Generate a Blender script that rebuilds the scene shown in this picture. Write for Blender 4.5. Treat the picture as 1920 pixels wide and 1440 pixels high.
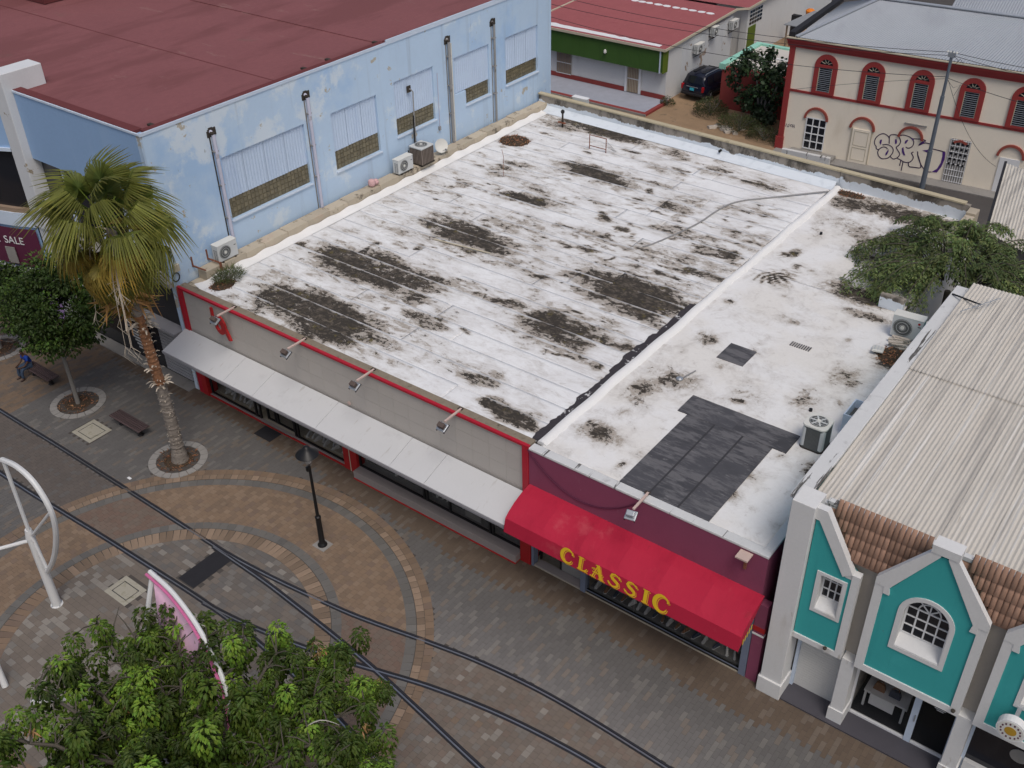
import bpy, bmesh, math, random
import numpy as np
from mathutils import Vector, Matrix, noise as mnoise
for o in list(bpy.data.objects): bpy.data.objects.remove(o)
scene = bpy.context.scene
COL = scene.collection
random.seed(7); rng = np.random.default_rng(7)
rad = math.radians
# ------------------------------------------------------------------ camera
cam = bpy.data.cameras.new('camera'); camo = bpy.data.objects.new('camera', cam); COL.objects.link(camo)
CR = [[0.796573, 0.604247, -0.018901], [0.335504, -0.467867, -0.817641], [-0.5029, 0.64497, -0.575417]]
CP = (31.947, -19.965, 25.0)
camo.matrix_world = Matrix(((CR[0][0], -CR[1][0], -CR[2][0], CP[0]), (CR[0][1], -CR[1][1], -CR[2][1], CP[1]), (CR[0][2], -CR[1][2], -CR[2][2], CP[2]), (0, 0, 0, 1)))
cam.sensor_fit = 'HORIZONTAL'; cam.angle = 2*math.atan(960/1929.58); cam.clip_start = 0.5; cam.clip_end = 3000
scene.camera = camo
# ------------------------------------------------------------------ sky and sun (overcast)
W = bpy.data.worlds.new('World'); scene.world = W; W.use_nodes = True
nt = W.node_tree; bg = nt.nodes['Background']
sky = nt.nodes.new('ShaderNodeTexSky'); sky.sky_type = 'NISHITA'; sky.sun_disc = False
SUN_EL, SUN_AZ = 60.0, -36.0            # azimuth in degrees from +X towards +Y
sky.sun_elevation = rad(SUN_EL); sky.sun_rotation = rad(90-SUN_AZ)
sky.air_density = 1.0; sky.dust_density = 5.0; sky.ozone_density = 0.5
nt.links.new(sky.outputs[0], bg.inputs[0]); bg.inputs[1].default_value = 0.10
sl = bpy.data.lights.new('sun', 'SUN'); sl.energy = 1.0; sl.angle = rad(22); sl.color = (1.0, 0.985, 0.965)
so = bpy.data.objects.new('sun', sl); COL.objects.link(so)
sd = Vector((math.cos(rad(SUN_EL))*math.cos(rad(SUN_AZ)), math.cos(rad(SUN_EL))*math.sin(rad(SUN_AZ)), math.sin(rad(SUN_EL))))
so.rotation_euler = sd.to_track_quat('Z', 'Y').to_euler(); so.location = (20, 20, 60)
scene.view_settings.view_transform = 'Standard'; scene.view_settings.look = 'None'
scene.view_settings.exposure = 0.02; scene.view_settings.gamma = 1.0
scene.view_settings.use_curve_mapping = False
scene.render.engine = 'CYCLES'
# ------------------------------------------------------------------ materials
MATS = {}
def _n(nt, t, **kw):
    n = nt.nodes.new(t)
    for k, v in kw.items():
        if k in n.inputs: n.inputs[k].default_value = v
        else: setattr(n, k, v)
    return n
def mixc(nt, fac, a, b, blend='MIX'):
    m = nt.nodes.new('ShaderNodeMix'); m.data_type = 'RGBA'; m.blend_type = blend; m.clamp_factor = True
    for i, v in ((0, fac), (6, a), (7, b)):
        if hasattr(v, 'links') or hasattr(v, 'is_linked'): nt.links.new(v, m.inputs[i])
        elif i == 0: m.inputs[0].default_value = v
        else: m.inputs[i].default_value = (*v[:3], 1)
    return m.outputs[2]
def mth(nt, op, a, b=None, c=None, clamp=False):
    m = nt.nodes.new('ShaderNodeMath'); m.operation = op; m.use_clamp = clamp
    for i, v in enumerate((a, b, c)):
        if v is None: continue
        if hasattr(v, 'is_linked'): nt.links.new(v, m.inputs[i])
        else: m.inputs[i].default_value = v
    return m.outputs[0]
def mrange(nt, v, a, b, c=0.0, d=1.0):
    m = nt.nodes.new('ShaderNodeMapRange'); m.interpolation_type = 'SMOOTHSTEP'
    nt.links.new(v, m.inputs[0]); m.inputs[1].default_value = a; m.inputs[2].default_value = b; m.inputs[3].default_value = c; m.inputs[4].default_value = d
    return m.outputs[0]
def noise_tex(nt, scale, detail=6, rough=.6, stretch=None, dist=0.0, vec=None):
    tc = vec
    if tc is None:
        t = nt.nodes.new('ShaderNodeTexCoord'); tc = t.outputs['Object']
    if stretch:
        mp = nt.nodes.new('ShaderNodeMapping'); mp.inputs['Scale'].default_value = stretch
        nt.links.new(tc, mp.inputs[0]); tc = mp.outputs[0]
    n = nt.nodes.new('ShaderNodeTexNoise'); n.inputs['Scale'].default_value = scale; n.inputs['Detail'].default_value = detail
    n.inputs['Roughness'].default_value = rough; n.inputs['Distortion'].default_value = dist
    nt.links.new(tc, n.inputs['Vector'])
    return n.outputs[0]
def newmat(name):
    m = bpy.data.materials.new(name); m.use_nodes = True
    MATS[name] = m
    return m, m.node_tree, m.node_tree.nodes['Principled BSDF']
def pm(name, col, rough=.8, var=.18, vs=1.2, bump=0.0, bs=30, metal=0, stains=(), rnd=0, attr=False, spec=.3, alpha=None, fine=.08):
    """stains: list of (colour, scale, threshold, softness, stretch, amount)"""
    m, nt, b = newmat(name)
    if attr:
        a = nt.nodes.new('ShaderNodeAttribute'); a.attribute_name = 'Col'; c = a.outputs['Color']
    else:
        r = nt.nodes.new('ShaderNodeRGB'); r.outputs[0].default_value = (*col, 1); c = r.outputs[0]
    if rnd:
        oi = nt.nodes.new('ShaderNodeObjectInfo')
        v = mrange(nt, oi.outputs['Random'], 0, 1, 1-rnd, 1+rnd)
        h = nt.nodes.new('ShaderNodeHueSaturation'); nt.links.new(v, h.inputs['Value']); nt.links.new(c, h.inputs['Color']); c = h.outputs[0]
    if var:
        v = mth(nt, 'MULTIPLY_ADD', noise_tex(nt, vs, 7), 2*var, 1-var)
        if fine:
            v = mth(nt, 'MULTIPLY', v, mth(nt, 'MULTIPLY_ADD', noise_tex(nt, vs*14, 4, .7), 2*fine, 1-fine))
        h = nt.nodes.new('ShaderNodeHueSaturation'); nt.links.new(v, h.inputs['Value']); nt.links.new(c, h.inputs['Color']); c = h.outputs[0]
    for (sc, ss, th, so_, st, am) in stains:
        f = mrange(nt, noise_tex(nt, ss, 9, .65, st), th, th+so_, 0, am)
        c = mixc(nt, f, c, sc)
    nt.links.new(c, b.inputs['Base Color'])
    b.inputs['Roughness'].default_value = rough; b.inputs['Metallic'].default_value = metal
    b.inputs['Specular IOR Level'].default_value = spec
    if alpha is not None: b.inputs['Alpha'].default_value = alpha
    if bump:
        bn = nt.nodes.new('ShaderNodeBump'); bn.inputs['Strength'].default_value = bump; bn.inputs['Distance'].default_value = .02
        nt.links.new(noise_tex(nt, bs, 5), bn.inputs['Height']); nt.links.new(bn.outputs[0], b.inputs['Normal'])
    return m
def leafmat(name, col, trans=.35, var=.35):
    m, nt, b = newmat(name)
    a = nt.nodes.new('ShaderNodeAttribute'); a.attribute_name = 'Col'
    c = mixc(nt, 1.0, col, a.outputs['Color'], 'MULTIPLY')
    oi = nt.nodes.new('ShaderNodeObjectInfo'); v = mth(nt, 'MULTIPLY', mth(nt, 'MULTIPLY_ADD', noise_tex(nt, 1.6, 3), 2*var, 1-var), mth(nt, 'MULTIPLY_ADD', oi.outputs['Random'], .5, .75))
    h = nt.nodes.new('ShaderNodeHueSaturation'); nt.links.new(v, h.inputs['Value']); nt.links.new(c, h.inputs['Color']); c = h.outputs[0]
    nt.links.new(c, b.inputs['Base Color']); b.inputs['Roughness'].default_value = .55; b.inputs['Specular IOR Level'].default_value = .35
    t = nt.nodes.new('ShaderNodeBsdfTranslucent'); nt.links.new(c, t.inputs[0])
    mx = nt.nodes.new('ShaderNodeMixShader'); mx.inputs[0].default_value = trans
    nt.links.new(b.outputs[0], mx.inputs[1]); nt.links.new(t.outputs[0], mx.inputs[2])
    nt.links.new(mx.outputs[0], nt.nodes['Material Output'].inputs[0])
    return m
def glassmat(name, tint=(.02, .025, .03), alpha=.45, rough=.06):
    m, nt, b = newmat(name)
    b.inputs['Base Color'].default_value = (*tint, 1); b.inputs['Roughness'].default_value = rough; b.inputs['Specular IOR Level'].default_value = .6
    b.inputs['Alpha'].default_value = alpha
    return m
# ------------------------------------------------------------------ mesh helpers
ORG = {}
def link(o, parent=None):
    COL.objects.link(o)
    if parent is not None: o.parent = parent
    return o
def tag(o, label=None, cat=None, group=None, kind=None):
    if label: o['label'] = label
    if cat: o['category'] = cat
    if group: o['group'] = group
    if kind: o['kind'] = kind
    return o
def thing(name, label, cat, loc=(0, 0, 0), group=None, rz=0.0):
    o = bpy.data.objects.new(name, None); o.empty_display_size = .2; COL.objects.link(o)
    o.location = loc; o.rotation_euler[2] = rz
    ORG[o] = Vector(loc) if rz == 0 else Vector((0, 0, 0))
    return tag(o, label, cat, group)
class M:
    def __init__(s): s.v = []; s.f = []
    def add(s, vs, fs):
        k = len(s.v); s.v += [tuple(v) for v in vs]; s.f += [tuple(i+k for i in f) for f in fs]; return s
    def box(s, x0, x1, y0, y1, z0, z1, T=None):
        vs = [Vector((x, y, z)) for z in (z0, z1) for y in (y0, y1) for x in (x0, x1)]
        if T is not None: vs = [T @ v for v in vs]
        return s.add(vs, [(0, 2, 3, 1), (4, 5, 7, 6), (0, 1, 5, 4), (2, 6, 7, 3), (0, 4, 6, 2), (1, 3, 7, 5)])
    def beam(s, a, b, w, h, up=(0, 0, 1)):
        a, b = Vector(a), Vector(b); d = (b-a); L = d.length; d.normalize(); u = Vector(up)
        sd_ = d.cross(u)
        if sd_.length < 1e-4: sd_ = d.cross(Vector((0, 1, 0)))
        sd_.normalize(); u = sd_.cross(d)
        vs = []
        for p in (a, b):
            for i, j in ((-1, -1), (1, -1), (1, 1), (-1, 1)): vs.append(p+sd_*(i*w/2)+u*(j*h/2))
        return s.add(vs, [(3, 2, 1, 0), (4, 5, 6, 7), (0, 1, 5, 4), (1, 2, 6, 5), (2, 3, 7, 6), (3, 0, 4, 7)])
    def tube(s, pts, r, n=8, caps=True):
        pts = [Vector(p) for p in pts]; N = len(pts)
        rs = r if isinstance(r, (list, tuple)) else [r]*N
        k = len(s.v); ref = None
        for i, p in enumerate(pts):
            d = (pts[min(i+1, N-1)]-pts[max(i-1, 0)]).normalized()
            if ref is None:
                ref = d.cross(Vector((0, 0, 1)))
                if ref.length < 1e-3: ref = Vector((1, 0, 0))
            ref = (ref-d*ref.dot(d)).normalized(); bi = d.cross(ref)
            for j in range(n):
                a = 2*math.pi*j/n
                s.v.append(tuple(p+ref*(math.cos(a)*rs[i])+bi*(math.sin(a)*rs[i])))
        for i in range(N-1):
            for j in range(n):
                s.f.append((k+i*n+j, k+i*n+(j+1) % n, k+(i+1)*n+(j+1) % n, k+(i+1)*n+j))
        if caps:
            s.f.append(tuple(k+j for j in reversed(range(n)))); s.f.append(tuple(k+(N-1)*n+j for j in range(n)))
        return s
    def lathe(s, prof, c=(0, 0, 0), n=16):
        k = len(s.v)
        for r, z in prof:
            for j in range(n):
                a = 2*math.pi*j/n; s.v.append((c[0]+r*math.cos(a), c[1]+r*math.sin(a), c[2]+z))
        for i in range(len(prof)-1):
            for j in range(n): s.f.append((k+i*n+j, k+i*n+(j+1) % n, k+(i+1)*n+(j+1) % n, k+(i+1)*n+j))
        s.f.append(tuple(k+j for j in reversed(range(n)))); s.f.append(tuple(k+(len(prof)-1)*n+j for j in range(n)))
        return s
    def prism(s, poly, f, d):
        """poly: list of 2d pts; f(a,b,t) -> 3d ; t in (0,d)"""
        k = len(s.v); n = len(poly)
        for t in (0, d):
            for a, b in poly: s.v.append(tuple(f(a, b, t)))
        s.f.append(tuple(k+i for i in range(n))); s.f.append(tuple(k+n+i for i in reversed(range(n))))
        for i in range(n): s.f.append((k+i, k+n+i, k+n+(i+1) % n, k+(i+1) % n))
        return s
    def ring(s, outer, inner, f, d):
        """band between two polylines of equal length (open)"""
        n = len(outer)
        for i in range(n-1): s.prism([outer[i], outer[i+1], inner[i+1], inner[i]], f, d)
        return s
    def mesh(s, name, org=(0, 0, 0)):
        me = bpy.data.meshes.new(name); o = Vector(org)
        me.from_pydata([tuple(Vector(v)-o) for v in s.v], [], s.f); me.update()
        bm = bmesh.new(); bm.from_mesh(me); bmesh.ops.recalc_face_normals(bm, faces=bm.faces); bm.to_mesh(me); bm.free()
        return me
    def build(s, name, mat, parent=None, smooth=False, bevel=0, org=None):
        o_ = ORG.get(parent, Vector((0, 0, 0))) if org is None else Vector(org)
        me = s.mesh(name, o_)
        me.materials.append(MATS[mat])
        if smooth:
            me.polygons.foreach_set('use_smooth', [True]*len(me.polygons))
            try: me.set_sharp_from_angle(angle=rad(40))
            except Exception: pass
        o = link(bpy.data.objects.new(name, me), parent)
        ORG[o] = o_
        if org is not None and parent is None: o.location = org
        if bevel:
            b = o.modifiers.new('bevel', 'BEVEL'); b.width = bevel; b.segments = 2; b.limit_method = 'ANGLE'
        return o
def solo(m, name, mat, loc, label, cat, group=None, smooth=False, bevel=0):
    o = m.build(name, mat, None, smooth, bevel, org=loc)
    return tag(o, label, cat, group)
def piece(name, me, parent, loc, rot=(0, 0, 0), sc=(1, 1, 1)):
    o = bpy.data.objects.new(name, me); link(o, parent)
    o.location = Vector(loc)-ORG.get(parent, Vector((0, 0, 0))); o.rotation_euler = rot; o.scale = sc
    ORG[o] = ORG.get(parent, Vector((0, 0, 0)))
    return o
def shared(m, name, mat, smooth=False):
    me = m.mesh(name); me.materials.append(MATS[mat])
    if smooth: me.polygons.foreach_set('use_smooth', [True]*len(me.polygons))
    return me
def copy_tree(o, parent=None):
    c = o.copy(); COL.objects.link(c); c.parent = parent
    for ch in list(o.children): copy_tree(ch, c)
    return c
def npmesh(name, V, F, mat, parent=None, col=None, smooth=False, org=None, fattr=None):
    o_ = ORG.get(parent, Vector((0, 0, 0))) if org is None else Vector(org)
    V = np.asarray(V, dtype=np.float32)-np.array(o_, dtype=np.float32); F = np.asarray(F, dtype=np.int32)
    me = bpy.data.meshes.new(name); me.vertices.add(len(V)); me.vertices.foreach_set('co', V.ravel())
    k = F.shape[1]; me.loops.add(F.size); me.loops.foreach_set('vertex_index', F.ravel())
    me.polygons.add(len(F)); me.polygons.foreach_set('loop_start', np.arange(0, F.size, k, dtype=np.int32))
    me.polygons.foreach_set('loop_total', np.full(len(F), k, dtype=np.int32))
    me.polygons.foreach_set('use_smooth', np.full(len(F), bool(smooth), dtype=bool))
    me.update(calc_edges=True); me.validate()
    if col is not None:
        a = me.attributes.new('Col', 'FLOAT_COLOR', 'FACE'); c = np.ones((len(F), 4), dtype=np.float32); c[:, :3] = col
        a.data.foreach_set('color', c.ravel())
    if fattr is not None:
        for nm, arr in fattr.items():
            a = me.attributes.new(nm, 'FLOAT', 'POINT'); a.data.foreach_set('value', np.asarray(arr, dtype=np.float32))
    me.materials.append(MATS[mat])
    o = link(bpy.data.objects.new(name, me), parent); ORG[o] = o_
    if org is not None and parent is None: o.location = org
    return o
def unit(a): return a/np.maximum(np.linalg.norm(a, axis=-1, keepdims=True), 1e-9)
def leaves(name, P, D, U, L, Wd, colr, mat, parent, fold=.0):
    """diamond leaves: base P, direction D, normal-ish U, length L, width Wd"""
    P = np.asarray(P); D = unit(np.asarray(D)); S = unit(np.cross(D, U)); N = np.cross(S, D)
    L = np.broadcast_to(L, (len(P),))[:, None]; Wd = np.broadcast_to(Wd, (len(P),))[:, None]
    mid = P+D*L*.5
    V = np.stack([P, mid+S*Wd*.5+N*Wd*fold, P+D*L-N*L*fold*.5, mid-S*Wd*.5+N*Wd*fold], 1).reshape(-1, 3)
    F = np.arange(len(V)).reshape(-1, 4)
    return npmesh(name, V, F, mat, parent, col=colr)
def jitter_col(n, v=.3, h=.12):
    b = rng.uniform(1-v, 1+v, (n, 1)); c = np.repeat(b, 3, 1); c[:, 0] *= rng.uniform(1-h, 1+2*h, n); c[:, 2] *= rng.uniform(1-h, 1+h, n)
    return c
# ------------------------------------------------------------------ material library
pm('asphalt', (.075, .07, .068), .9, .25, .6, .3, 60, stains=[((.14, .125, .11), .5, .55, .2, None, .7)])
pm('dirt', (.30, .205, .125), .95, .25, .9, .5, 40, stains=[((.12, .10, .07), 1.2, .56, .15, None, .7), ((.42, .36, .30), 2.5, .62, .1, None, .6)])
pm('joint', (.075, .067, .06), .95, .2, 2, 0)
pm('paver', (1, 1, 1), .82, .14, 1.1, .15, 60, attr=True, stains=[((.05, .045, .04), .9, .60, .16, None, .35), ((.03, .025, .02), 9, .70, .05, None, .6)])
pm('paver_tan', (.225, .165, .118), .85, .2, 3, .15, 60, rnd=.25)
pm('paver_grey', (.125, .12, .12), .85, .2, 3, .15, 60, rnd=.22)
pm('concrete', (.27, .26, .245), .9, .15, 1.5, .2, 50, stains=[((.15, .145, .13), 2.5, .55, .15, None, .5)])
pm('concrete_pale', (.36, .34, .28), .9, .18, 3, .2, 50, stains=[((.20, .19, .12), 3.5, .5, .2, None, .7)])
pm('soil', (.06, .042, .028), .98, .3, 6, .8, 30)
pm('rail_steel', (.045, .045, .055), .38, .2, 4, .1, 40, metal=.35)
pm('rail_top', (.42, .42, .43), .30, .25, 3, 0, metal=.85)
pm('tarmac_dark', (.022, .022, .026), .75, .25, 3, .2, 50)
pm('grey_panel', (.47, .44, .405), .6, .05, .7, 0, fine=.03, rnd=.02, stains=[((.42, .39, .36), .5, .58, .25, (1, 1, .35), .5)])
pm('red_trim', (.42, .012, .03), .45, .15, 2, 0, stains=[((.20, .02, .025), 3, .62, .1, None, .6)])
pm('red_paint', (.40, .02, .022), .5, .12, 2, 0)
pm('coping_brown', (.235, .195, .145), .95, .3, 5, .4, 40, stains=[((.06, .05, .04), 4, .58, .1, None, .7)])
pm('awning_grey', (.56, .57, .58), .55, .05, .8, 0, fine=.02, stains=[((.40, .40, .41), .9, .56, .25, None, .6), ((.36, .34, .31), 2.4, .60, .1, (2.5, .35, 1), .5), ((.30, .29, .27), 9, .70, .05, None, .6)])
pm('awning_edge', (.34, .34, .36), .6, .1, 2, 0)
pm('dark_frame', (.018, .017, .018), .4, .1, 2, 0)
pm('interior', (.17, .165, .155), .8, .2, 1, 0)
pm('interior_floor', (.42, .38, .30), .5, .2, 1.5, 0)
pm('sill_grey', (.30, .27, .26), .6, .1, 2, 0)
glassmat('shop_glass', (.015, .02, .022), .16, .04)
glassmat('dark_glass', (.012, .014, .02), 1.0, .08)
pm('maroon', (.235, .06, .112), .75, .12, 1.0, .1, 30, stains=[((.32, .14, .19), 2.0, .62, .1, (1, 1, .5), .5), ((.15, .035, .065), .7, .56, .2, None, .5)])
pm('awning_red', (.43, .014, .045), .75, .09, .7, .06, 60, fine=.05, stains=[((.33, .008, .032), .55, .46, .25, (1, .3, 1), .8), ((.52, .09, .11), .9, .56, .15, None, .45), ((.25, .02, .03), 2.5, .62, .1, (2, .4, 1), .4), ((.6, .5, .48), 14, .76, .03, None, .7)])
pm('yellow_paint', (.70, .46, .02), .5, .06, 3, 0)
pm('blue_steel', (.17, .20, .27), .5, .15, 2, 0)
pm('blue_wall', (.475, .62, .79), .8, .07, .35, .15, 25, fine=.04, stains=[((.34, .52, .77), .20, .52, .12, None, .7), ((.64, .73, .81), .32, .50, .07, None, .85), ((.44, .39, .30), .9, .632, .010, None, .9), ((.32, .40, .50), 1.3, .54, .2, (1, 1.6, .07), .55), ((.24, .25, .26), 4, .66, .06, (1, 1, .3), .55)])
pm('blue_front', (.28, .43, .66), .8, .06, .5, .1, 25, stains=[((.36, .50, .70), .8, .5, .3, (1, 1, .15), .5)])
pm('blue_trim', (.55, .64, .76), .7, .08, 1, 0)
pm('shutter_blue', (.50, .61, .77), .55, .08, .8, 0, stains=[((.36, .47, .68), .8, .55, .2, (1, 1, .2), .6)])
pm('block_glass', (.155, .135, .085), .35, .3, 3, .1, 20, rnd=.16, spec=.5)
pm('block_joint', (.30, .265, .19), .9, .15, 3, 0)
pm('lilac_pipe', (.50, .51, .62), .5, .15, 2, 0, stains=[((.25, .22, .2), 2, .6, .1, None, .6)])
pm('grey_pipe', (.27, .27, .27), .5, .2, 2, 0, stains=[((.12, .10, .08), 3, .58, .1, None, .7)])
pm('bitumen_seam', (.044, .043, .048), .75, .25, 4, .2, 30)
pm('soft_grime', (.20, .19, .18), .95, .3, 6, 0)
pm('grime', (.05, .042, .035), .95, .3, 6, .4, 30)
pm('roof_red', (.225, .085, .090), .95, .10, .35, .35, 120, fine=.14, stains=[((.175, .064, .066), .28, .47, .10, (1, .25, 1), .8), ((.27, .15, .14), .7, .60, .08, (.4, 1, 1), .7), ((.16, .10, .085), .35, .62, .1, None, .5), ((.085, .035, .03), .9, .68, .08, None, .6)])
pm('roof_red_rim', (.135, .036, .038), .9, .15, 2, .2, 60)
pm('white_peel', (.64, .66, .68), .8, .1, 1, .1, 20, stains=[((.30, .24, .15), 1.3, .67, .03, None, .9), ((.28, .08, .06), 2.0, .73, .02, None, .9)])
pm('lilac_wall', (.36, .25, .50), .8, .1, 1, 0)
pm('plum', (.10, .02, .05), .6, .1, 2, 0)
pm('white_paint', (.74, .75, .76), .6, .06, 2, 0)
pm('white_plastic', (.66, .66, .62), .5, .08, 3, 0)
pm('ac_metal', (.56, .58, .58), .5, .08, 3, 0, stains=[((.30, .29, .25), 4, .64, .1, None, .5)])
pm('ac_grille', (.10, .105, .105), .6, .25, 12, 0)
pm('ac_rust', (.20, .165, .14), .6, .3, 4, 0)
pm('black_plastic', (.012, .012, .014), .5, .1, 3, 0)
pm('rust', (.22, .085, .05), .9, .35, 4, .2, 40)
pm('peel_timber', (.55, .42, .37), .8, .2, 5, 0)
pm('lamp_housing', (.10, .075, .065), .6, .2, 4, 0)
pm('steel', (.42, .45, .48), .35, .12, 3, 0, metal=.6)
pm('lens', (.62, .66, .68), .15, .1, 2, 0, spec=.7)
pm('block_beige', (.46, .40, .31), .9, .16, 1.6, .2, 30, rnd=.1, stains=[((.12, .10, .075), 1.3, .56, .09, None, .85), ((.50, .36, .28), .6, .58, .1, None, .5)])
pm('parapet_cap', (.48, .42, .29), .9, .2, 2, .2, 30, stains=[((.18, .15, .11), 2, .58, .12, None, .6)])
pm('bitumen', (.066, .066, .074), .72, .25, 2.0, .25, 20, rnd=.12, stains=[((.14, .137, .145), 1.5, .44, .16, (.8, 3, 1), .85), ((.21, .205, .21), 2.4, .58, .1, (1, 3, 1), .6)])
pm('tar', (.045, .04, .046), .85, .3, 5, .6, 30, stains=[((.62, .62, .62), 4.5, .60, .03, None, .9)])
pm('green_metal', (.045, .105, .022), .55, .16, 1.2, 0, stains=[((.05, .105, .025), 1.2, .55, .2, (1, 1, .3), .6)])
pm('green_light', (.11, .16, .02), .6, .15, 2, 0)
pm('wall_white', (.62, .63, .63), .85, .07, .8, .1, 30, stains=[((.44, .44, .43), .9, .56, .2, (1, 1, .3), .6)])
pm('wall_spall', (.60, .62, .64), .85, .07, .8, .1, 30, stains=[((.30, .22, .16), .75, .60, .02, None, .95), ((.45, .47, .50), .9, .52, .2, (1, 1, .3), .6)])
pm('brick_red_paint', (.26, .05, .045), .8, .15, 2, 0)
pm('porch_tile', (.36, .38, .44), .5, .18, 2.2, 0, fine=.2)
pm('house_roof_red', (.32, .095, .10), .9, .13, 1.2, .2, 60, fine=.1, stains=[((.28, .07, .08), .8, .55, .15, (1, 4, 1), .6), ((.50, .20, .20), 1.5, .6, .1, (4, 1, 1), .4)])
pm('cream_trim', (.52, .47, .36), .7, .1, 2, 0)
pm('timber', (.30, .22, .16), .7, .2, 2, 0)
pm('cream_wall', (.85, .775, .65), .85, .05, .6, .1, 30, fine=.04, stains=[((.62, .53, .40), .5, .58, .2, (1, 1, .3), .5), ((.30, .26, .22), 1.4, .68, .08, (1, 1, .25), .35)])
pm('brick_trim', (.30, .042, .040), .6, .10, 1.5, 0, stains=[((.22, .03, .03), 2, .58, .15, None, .5)])
pm('arch_trim', (.31, .075, .055), .7, .12, 2, 0)
pm('louvre', (.26, .29, .33), .4, .25, 3, 0, spec=.5)
pm('graffiti', (.035, .012, .06), .6, .2, 4, 0)
pm('graffiti_violet', (.085, .03, .20), .6, .15, 4, 0)
pm('roof_zinc', (.33, .36, .40), .55, .08, .6, 0, fine=.05, stains=[((.26, .28, .32), .3, .52, .2, (1, .2, 1), .6), ((.44, .47, .51), .5, .6, .2, (.2, 1, 1), .4)])
pm('roof_cement', (.56, .53, .475), .85, .08, .5, .1, 40, fine=.05, stains=[((.42, .36, .29), .22, .5, .2, (1.6, .22, 1), .7), ((.38, .36, .33), 1.0, .50, .12, (3, .10, 1), .75), ((.70, .69, .66), 1.2, .56, .08, (4, .08, 1), .7), ((.24, .21, .18), 2.0, .66, .05, (5, .3, 1), .6)])
pm('mint', (.30, .62, .50), .8, .1, 1.5, 0, stains=[((.5, .62, .55), 1.5, .58, .15, None, .6)])
pm('flat_roof_beige', (.60, .56, .51), .9, .1, .8, .1, 30, stains=[((.42, .38, .34), .8, .56, .15, None, .6)])
pm('sheet_grey', (.25, .26, .27), .7, .12, 1, 0)
pm('tarp_blue', (.06, .22, .42), .6, .2, 2, 0)
pm('orange', (.75, .22, .02), .6, .1, 3, 0)
pm('pole_steel', (.16, .19, .23), .45, .12, 2, 0, metal=.3)
pm('wire', (.03, .03, .035), .7, 0, 1, 0)
pm('white_trim', (.66, .665, .66), .8, .06, .9, .1, 30, stains=[((.48, .46, .42), .9, .54, .18, (1, 1, .2), .6), ((.34, .31, .26), 2.2, .63, .08, (1, 1, .3), .6)])
pm('teal', (.045, .36, .36), .85, .06, .8, .12, 40, fine=.04, stains=[((.065, .43, .43), .6, .52, .25, None, .6), ((.03, .25, .26), 1.4, .54, .2, (1, 1, .12), .6), ((.10, .20, .18), 5, .68, .05, (1, 1, .4), .5)])
pm('recess_beige', (.46, .42, .37), .85, .08, 1, .1, 30, stains=[((.30, .27, .24), 1, .58, .2, (1, 1, .3), .5)])
pm('clay', (.40, .245, .175), .85, .18, 3, .2, 40, rnd=.22, stains=[((.16, .10, .075), 3, .6, .12, None, .5)])
pm('roller', (.62, .62, .60), .5, .05, 1, 0)
pm('slate_tile', (.075, .072, .085), .45, .15, 2, 0)
pm('shop_dark', (.03, .03, .034), .5, .2, 2, 0)
pm('wood_slat', (.075, .052, .052), .7, .25, 5, .1, 40, rnd=.15)
pm('lamp_black', (.012, .012, .013), .4, .1, 3, 0)
pm('bulb', (.75, .74, .70), .3, .05, 3, 0)
glassmat('globe_glass', (.35, .34, .33), .35, .1)
pm('sail_white', (.66, .67, .67), .45, .06, 3, 0, stains=[((.36, .20, .11), 3.0, .68, .05, None, .8)])
pm('sail_pink', (.78, .50, .66), .7, .06, 1, 0)
pm('pink_edge', (.55, .14, .30), .6, .08, 2, 0)
pm('palm_grey', (.22, .195, .17), .95, .35, 5, 1.0, 18, stains=[((.10, .085, .07), 6, .52, .1, (1, 1, 3), .8), ((.36, .33, .29), 7, .60, .08, (1, 1, 2.5), .7)])
pm('palm_rust', (.235, .115, .06), .95, .35, 6, 1.0, 18, stains=[((.12, .06, .035), 6, .52, .1, (1, 1, 2.5), .8), ((.34, .24, .17), 7, .60, .08, (1, 1, 2), .7)])
pm('palm_boot', (.42, .37, .30), .9, .3, 5, .2, 30, rnd=.25)
pm('bark_dark', (.09, .08, .065), .95, .2, 5, .3, 30)
pm('bark_grey', (.20, .19, .175), .95, .2, 5, .5, 30)
pm('bark_pale', (.44, .42, .38), .9, .2, 5, .3, 30)
leafmat('leaf_palm', (.15, .19, .045), .4); leafmat('leaf_palm_yellow', (.26, .225, .055), .4); leafmat('leaf_palm_dry', (.42, .30, .16), .25)
leafmat('leaf_dark', (.036, .070, .011), .25); leafmat('leaf_fg', (.085, .150, .018), .35); leafmat('leaf_grape', (.032, .062, .024), .2)
leafmat('leaf_vine', (.14, .20, .07), .35); leafmat('leaf_dry', (.30, .17, .075), .2); leafmat('leaf_scrub', (.085, .11, .04), .25); leafmat('leaf_pod', (.42, .26, .12), .2)
leafmat('leaf_litter', (.20, .10, .05), .1)
pm('car_paint', (.008, .010, .022), .22, .05, 2, 0, spec=.6)
pm('car_trim', (.02, .02, .022), .6, .1, 3, 0)
pm('tail_red', (.35, .01, .015), .25, .1, 3, 0)
pm('plate_cyan', (.05, .45, .60), .4, .05, 3, 0)
pm('tyre', (.015, .015, .015), .85, .1, 5, 0)
pm('rim', (.42, .43, .45), .3, .1, 4, 0, metal=.7)
pm('skin', (.085, .045, .03), .6, .08, 6, 0); pm('shirt', (.012, .055, .32), .85, .15, 6, 0); pm('denim', (.045, .07, .115), .9, .2, 6, 0); pm('hair', (.008, .007, .006), .8, .2, 8, 0); pm('shoe_brown', (.05, .03, .025), .6, .2, 6, 0)
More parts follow.
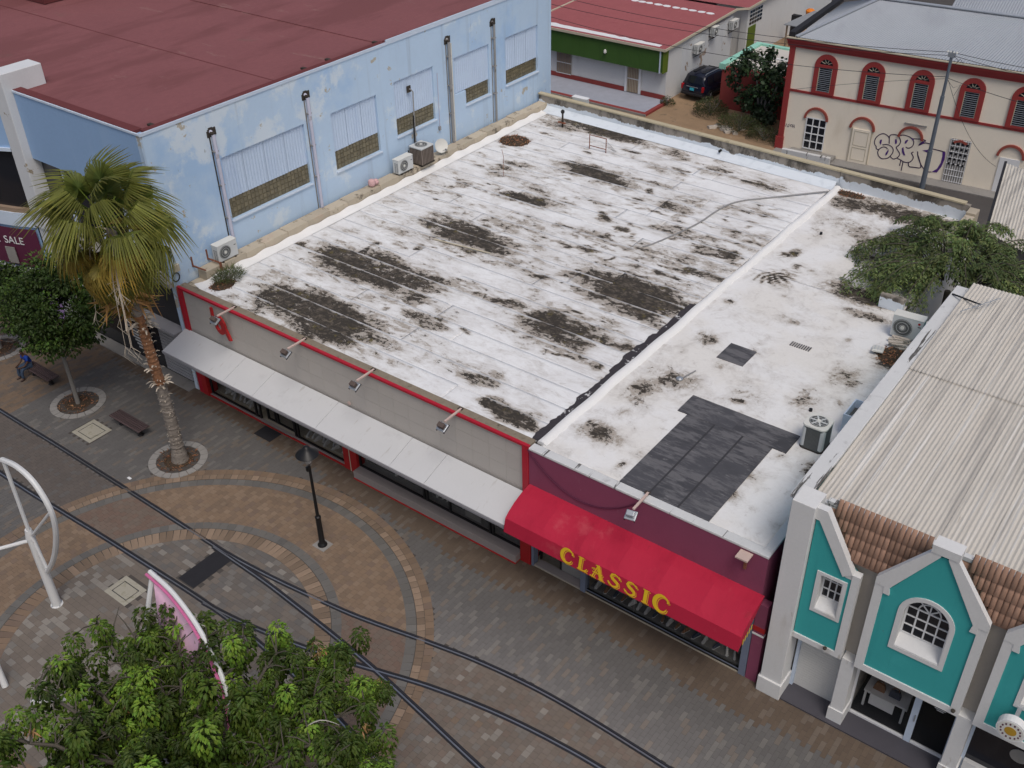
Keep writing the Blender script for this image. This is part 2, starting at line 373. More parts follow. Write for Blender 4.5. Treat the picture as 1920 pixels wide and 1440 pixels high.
pm('shoe_a', (.55, .55, .53), .5, .1, 4, 0); pm('shoe_b', (.05, .06, .09), .5, .2, 4, 0); pm('shoe_c', (.25, .13, .07), .5, .2, 4, 0)
pm('emblem_green', (.10, .30, .14), .6, .1, 3, 0)
pm('tree_sign_white', (.6, .6, .6), .6, .05, 3, 0)
pm('pink_plastic', (.60, .38, .38), .7, .15, 3, 0)
pm('gold_print', (.45, .27, .03), .5, .2, 5, 0)
pm('rubble', (.40, .36, .31), .95, .25, 4, .5, 30, rnd=.3)
pm('weathered_white', (.60, .61, .61), .8, .1, 1.2, .2, 30, stains=[((.05, .045, .04), 1.2, .60, .02, (3.5, .22, 1), .9), ((.36, .36, .36), 2.0, .56, .12, None, .5)])
# white roof membrane with worn and mossy stains; 'stain' is the amount of wear at each vertex
def roofmat(name, base, streak, warm):
    m, nt, b = newmat(name)
    a = nt.nodes.new('ShaderNodeAttribute'); a.attribute_name = 'stain'; st = a.outputs['Fac']
    t = nt.nodes.new('ShaderNodeTexCoord'); vec = t.outputs['Object']
    n1 = noise_tex(nt, .8, 10, .72, streak, .6, vec); n2 = noise_tex(nt, 2.6, 9, .74, streak, .5, vec); n3 = noise_tex(nt, 9, 7, .75, None, 0, vec)
    n4 = noise_tex(nt, .45, 5, .6, None, 0, vec); n5 = noise_tex(nt, 5.0, 8, .75, (.8, 1.1, 1), .4, vec)
    mix = mth(nt, 'ADD', mth(nt, 'MULTIPLY', n1, .5), mth(nt, 'MULTIPLY', n2, .5))
    s1 = mth(nt, 'ADD', mth(nt, 'MULTIPLY', st, .50), mth(nt, 'MULTIPLY', mth(nt, 'SUBTRACT', mix, .5), 1.15))
    s2 = mth(nt, 'ADD', s1, mth(nt, 'MULTIPLY', mth(nt, 'SUBTRACT', n5, .5), .95))
    veil = mrange(nt, s1, -.02, .20); dirt = mrange(nt, mth(nt, 'ADD', s1, mth(nt, 'MULTIPLY', mth(nt, 'SUBTRACT', n3, .5), .12)), .145, .225)
    core = mrange(nt, s2, .255, .31)
    c = mixc(nt, mrange(nt, n4, .40, .62), base, warm); c = mixc(nt, mth(nt, 'MULTIPLY', mrange(nt, n1, .50, .66), .26), c, (.54, .525, .50)); c = mixc(nt, mth(nt, 'MULTIPLY', mrange(nt, n2, .58, .68), .32), c, (.40, .375, .345))
    c = mixc(nt, mth(nt, 'MULTIPLY', veil, .50), c, (.45, .42, .385))
    c = mixc(nt, mth(nt, 'MULTIPLY', dirt, .74), c, (.32, .275, .225))
    cc = mixc(nt, mrange(nt, noise_tex(nt, 4.5, 9, .78, (.8, 1.3, 1), .5, vec), .47, .64), (.030, .025, .020), (.135, .112, .088)); c = mixc(nt, mth(nt, 'MULTIPLY', core, .96), c, cc)
    moss = mth(nt, 'MULTIPLY', core, mrange(nt, noise_tex(nt, 2.2, 6, .7, None, 0, vec), .58, .66))
    c = mixc(nt, mth(nt, 'MULTIPLY', moss, .7), c, (.14, .115, .04))
    v = mth(nt, 'MULTIPLY_ADD', n3, .18, .91)
    h = nt.nodes.new('ShaderNodeHueSaturation'); nt.links.new(v, h.inputs['Value']); nt.links.new(c, h.inputs['Color'])
    nt.links.new(h.outputs[0], b.inputs['Base Color']); b.inputs['Roughness'].default_value = .85; b.inputs['Specular IOR Level'].default_value = .25
    bn = nt.nodes.new('ShaderNodeBump'); bn.inputs['Strength'].default_value = .35; bn.inputs['Distance'].default_value = .03
    nt.links.new(mth(nt, 'ADD', mix, mth(nt, 'MULTIPLY', core, .4)), bn.inputs['Height']); nt.links.new(bn.outputs[0], b.inputs['Normal'])
roofmat('roof_white', (.80, .81, .815), (.6, 1.25, 1), (.75, .755, .76))
roofmat('roof_white_old', (.76, .76, .755), (1, 1, 1), (.72, .705, .675))
pm('ridge_white', (.78, .78, .77), .8, .06, 1.2, .1, 30, stains=[((.60, .58, .53), 1.5, .60, .15, None, .5)])
# parapet face: grey render with white paint lapped up from below to a ragged edge
def parapetmat():
    m, nt, b = newmat('parapet_face')
    t = nt.nodes.new('ShaderNodeTexCoord'); sep = nt.nodes.new('ShaderNodeSeparateXYZ'); nt.links.new(t.outputs['Object'], sep.inputs[0])
    edge = mth(nt, 'MULTIPLY_ADD', noise_tex(nt, .8, 8, .7), .9, -.08)
    paint = mrange(nt, mth(nt, 'SUBTRACT', edge, mth(nt, 'SUBTRACT', sep.outputs['Z'], 4.98)), -.01, .02)
    g = mixc(nt, mrange(nt, noise_tex(nt, 1.1, 8, .65, (1, 1, .6)), .42, .60), (.30, .27, .23), (.085, .075, .062))
    p = mixc(nt, mrange(nt, noise_tex(nt, 2.2, 6), .5, .7), (.68, .74, .80), (.60, .66, .72))
    nt.links.new(mixc(nt, paint, g, p), b.inputs['Base Color']); b.inputs['Roughness'].default_value = .9
parapetmat()
# ------------------------------------------------------------------ ground
def structure(m, name, mat): return tag(m.build(name, mat), kind='structure')
structure(M().box(-1500, 1500, -1500, 1500, -1.2, -.10), 'ground', 'asphalt')
structure(M().box(-40, 60, 24.6, 38.2, -.099, -.02), 'alley_road', 'asphalt')
structure(M().box(-14, 9.0, 37.0, 62, -.098, -.012), 'yard', 'dirt')
pave = tag(M().box(-45, 60, -60, 1.6, -.099, .0025).build('plaza_pavement', 'joint'), kind='structure')
CX, CY = 9.75, -9.75
def cr(pts, n=10):
    P = [np.array(p, float) for p in pts]; P = [2*P[0]-P[1]]+P+[2*P[-1]-P[-2]]; out = []
    for i in range(1, len(P)-2):
        for k in range(n):
            t = k/n; a, b, c, d = P[i-1], P[i], P[i+1], P[i+2]
            out.append(.5*((2*b)+(-a+c)*t+(2*a-5*b+4*c-d)*t*t+(-a+3*b-3*c+d)*t**3))
    out.append(P[-2]); return out
R_UP = cr([(-30, -5.85), (-16, -5.85), (-5.9, -5.82), (-2.2, -5.77), (1.34, -5.76), (4.5, -5.76), (6.7, -5.77), (8.4, -5.76), (10.1, -5.65), (11.5, -5.50), (13.3, -5.27), (14.5, -5.05), (16.4, -4.63), (18.2, -4.28), (20.1, -4.07), (22, -4.02), (24.6, -4.08), (32, -4.3), (45, -4.6)])
R_LO = cr([(-30, -8.1), (-16, -8.1), (-2.2, -8.03), (1.75, -7.9), (4.2, -7.80), (7.15, -7.72), (8.8, -7.68), (10.4, -7.69), (12, -7.77), (13.7, -7.95), (15.3, -8.17), (17.9, -8.62), (24, -9.6), (36, -11.5)])
R_CV = cr([(9.4, -7.72), (10.4, -7.62), (11.67, -7.43), (13.28, -7.10), (14.77, -6.72), (16.13, -6.31), (17.48, -5.91), (18.87, -5.60), (20.27, -5.37), (21.85, -5.22), (23.23, -5.17), (25.5, -5.2), (28, -5.28), (32, -5.5), (45, -5.9)])
R_DG = cr([(7.6, -5.82), (8.4, -5.84), (10.36, -5.90), (12.1, -6.03), (13.67, -6.16), (15.71, -6.38), (17.79, -6.70), (19.19, -6.93), (20.51, -7.14), (26, -8.0), (38, -9.9)])
UPX = np.array([p[0] for p in R_UP]); UPY = np.array([p[1] for p in R_UP]); LOX = np.array([p[0] for p in R_LO]); LOY = np.array([p[1] for p in R_LO])
def paver_grid(x0, x1, y0, y1, sx, sy, along='y'):
    out = []
    if along == 'y':
        for i, x in enumerate(np.arange(x0, x1, sx)):
            off = (i % 2)*.5*sy+rng.uniform(-.05, .05)*sy
            ys = np.arange(y0+off, y1, sy); out.append(np.stack([np.full(len(ys), x+sx/2), ys+sy/2], 1))
    else:
        for i, y in enumerate(np.arange(y0, y1, sy)):
            off = (i % 2)*.5*sx; xs = np.arange(x0+off, x1, sx); out.append(np.stack([xs+sx/2, np.full(len(xs), y+sy/2)], 1))
    return np.concatenate(out)
def boxes(C, hx, hy, zt, ang=None, zb=.001):
    n = len(C); hx = np.broadcast_to(hx, n); hy = np.broadcast_to(hy, n); zt = np.broadcast_to(zt, n)
    cx = np.array([-1, 1, 1, -1]); cy = np.array([-1, -1, 1, 1])
    X = hx[:, None]*cx; Y = hy[:, None]*cy
    if ang is not None:
        c, s = np.cos(ang)[:, None], np.sin(ang)[:, None]; X, Y = X*c-Y*s, X*s+Y*c
    top = np.stack([C[:, :1]+X, C[:, 1:2]+Y, np.repeat(zt[:, None], 4, 1)], 2); bot = top.copy(); bot[:, :, 2] = zb
    V = np.concatenate([bot, top], 1).reshape(-1, 3)
    f = np.array([(4, 5, 6, 7), (0, 1, 5, 4), (1, 2, 6, 5), (2, 3, 7, 6), (3, 0, 4, 7)])
    F = (np.arange(n)[:, None, None]*8+f).reshape(-1, 4)
    return V, F
def pavers(name, C, sx, sy, colfn, ang=None, gap=.0055):
    n = len(C); z = (.006 if ang is None else .0105)+rng.uniform(-.0010, .0010, n)
    V, F = boxes(C, sx/2-gap/2, sy/2-gap/2, z, ang)
    col = np.repeat(colfn(C), 5, 0)
    return tag(npmesh(name, V, F, 'paver', pave, col=col), kind='stuff')
def band(a, b, w): # soft step
    return np.clip((a-b)/w+.5, 0, 1)
HOLES = [(2.7, -3.5, 1.02), (-3.78, -3.58, 1.02), (-10.4, -3.2, 1.0)]
BOXH = [(-2.25, -1.0, -4.93, -3.87), (6.3, 7.45, -9.36, -8.45), (7.83, 8.63, -7.5, -5.9)]
def open_ground(C):
    ok = np.ones(len(C), bool)
    for x, y, r in HOLES: ok &= np.hypot(C[:, 0]-x, C[:, 1]-y) > r
    for a, b, c, d in BOXH: ok &= ~((C[:, 0] > a-.05) & (C[:, 0] < b+.05) & (C[:, 1] > c-.05) & (C[:, 1] < d+.05))
    return ok
def rr(C): return np.hypot(C[:, 0]-CX, C[:, 1]-CY)
def pal(choices, w, n, v=.16):
    ch = np.array(choices); ch = (ch*.55+.45*(ch*np.array(w)[:, None]).sum(0)/sum(w))*np.array((.86, .83, .80)); v *= .4; k = rng.choice(len(ch), n, p=np.array(w)/sum(w)); return ch[k]*rng.uniform(1-v, 1+v, (n, 1))
GREY = (.132, .132, .134); GREYL = (.19, .188, .18); BROWN = (.138, .106, .080); TAN = (.25, .18, .125); TANL = (.29, .22, .16); LIGHT = (.33, .32, .295); TAUPE = (.185, .158, .134); ROSE = (.19, .145, .12)
up_y = lambda x: np.interp(x, UPX, UPY); lo_y = lambda x: np.interp(x, LOX, LOY)
# grey stretcher bond and brown bond along the shops
C = paver_grid(-20, 36, -18, .9, .15, .36)
r_ = rr(C); bl = np.where(C[:, 0] > 8, -1.2, -.75)+.12*np.sin(C[:, 0]*.7)
inbrown = C[:, 1] > bl
track_r = (C[:, 0] > 16.5) & (C[:, 1] < up_y(C[:, 0]))
track_l = (C[:, 0] < 9.75) & (C[:, 1] < -5.85) & (C[:, 1] > -7.85)
sel = (r_ > 8.50) & ~track_r & ~track_l & open_ground(C)
Cg = C[sel & ~inbrown]
def cg(C):
    n = len(C); c = pal([GREY, GREYL, TAUPE], [7, 1.2, 1], n, .14)
    nearr = np.clip(1-(np.abs(C[:, 1]-up_y(C[:, 0]))/2.2), 0, 1)*(C[:, 0] > 12); c *= (1+.45*nearr)[:, None]
    far = (C[:, 0] < -5.5); c[far] = pal([TAN, TAUPE, GREY], [5, 3, 1], int(far.sum()))*.85
    return c
pavers('grey_pavers', Cg, .15, .36, cg)
Cb = C[sel & inbrown]
pavers('brown_pavers', Cb, .15, .36, lambda C: pal([BROWN, TAUPE, (.118, .09, .07)], [6, 2, 2], len(C), .13))
# square setts in the track bed, the inner circle and the tan circle
C = paver_grid(-20, 36, -20, 0, .21, .21)
r_ = rr(C); okg = open_ground(C)
tl = (C[:, 0] < 9.75) & (r_ > 8.50) & (C[:, 1] < -5.85) & (C[:, 1] > -7.85) & okg
pavers('track_pavers', C[tl], .21, .21, lambda C: pal([(.125, .112, .105), (.14, .122, .112), GREY], [5, 3, 1], len(C), .10))
tr = (C[:, 0] > 16.5) & (r_ > 8.50) & (C[:, 1] < up_y(C[:, 0])) & okg
pavers('mixed_setts', C[tr], .21, .21, lambda C: pal([TAUPE, (.19, .165, .145), ROSE, GREYL, LIGHT, LIGHT, TAN], [6, 4, 2.4, 2, .5, .5, .25], len(C), .2))
tn = (r_ < 7.83) & (r_ > 5.57) & okg
def ct(C):
    c = pal([TAN, TANL, (.20, .15, .11), ROSE], [6, 3, 3, 1.5], len(C), .10)
    t = (C[:, 1] < up_y(C[:, 0])) & (C[:, 1] > lo_y(C[:, 0])); c[t] = pal([ROSE, TAUPE, (.19, .13, .105)], [4, 3, 3], int(t.sum()), .12)
    return c
pavers('tan_setts', C[tn], .21, .21, ct)
C2 = paver_grid(CX-5, CX+5, CY-5, CY+5, .30, .20, 'x'); C2 = C2[(rr(C2) < 4.96) & open_ground(C2)]
def ci(C):
    c = pal([TAUPE, (.145, .13, .12), GREY, GREYL, LIGHT], [4, 3, 3, 2.6, 1.5], len(C), .12)
    e = C[:, 1] < -8.0; c[e] = pal([TAUPE, (.17, .145, .125), LIGHT, GREYL], [6, 4, 2.6, 2], int(e.sum()), .12)
    return c
pavers('inner_setts', C2, .30, .20, ci)
def arc_bricks(r0, r1, w):
    n = int(2*math.pi*(r0+r1)/2/w); a = np.arange(n)*2*math.pi/n; r = (r0+r1)/2
    return np.stack([CX+r*np.cos(a), CY+r*np.sin(a)], 1), a, r
for (r0, r1, w) in ((7.71, 8.04, .30), (5.36, 5.68, .30)):
    Cc, a, r = arc_bricks(r0, r1, w); k = open_ground(Cc)
    pavers('grey_ring', Cc[k], r1-r0, 2*math.pi*r/len(a), lambda C: pal([(.145, .145, .142), (.16, .158, .15), GREYL], [5, 3, 2], len(C), .18), a[k], .009)
Cc, a, r = arc_bricks(8.32, 8.60, .27)
pavers('tan_ring', Cc, .28, 2*math.pi*r/len(a), lambda C: pal([TAN, (.20, .15, .11), ROSE], [5, 3, 2], len(C), .2), a, .010)
# the large bricks of the two rings, one by one where the photo shows them
nb = 0
for (r0, r1, w) in ((8.05, 8.32, .27), (4.81, 5.35, .235)):
    Cc, a, r = arc_bricks(r0, r1, w); step = 2*math.pi*r/len(a)
    m = M().box(-(r1-r0)/2+.008, (r1-r0)/2-.008, -step/2+.009, step/2-.009, -.004, .013)
    me = shared(m, 'brick', 'paver_tan'); hid = []
    for (x, y), an in zip(Cc, a):
        vis = (y > -10.6 or x > 15.2) and not (x < 3.2 and y < -9.5) and nb < 300
        if vis: piece('brick', me, pave, (x, y, random.uniform(-.002, .002)), (0, 0, an)); nb += 1
        else: hid.append((x, y, an))
    if hid:
        H = np.array(hid); pavers('tan_ring_rest', H[:, :2], r1-r0, step, lambda C: pal([TAN, ROSE], [3, 2], len(C), .2), H[:, 2], .016)
# ------------------------------------------------------------------ tram rails
def sweep(m, P, o0, o1, z0, z1):
    P = np.array(P)[:, :2]; T = np.gradient(P, axis=0); T = unit(T); N = np.stack([-T[:, 1], T[:, 0]], 1)
    A = P+N*o0; B = P+N*o1; k = len(m.v)
    for i in range(len(P)):
        m.v += [(A[i, 0], A[i, 1], z0), (A[i, 0], A[i, 1], z1), (B[i, 0], B[i, 1], z1), (B[i, 0], B[i, 1], z0)]
        if i:
            b = k+4*(i-1)
            for j in range(3): m.f.append((b+j, b+j+1, b+j+5, b+j+4))
    return m
RAILS = [(R_UP, 'long grooved tram rail nearest the shops, sweeping right towards the red awning', 1, 0), (R_LO, 'grooved tram rail that runs straight from the left and under the foreground tree', -1, .0015),
         (R_CV, 'curved tram rail branching off towards the lower right corner', -1, .003), (R_DG, 'diagonal tram rail crossing from the upper track to the bottom edge', 1, .0045)]
for P, lab, sgn, dz in RAILS:
    c = P[len(P)//2]; t = thing('tram_rail', lab, 'tram rail', (float(c[0]), float(c[1]), 0), group='tram rails set in the paving')
    sweep(M(), P, -.095, .105, -.002, .0115+dz).build('rail_bed', 'tarmac_dark', t)
    sweep(M(), P, -.032, .012, 0, .018+dz).build('rail_head', 'rail_top', t)
    sweep(M(), P, .065*sgn+(-.014), .065*sgn+.014, 0, .016+dz).build('guard_lip', 'rail_steel', t)
# switch plate between the rails
solo(M().box(7.83, 8.63, -7.5, -5.93, -.004, .010), 'track_plate', 'tarmac_dark', (8.23, -6.7, 0), 'dark rectangular cover plate set between the two tram rails', 'cover plate')
# ------------------------------------------------------------------ tree pits, access covers, mats
def pit(x, y, lab, cut=False):
    t = thing('tree_pit', lab, 'tree pit', (x, y, 0)); n = 20
    for k in range(n):
        a0 = 2*math.pi*k/n+.012; a1 = 2*math.pi*(k+1)/n-.012
        pl = [(x+1.12*math.cos(a0), y+1.12*math.sin(a0)), (x+1.12*math.cos((a0+a1)/2), y+1.12*math.sin((a0+a1)/2)), (x+1.12*math.cos(a1), y+1.12*math.sin(a1)), (x+.84*math.cos(a1), y+.84*math.sin(a1)), (x+.84*math.cos(a0), y+.84*math.sin(a0))]
        M().prism(pl, lambda a, b, t_: (a, b, t_-.02), .055).build('kerb_stone', 'concrete', t)
    M().lathe([(.85, -.02), (.84, -.012), (.4, .01), (.0, .03)], (x, y, 0), 20).build('soil', 'soil', t, True)
    n = 170; a = rng.uniform(0, 6.28, n); r = np.sqrt(rng.uniform(.03, .62, n)); P = np.stack([x+r*np.cos(a), y+r*np.sin(a), np.full(n, .03)], 1)
    D = np.stack([rng.normal(size=n), rng.normal(size=n), rng.uniform(0, .35, n)], 1); U = np.tile([0, 0, 1.], (n, 1))+rng.normal(0, .25, (n, 3))
    o = leaves('litter', P, D, U, rng.uniform(.05, .2, n), rng.uniform(.02, .06, n), jitter_col(n, .6), 'leaf_litter', t); o['kind'] = 'stuff'
pit(2.7, -3.5, 'round tree pit with pale kerb at the foot of the palm')
pit(-3.78, -3.58, 'round tree pit with pale kerb under the small dark street tree')
pit(-10.4, -3.2, 'round tree pit cut off by the left edge, behind the seated person')
def cover(x0, x1, y0, y1, lab):
    t = thing('access_cover', lab, 'manhole', ((x0+x1)/2, (y0+y1)/2, 0)); w = .17
    for a, b, c, d in ((x0, x1, y0, y0+w), (x0, x1, y1-w, y1), (x0, x0+w, y0+w+.006, y1-w-.006), (x1-w, x1, y0+w+.006, y1-w-.006)): M().box(a, b, c, d, -.01, .012).build('surround', 'concrete_pale', t)
    M().box(x0+w+.03, x1-w-.03, y0+w+.03, y1-w-.03, -.01, .010).build('lid', 'concrete_pale', t)
    M().box(x0+w, x1-w, y0+w, y1-w, -.01, .005).build('gap', 'tarmac_dark', t)
cover(-2.24, -1.02, -4.92, -3.88, 'square concrete access cover beside the empty bench')
cover(6.32, 7.44, -9.35, -8.47, 'square mossy access cover inside the paved circle')
solo(M().box(3.82, 4.76, -.68, -.05, .008, .03), 'door_mat', 'tarmac_dark', (4.3, -.36, 0), 'black rubber door mat in front of the shop entrance', 'mat', bevel=.008)
# ------------------------------------------------------------------ left shop with grey panels
shopA = thing('shop_building', 'long flat white roofed shop with grey panel front and grey metal awning', 'building', (8.4, 0, 0))
M().box(-.3, 16.9, 3.2, 24.3, -.1, 4.80).build('wall', 'wall_white', shopA)
M().box(-.3, 16.9, .22, 3.2, 2.75, 4.80).build('ceiling', 'interior', shopA)
M().box(-.3, 16.9, .0, 3.2, -.1, .06).build('floor', 'interior_floor', shopA)
M().box(-.3, 16.9, 3.05, 3.19, .06, 2.75).build('back_wall', 'interior', shopA)
M().box(-.3, -.02, .22, 3.05, .06, 2.75).build('side_wall', 'interior', shopA)
M().box(-.28, 16.95, .10, .215, 2.55, 4.93).build('fascia_wall', 'sill_grey', shopA)
# facing panels
nx, z0s = 24, [2.60, 3.20, 3.79, 4.38]
pw = 16.72/nx
pme = shared(M().box(-pw/2+.0035, pw/2-.0035, -.012, .03, -.291, .291), 'wall_panel', 'grey_panel')
for i in range(nx):
    for z in z0s: piece('wall_panel', pme, shopA, (.0+pw*(i+.5), .068, z+.295))
M().box(-.28, 16.97, -.02, .10, 4.975, 5.07).build('red_coping', 'red_trim', shopA, bevel=.01)
M().box(-.28, -.01, -.03, .098, 0.0, 4.97).build('red_post', 'red_trim', shopA)
M().box(16.73, 16.97, -.03, .098, 2.5, 4.97).build('red_post', 'red_trim', shopA)
M().box(-.28, 16.95, .104, .42, 4.82, 5.055).build('coping', 'coping_brown', shopA, bevel=.02)
# ground floor columns
for x0, x1, d in ((.0, .32, 0), (8.28, 8.98, .05), (16.60, 17.02, 0)):
    M().box(x0, x1, -.05, .45, 0, 2.56).build('column', 'red_paint', shopA, bevel=.01)
M().box(8.60, 8.64, -.056, -.045, 0, 2.5).build('column_joint', 'cream_trim', shopA)
# windows, left half
def shopwin(xs, y, z0, z1, frame='dark_frame'):
    for i in range(len(xs)-1):
        w = M().box(xs[i]+.03, xs[i+1]-.03, y, y+.012, z0+.05, z1).build('window', 'shop_glass', shopA)
    for x in xs: M().box(x-.035, x+.035, y-.035, y+.05, z0, z1).build('mullion', frame, shopA)
    M().box(xs[0], xs[-1], y-.03, y+.045, z0-.0, z0+.05).build('bottom_rail', frame, shopA)
shopwin([.40, 3.15, 3.42], .12, .12, 2.55); shopwin([3.62, 4.08, 4.2, 5.15, 5.3], .32, .06, 2.55); shopwin([5.45, 5.62, 8.2], .12, .12, 2.55)
M().box(.34, 3.48, -.02, .03, .0, .07).build('kerb', 'red_paint', shopA); M().box(5.35, 8.27, -.02, .03, .0, .07).build('kerb', 'red_paint', shopA); M().box(.34, 8.27, .031, .16, .0, .085).build('window_ledge', 'sill_grey', shopA); M().box(3.49, 5.34, -.02, .03, .0, .06).build('door_sill', 'red_paint', shopA)
# right half: raised grey display sill with red foot
M().box(9.0, 16.59, -.30, .30, .05, .36).build('display_sill', 'sill_grey', shopA, bevel=.01); M().box(9.0, 16.59, -.325, .28, .0, .049).build('sill_foot', 'red_paint', shopA)
shopwin([9.02, 12.2, 12.34, 13.4, 15.2, 15.34, 16.55], .10, .36, 2.55)
M().box(10.95, 11.45, 1.2, 1.7, .36, 2.4).build('inner_column', 'red_paint', shopA); M().box(15.4, 16.5, .95, 1.05, .9, 2.3).build('display_back', 'red_paint', shopA)
M().box(14.05, 14.75, .16, .19, .5, 2.1).build('poster_board', 'concrete', shopA)
M().box(9.1, 16.5, .25, .95, .36, .62).build('display_plinth', 'interior', shopA); M().box(.45, 3.1, .3, 1.0, .06, .18).build('display_plinth', 'interior_floor', shopA); M().box(5.7, 8.15, .3, 1.0, .06, .18).build('display_plinth', 'interior_floor', shopA)
# awning of grey sheets
seams = [-.30, 3.37, 5.03, 8.40, 11.98, 13.55, 16.92]
aw = lambda x, t, dz: (x, -.0-1.27*t, 3.12-.42*t+dz)
for i in range(6):
    x0, x1 = seams[i]+.007, seams[i+1]-.007; m = M()
    m.add([aw(x0, 0, 0), aw(x1, 0, 0), aw(x1, 1, 0), aw(x0, 1, 0), aw(x0, 0, -.03), aw(x1, 0, -.03), aw(x1, 1, -.03), aw(x0, 1, -.03)], [(0, 3, 2, 1), (4, 5, 6, 7), (0, 1, 5, 4), (1, 2, 6, 5), (2, 3, 7, 6), (3, 0, 4, 7)])
    m.build('awning_panel', 'awning_grey', shopA)
M().box(-.30, 16.92, -1.30, -1.272, 2.60, 2.705).build('awning_edge', 'awning_edge', shopA)
M().box(-.27, 16.90, -1.26, .04, 2.50, 2.57).build('awning_soffit', 'awning_edge', shopA)
M().add([aw(-.293, 0, -.04), aw(-.293, 1, -.04), (-.293, -1.26, 2.58), (-.293, .0, 2.58)], [(0, 1, 2, 3)]).build('awning_cheek', 'awning_edge', shopA)
M().lathe([(.085, 0), (.085, .02), (.03, .03)], (0, 0, 0), 6).build('bolt_cap', 'peel_timber', shopA, org=(0, 0, 0)).matrix_local = Matrix.Translation((8.98-8.4, -.02, 3.32)) @ Matrix.Rotation(rad(90), 4, 'X')
# red sign letter left on the panels: a tilted lower case shape with a round bowl
sg = M()
def loop(cx, cz, r, k0, k1, n=14, sx=.8): return [(cx+r*sx*math.cos(rad(k0+(k1-k0)*i/n)), cz+r*math.sin(rad(k0+(k1-k0)*i/n))) for i in range(n+1)]
sg.ring(loop(2.22, 4.20, .42, -200, 150), loop(2.16, 4.12, .17, -200, 150), lambda a, b, t: (a, -.03-t, b), .08)
sg.ring([(1.80, 4.86), (1.78, 4.40)], [(1.90, 4.86), (1.90, 4.36)], lambda a, b, t: (a, -.033-t, b), .08)
sg.ring([(2.42, 4.10), (2.62, 3.64)], [(2.58, 4.14), (2.78, 3.68)], lambda a, b, t: (a, -.036-t, b), .08)
o = sg.build('red_sign_shape', 'red_paint', shopA); o['label'] = 'red curved letter shape left over from a sign'
# roof: lapped white membrane sheets
BLOBS = [(5.9, 1.95, 3.0, 1.15, 1.15), (4.1, 1.6, 1.2, .6, .5), (5.3, 5.6, 3.2, 1.2, .95), (6.8, 5.3, 1.6, .8, .7), (6.1, 10.2, 2.3, 1.0, 1.1), (4.6, 11.0, 1.2, .5, .6), (5.9, 14.5, 1.6, .65, .9), (14.2, 10.1, 2.5, 1.15, 1.1), (15.6, 8.9, 1.1, .7, .8), (13.6, 6.1, 2.0, .95, 1.0), (7.2, 18.6, 2.0, .65, .95), (9.0, 18.3, .9, .5, .6), (4.6, 23.3, 3.4, .85, 1.0), (8.8, 22.9, 1.6, .6, .6), (12.6, 2.15, 1.8, .45, .75), (15.5, 1.05, .7, .3, .85), (11.9, 17.6, 1.0, .8, .6), (11.7, 22.3, 1.1, .8, .65), (15.9, 13.1, .7, .6, .85), (15.9, 15, .6, .5, .7), (14.2, 22, 1.6, .5, .6), (9.7, 14.9, .5, .5, .7), (11.5, 14.3, .3, .25, .8), (8.6, 12.6, .9, .5, .5), (3.2, 17.5, .6, .4, .7), (2.2, 14.0, .5, .3, .7), (10.4, 12.0, .5, .3, .6), (12.6, 13.1, .8, .35, .5), (9.0, 3.9, .9, .5, .6), (10.8, 6.8, .5, .4, .6), (9.9, 21, 1.6, .6, .4), (16.0, 5.0, .4, .3, .5), (14.7, 19.2, .9, .35, .5), (3.0, 8.6, .7, .4, .4), (6.2, 16.5, 1.2, .4, .35), (13.2, 15.7, 1.0, .4, .4), (7.5, 13.5, .8, .3, .4), (14.6, 17.2, .9, .35, .45), (10.3, 9.6, .8, .3, .45), (10.2, 19.2, 1.1, .4, .4)]
_r = random.Random(12)
SMALL = [(_r.uniform(.8, 16.4), _r.triangular(2, 23.5, 17), _r.uniform(.15, .75), _r.uniform(.06, .20), _r.uniform(.30, .88)) for _ in range(300)]
def stainA(x, y, amp=1.0):
    wx = np.array([mnoise.noise(Vector((a*.45, b*.8, 1.7)))+.6*mnoise.noise(Vector((a*1.3, b*2.2, 5.1))) for a, b in zip(x, y)]); wy = np.array([mnoise.noise(Vector((a*.45, b*.8, 11.7)))+.6*mnoise.noise(Vector((a*1.3, b*2.2, 15.1))) for a, b in zip(x, y)])
    x = x+1.1*wx; y = y+.42*wy; s = np.zeros_like(x)
    for bx, by, rx, ry, am in BLOBS:
        q = ((x-bx)/rx)**2+((y-by)/ry)**2; s = np.maximum(s, np.maximum(am*1.15*np.exp(-q*.8), am*.50*np.exp(-q*.30)))
    for bx, by, rx, ry, am in SMALL: s = np.maximum(s, am*np.exp(-(((x-bx)/rx)**2+((y-by)/ry)**2)))
    s = np.maximum(s, .46*np.exp(-((y-13)/10)**2)*np.clip(.45+.9*wy, 0, 1))
    return s*amp
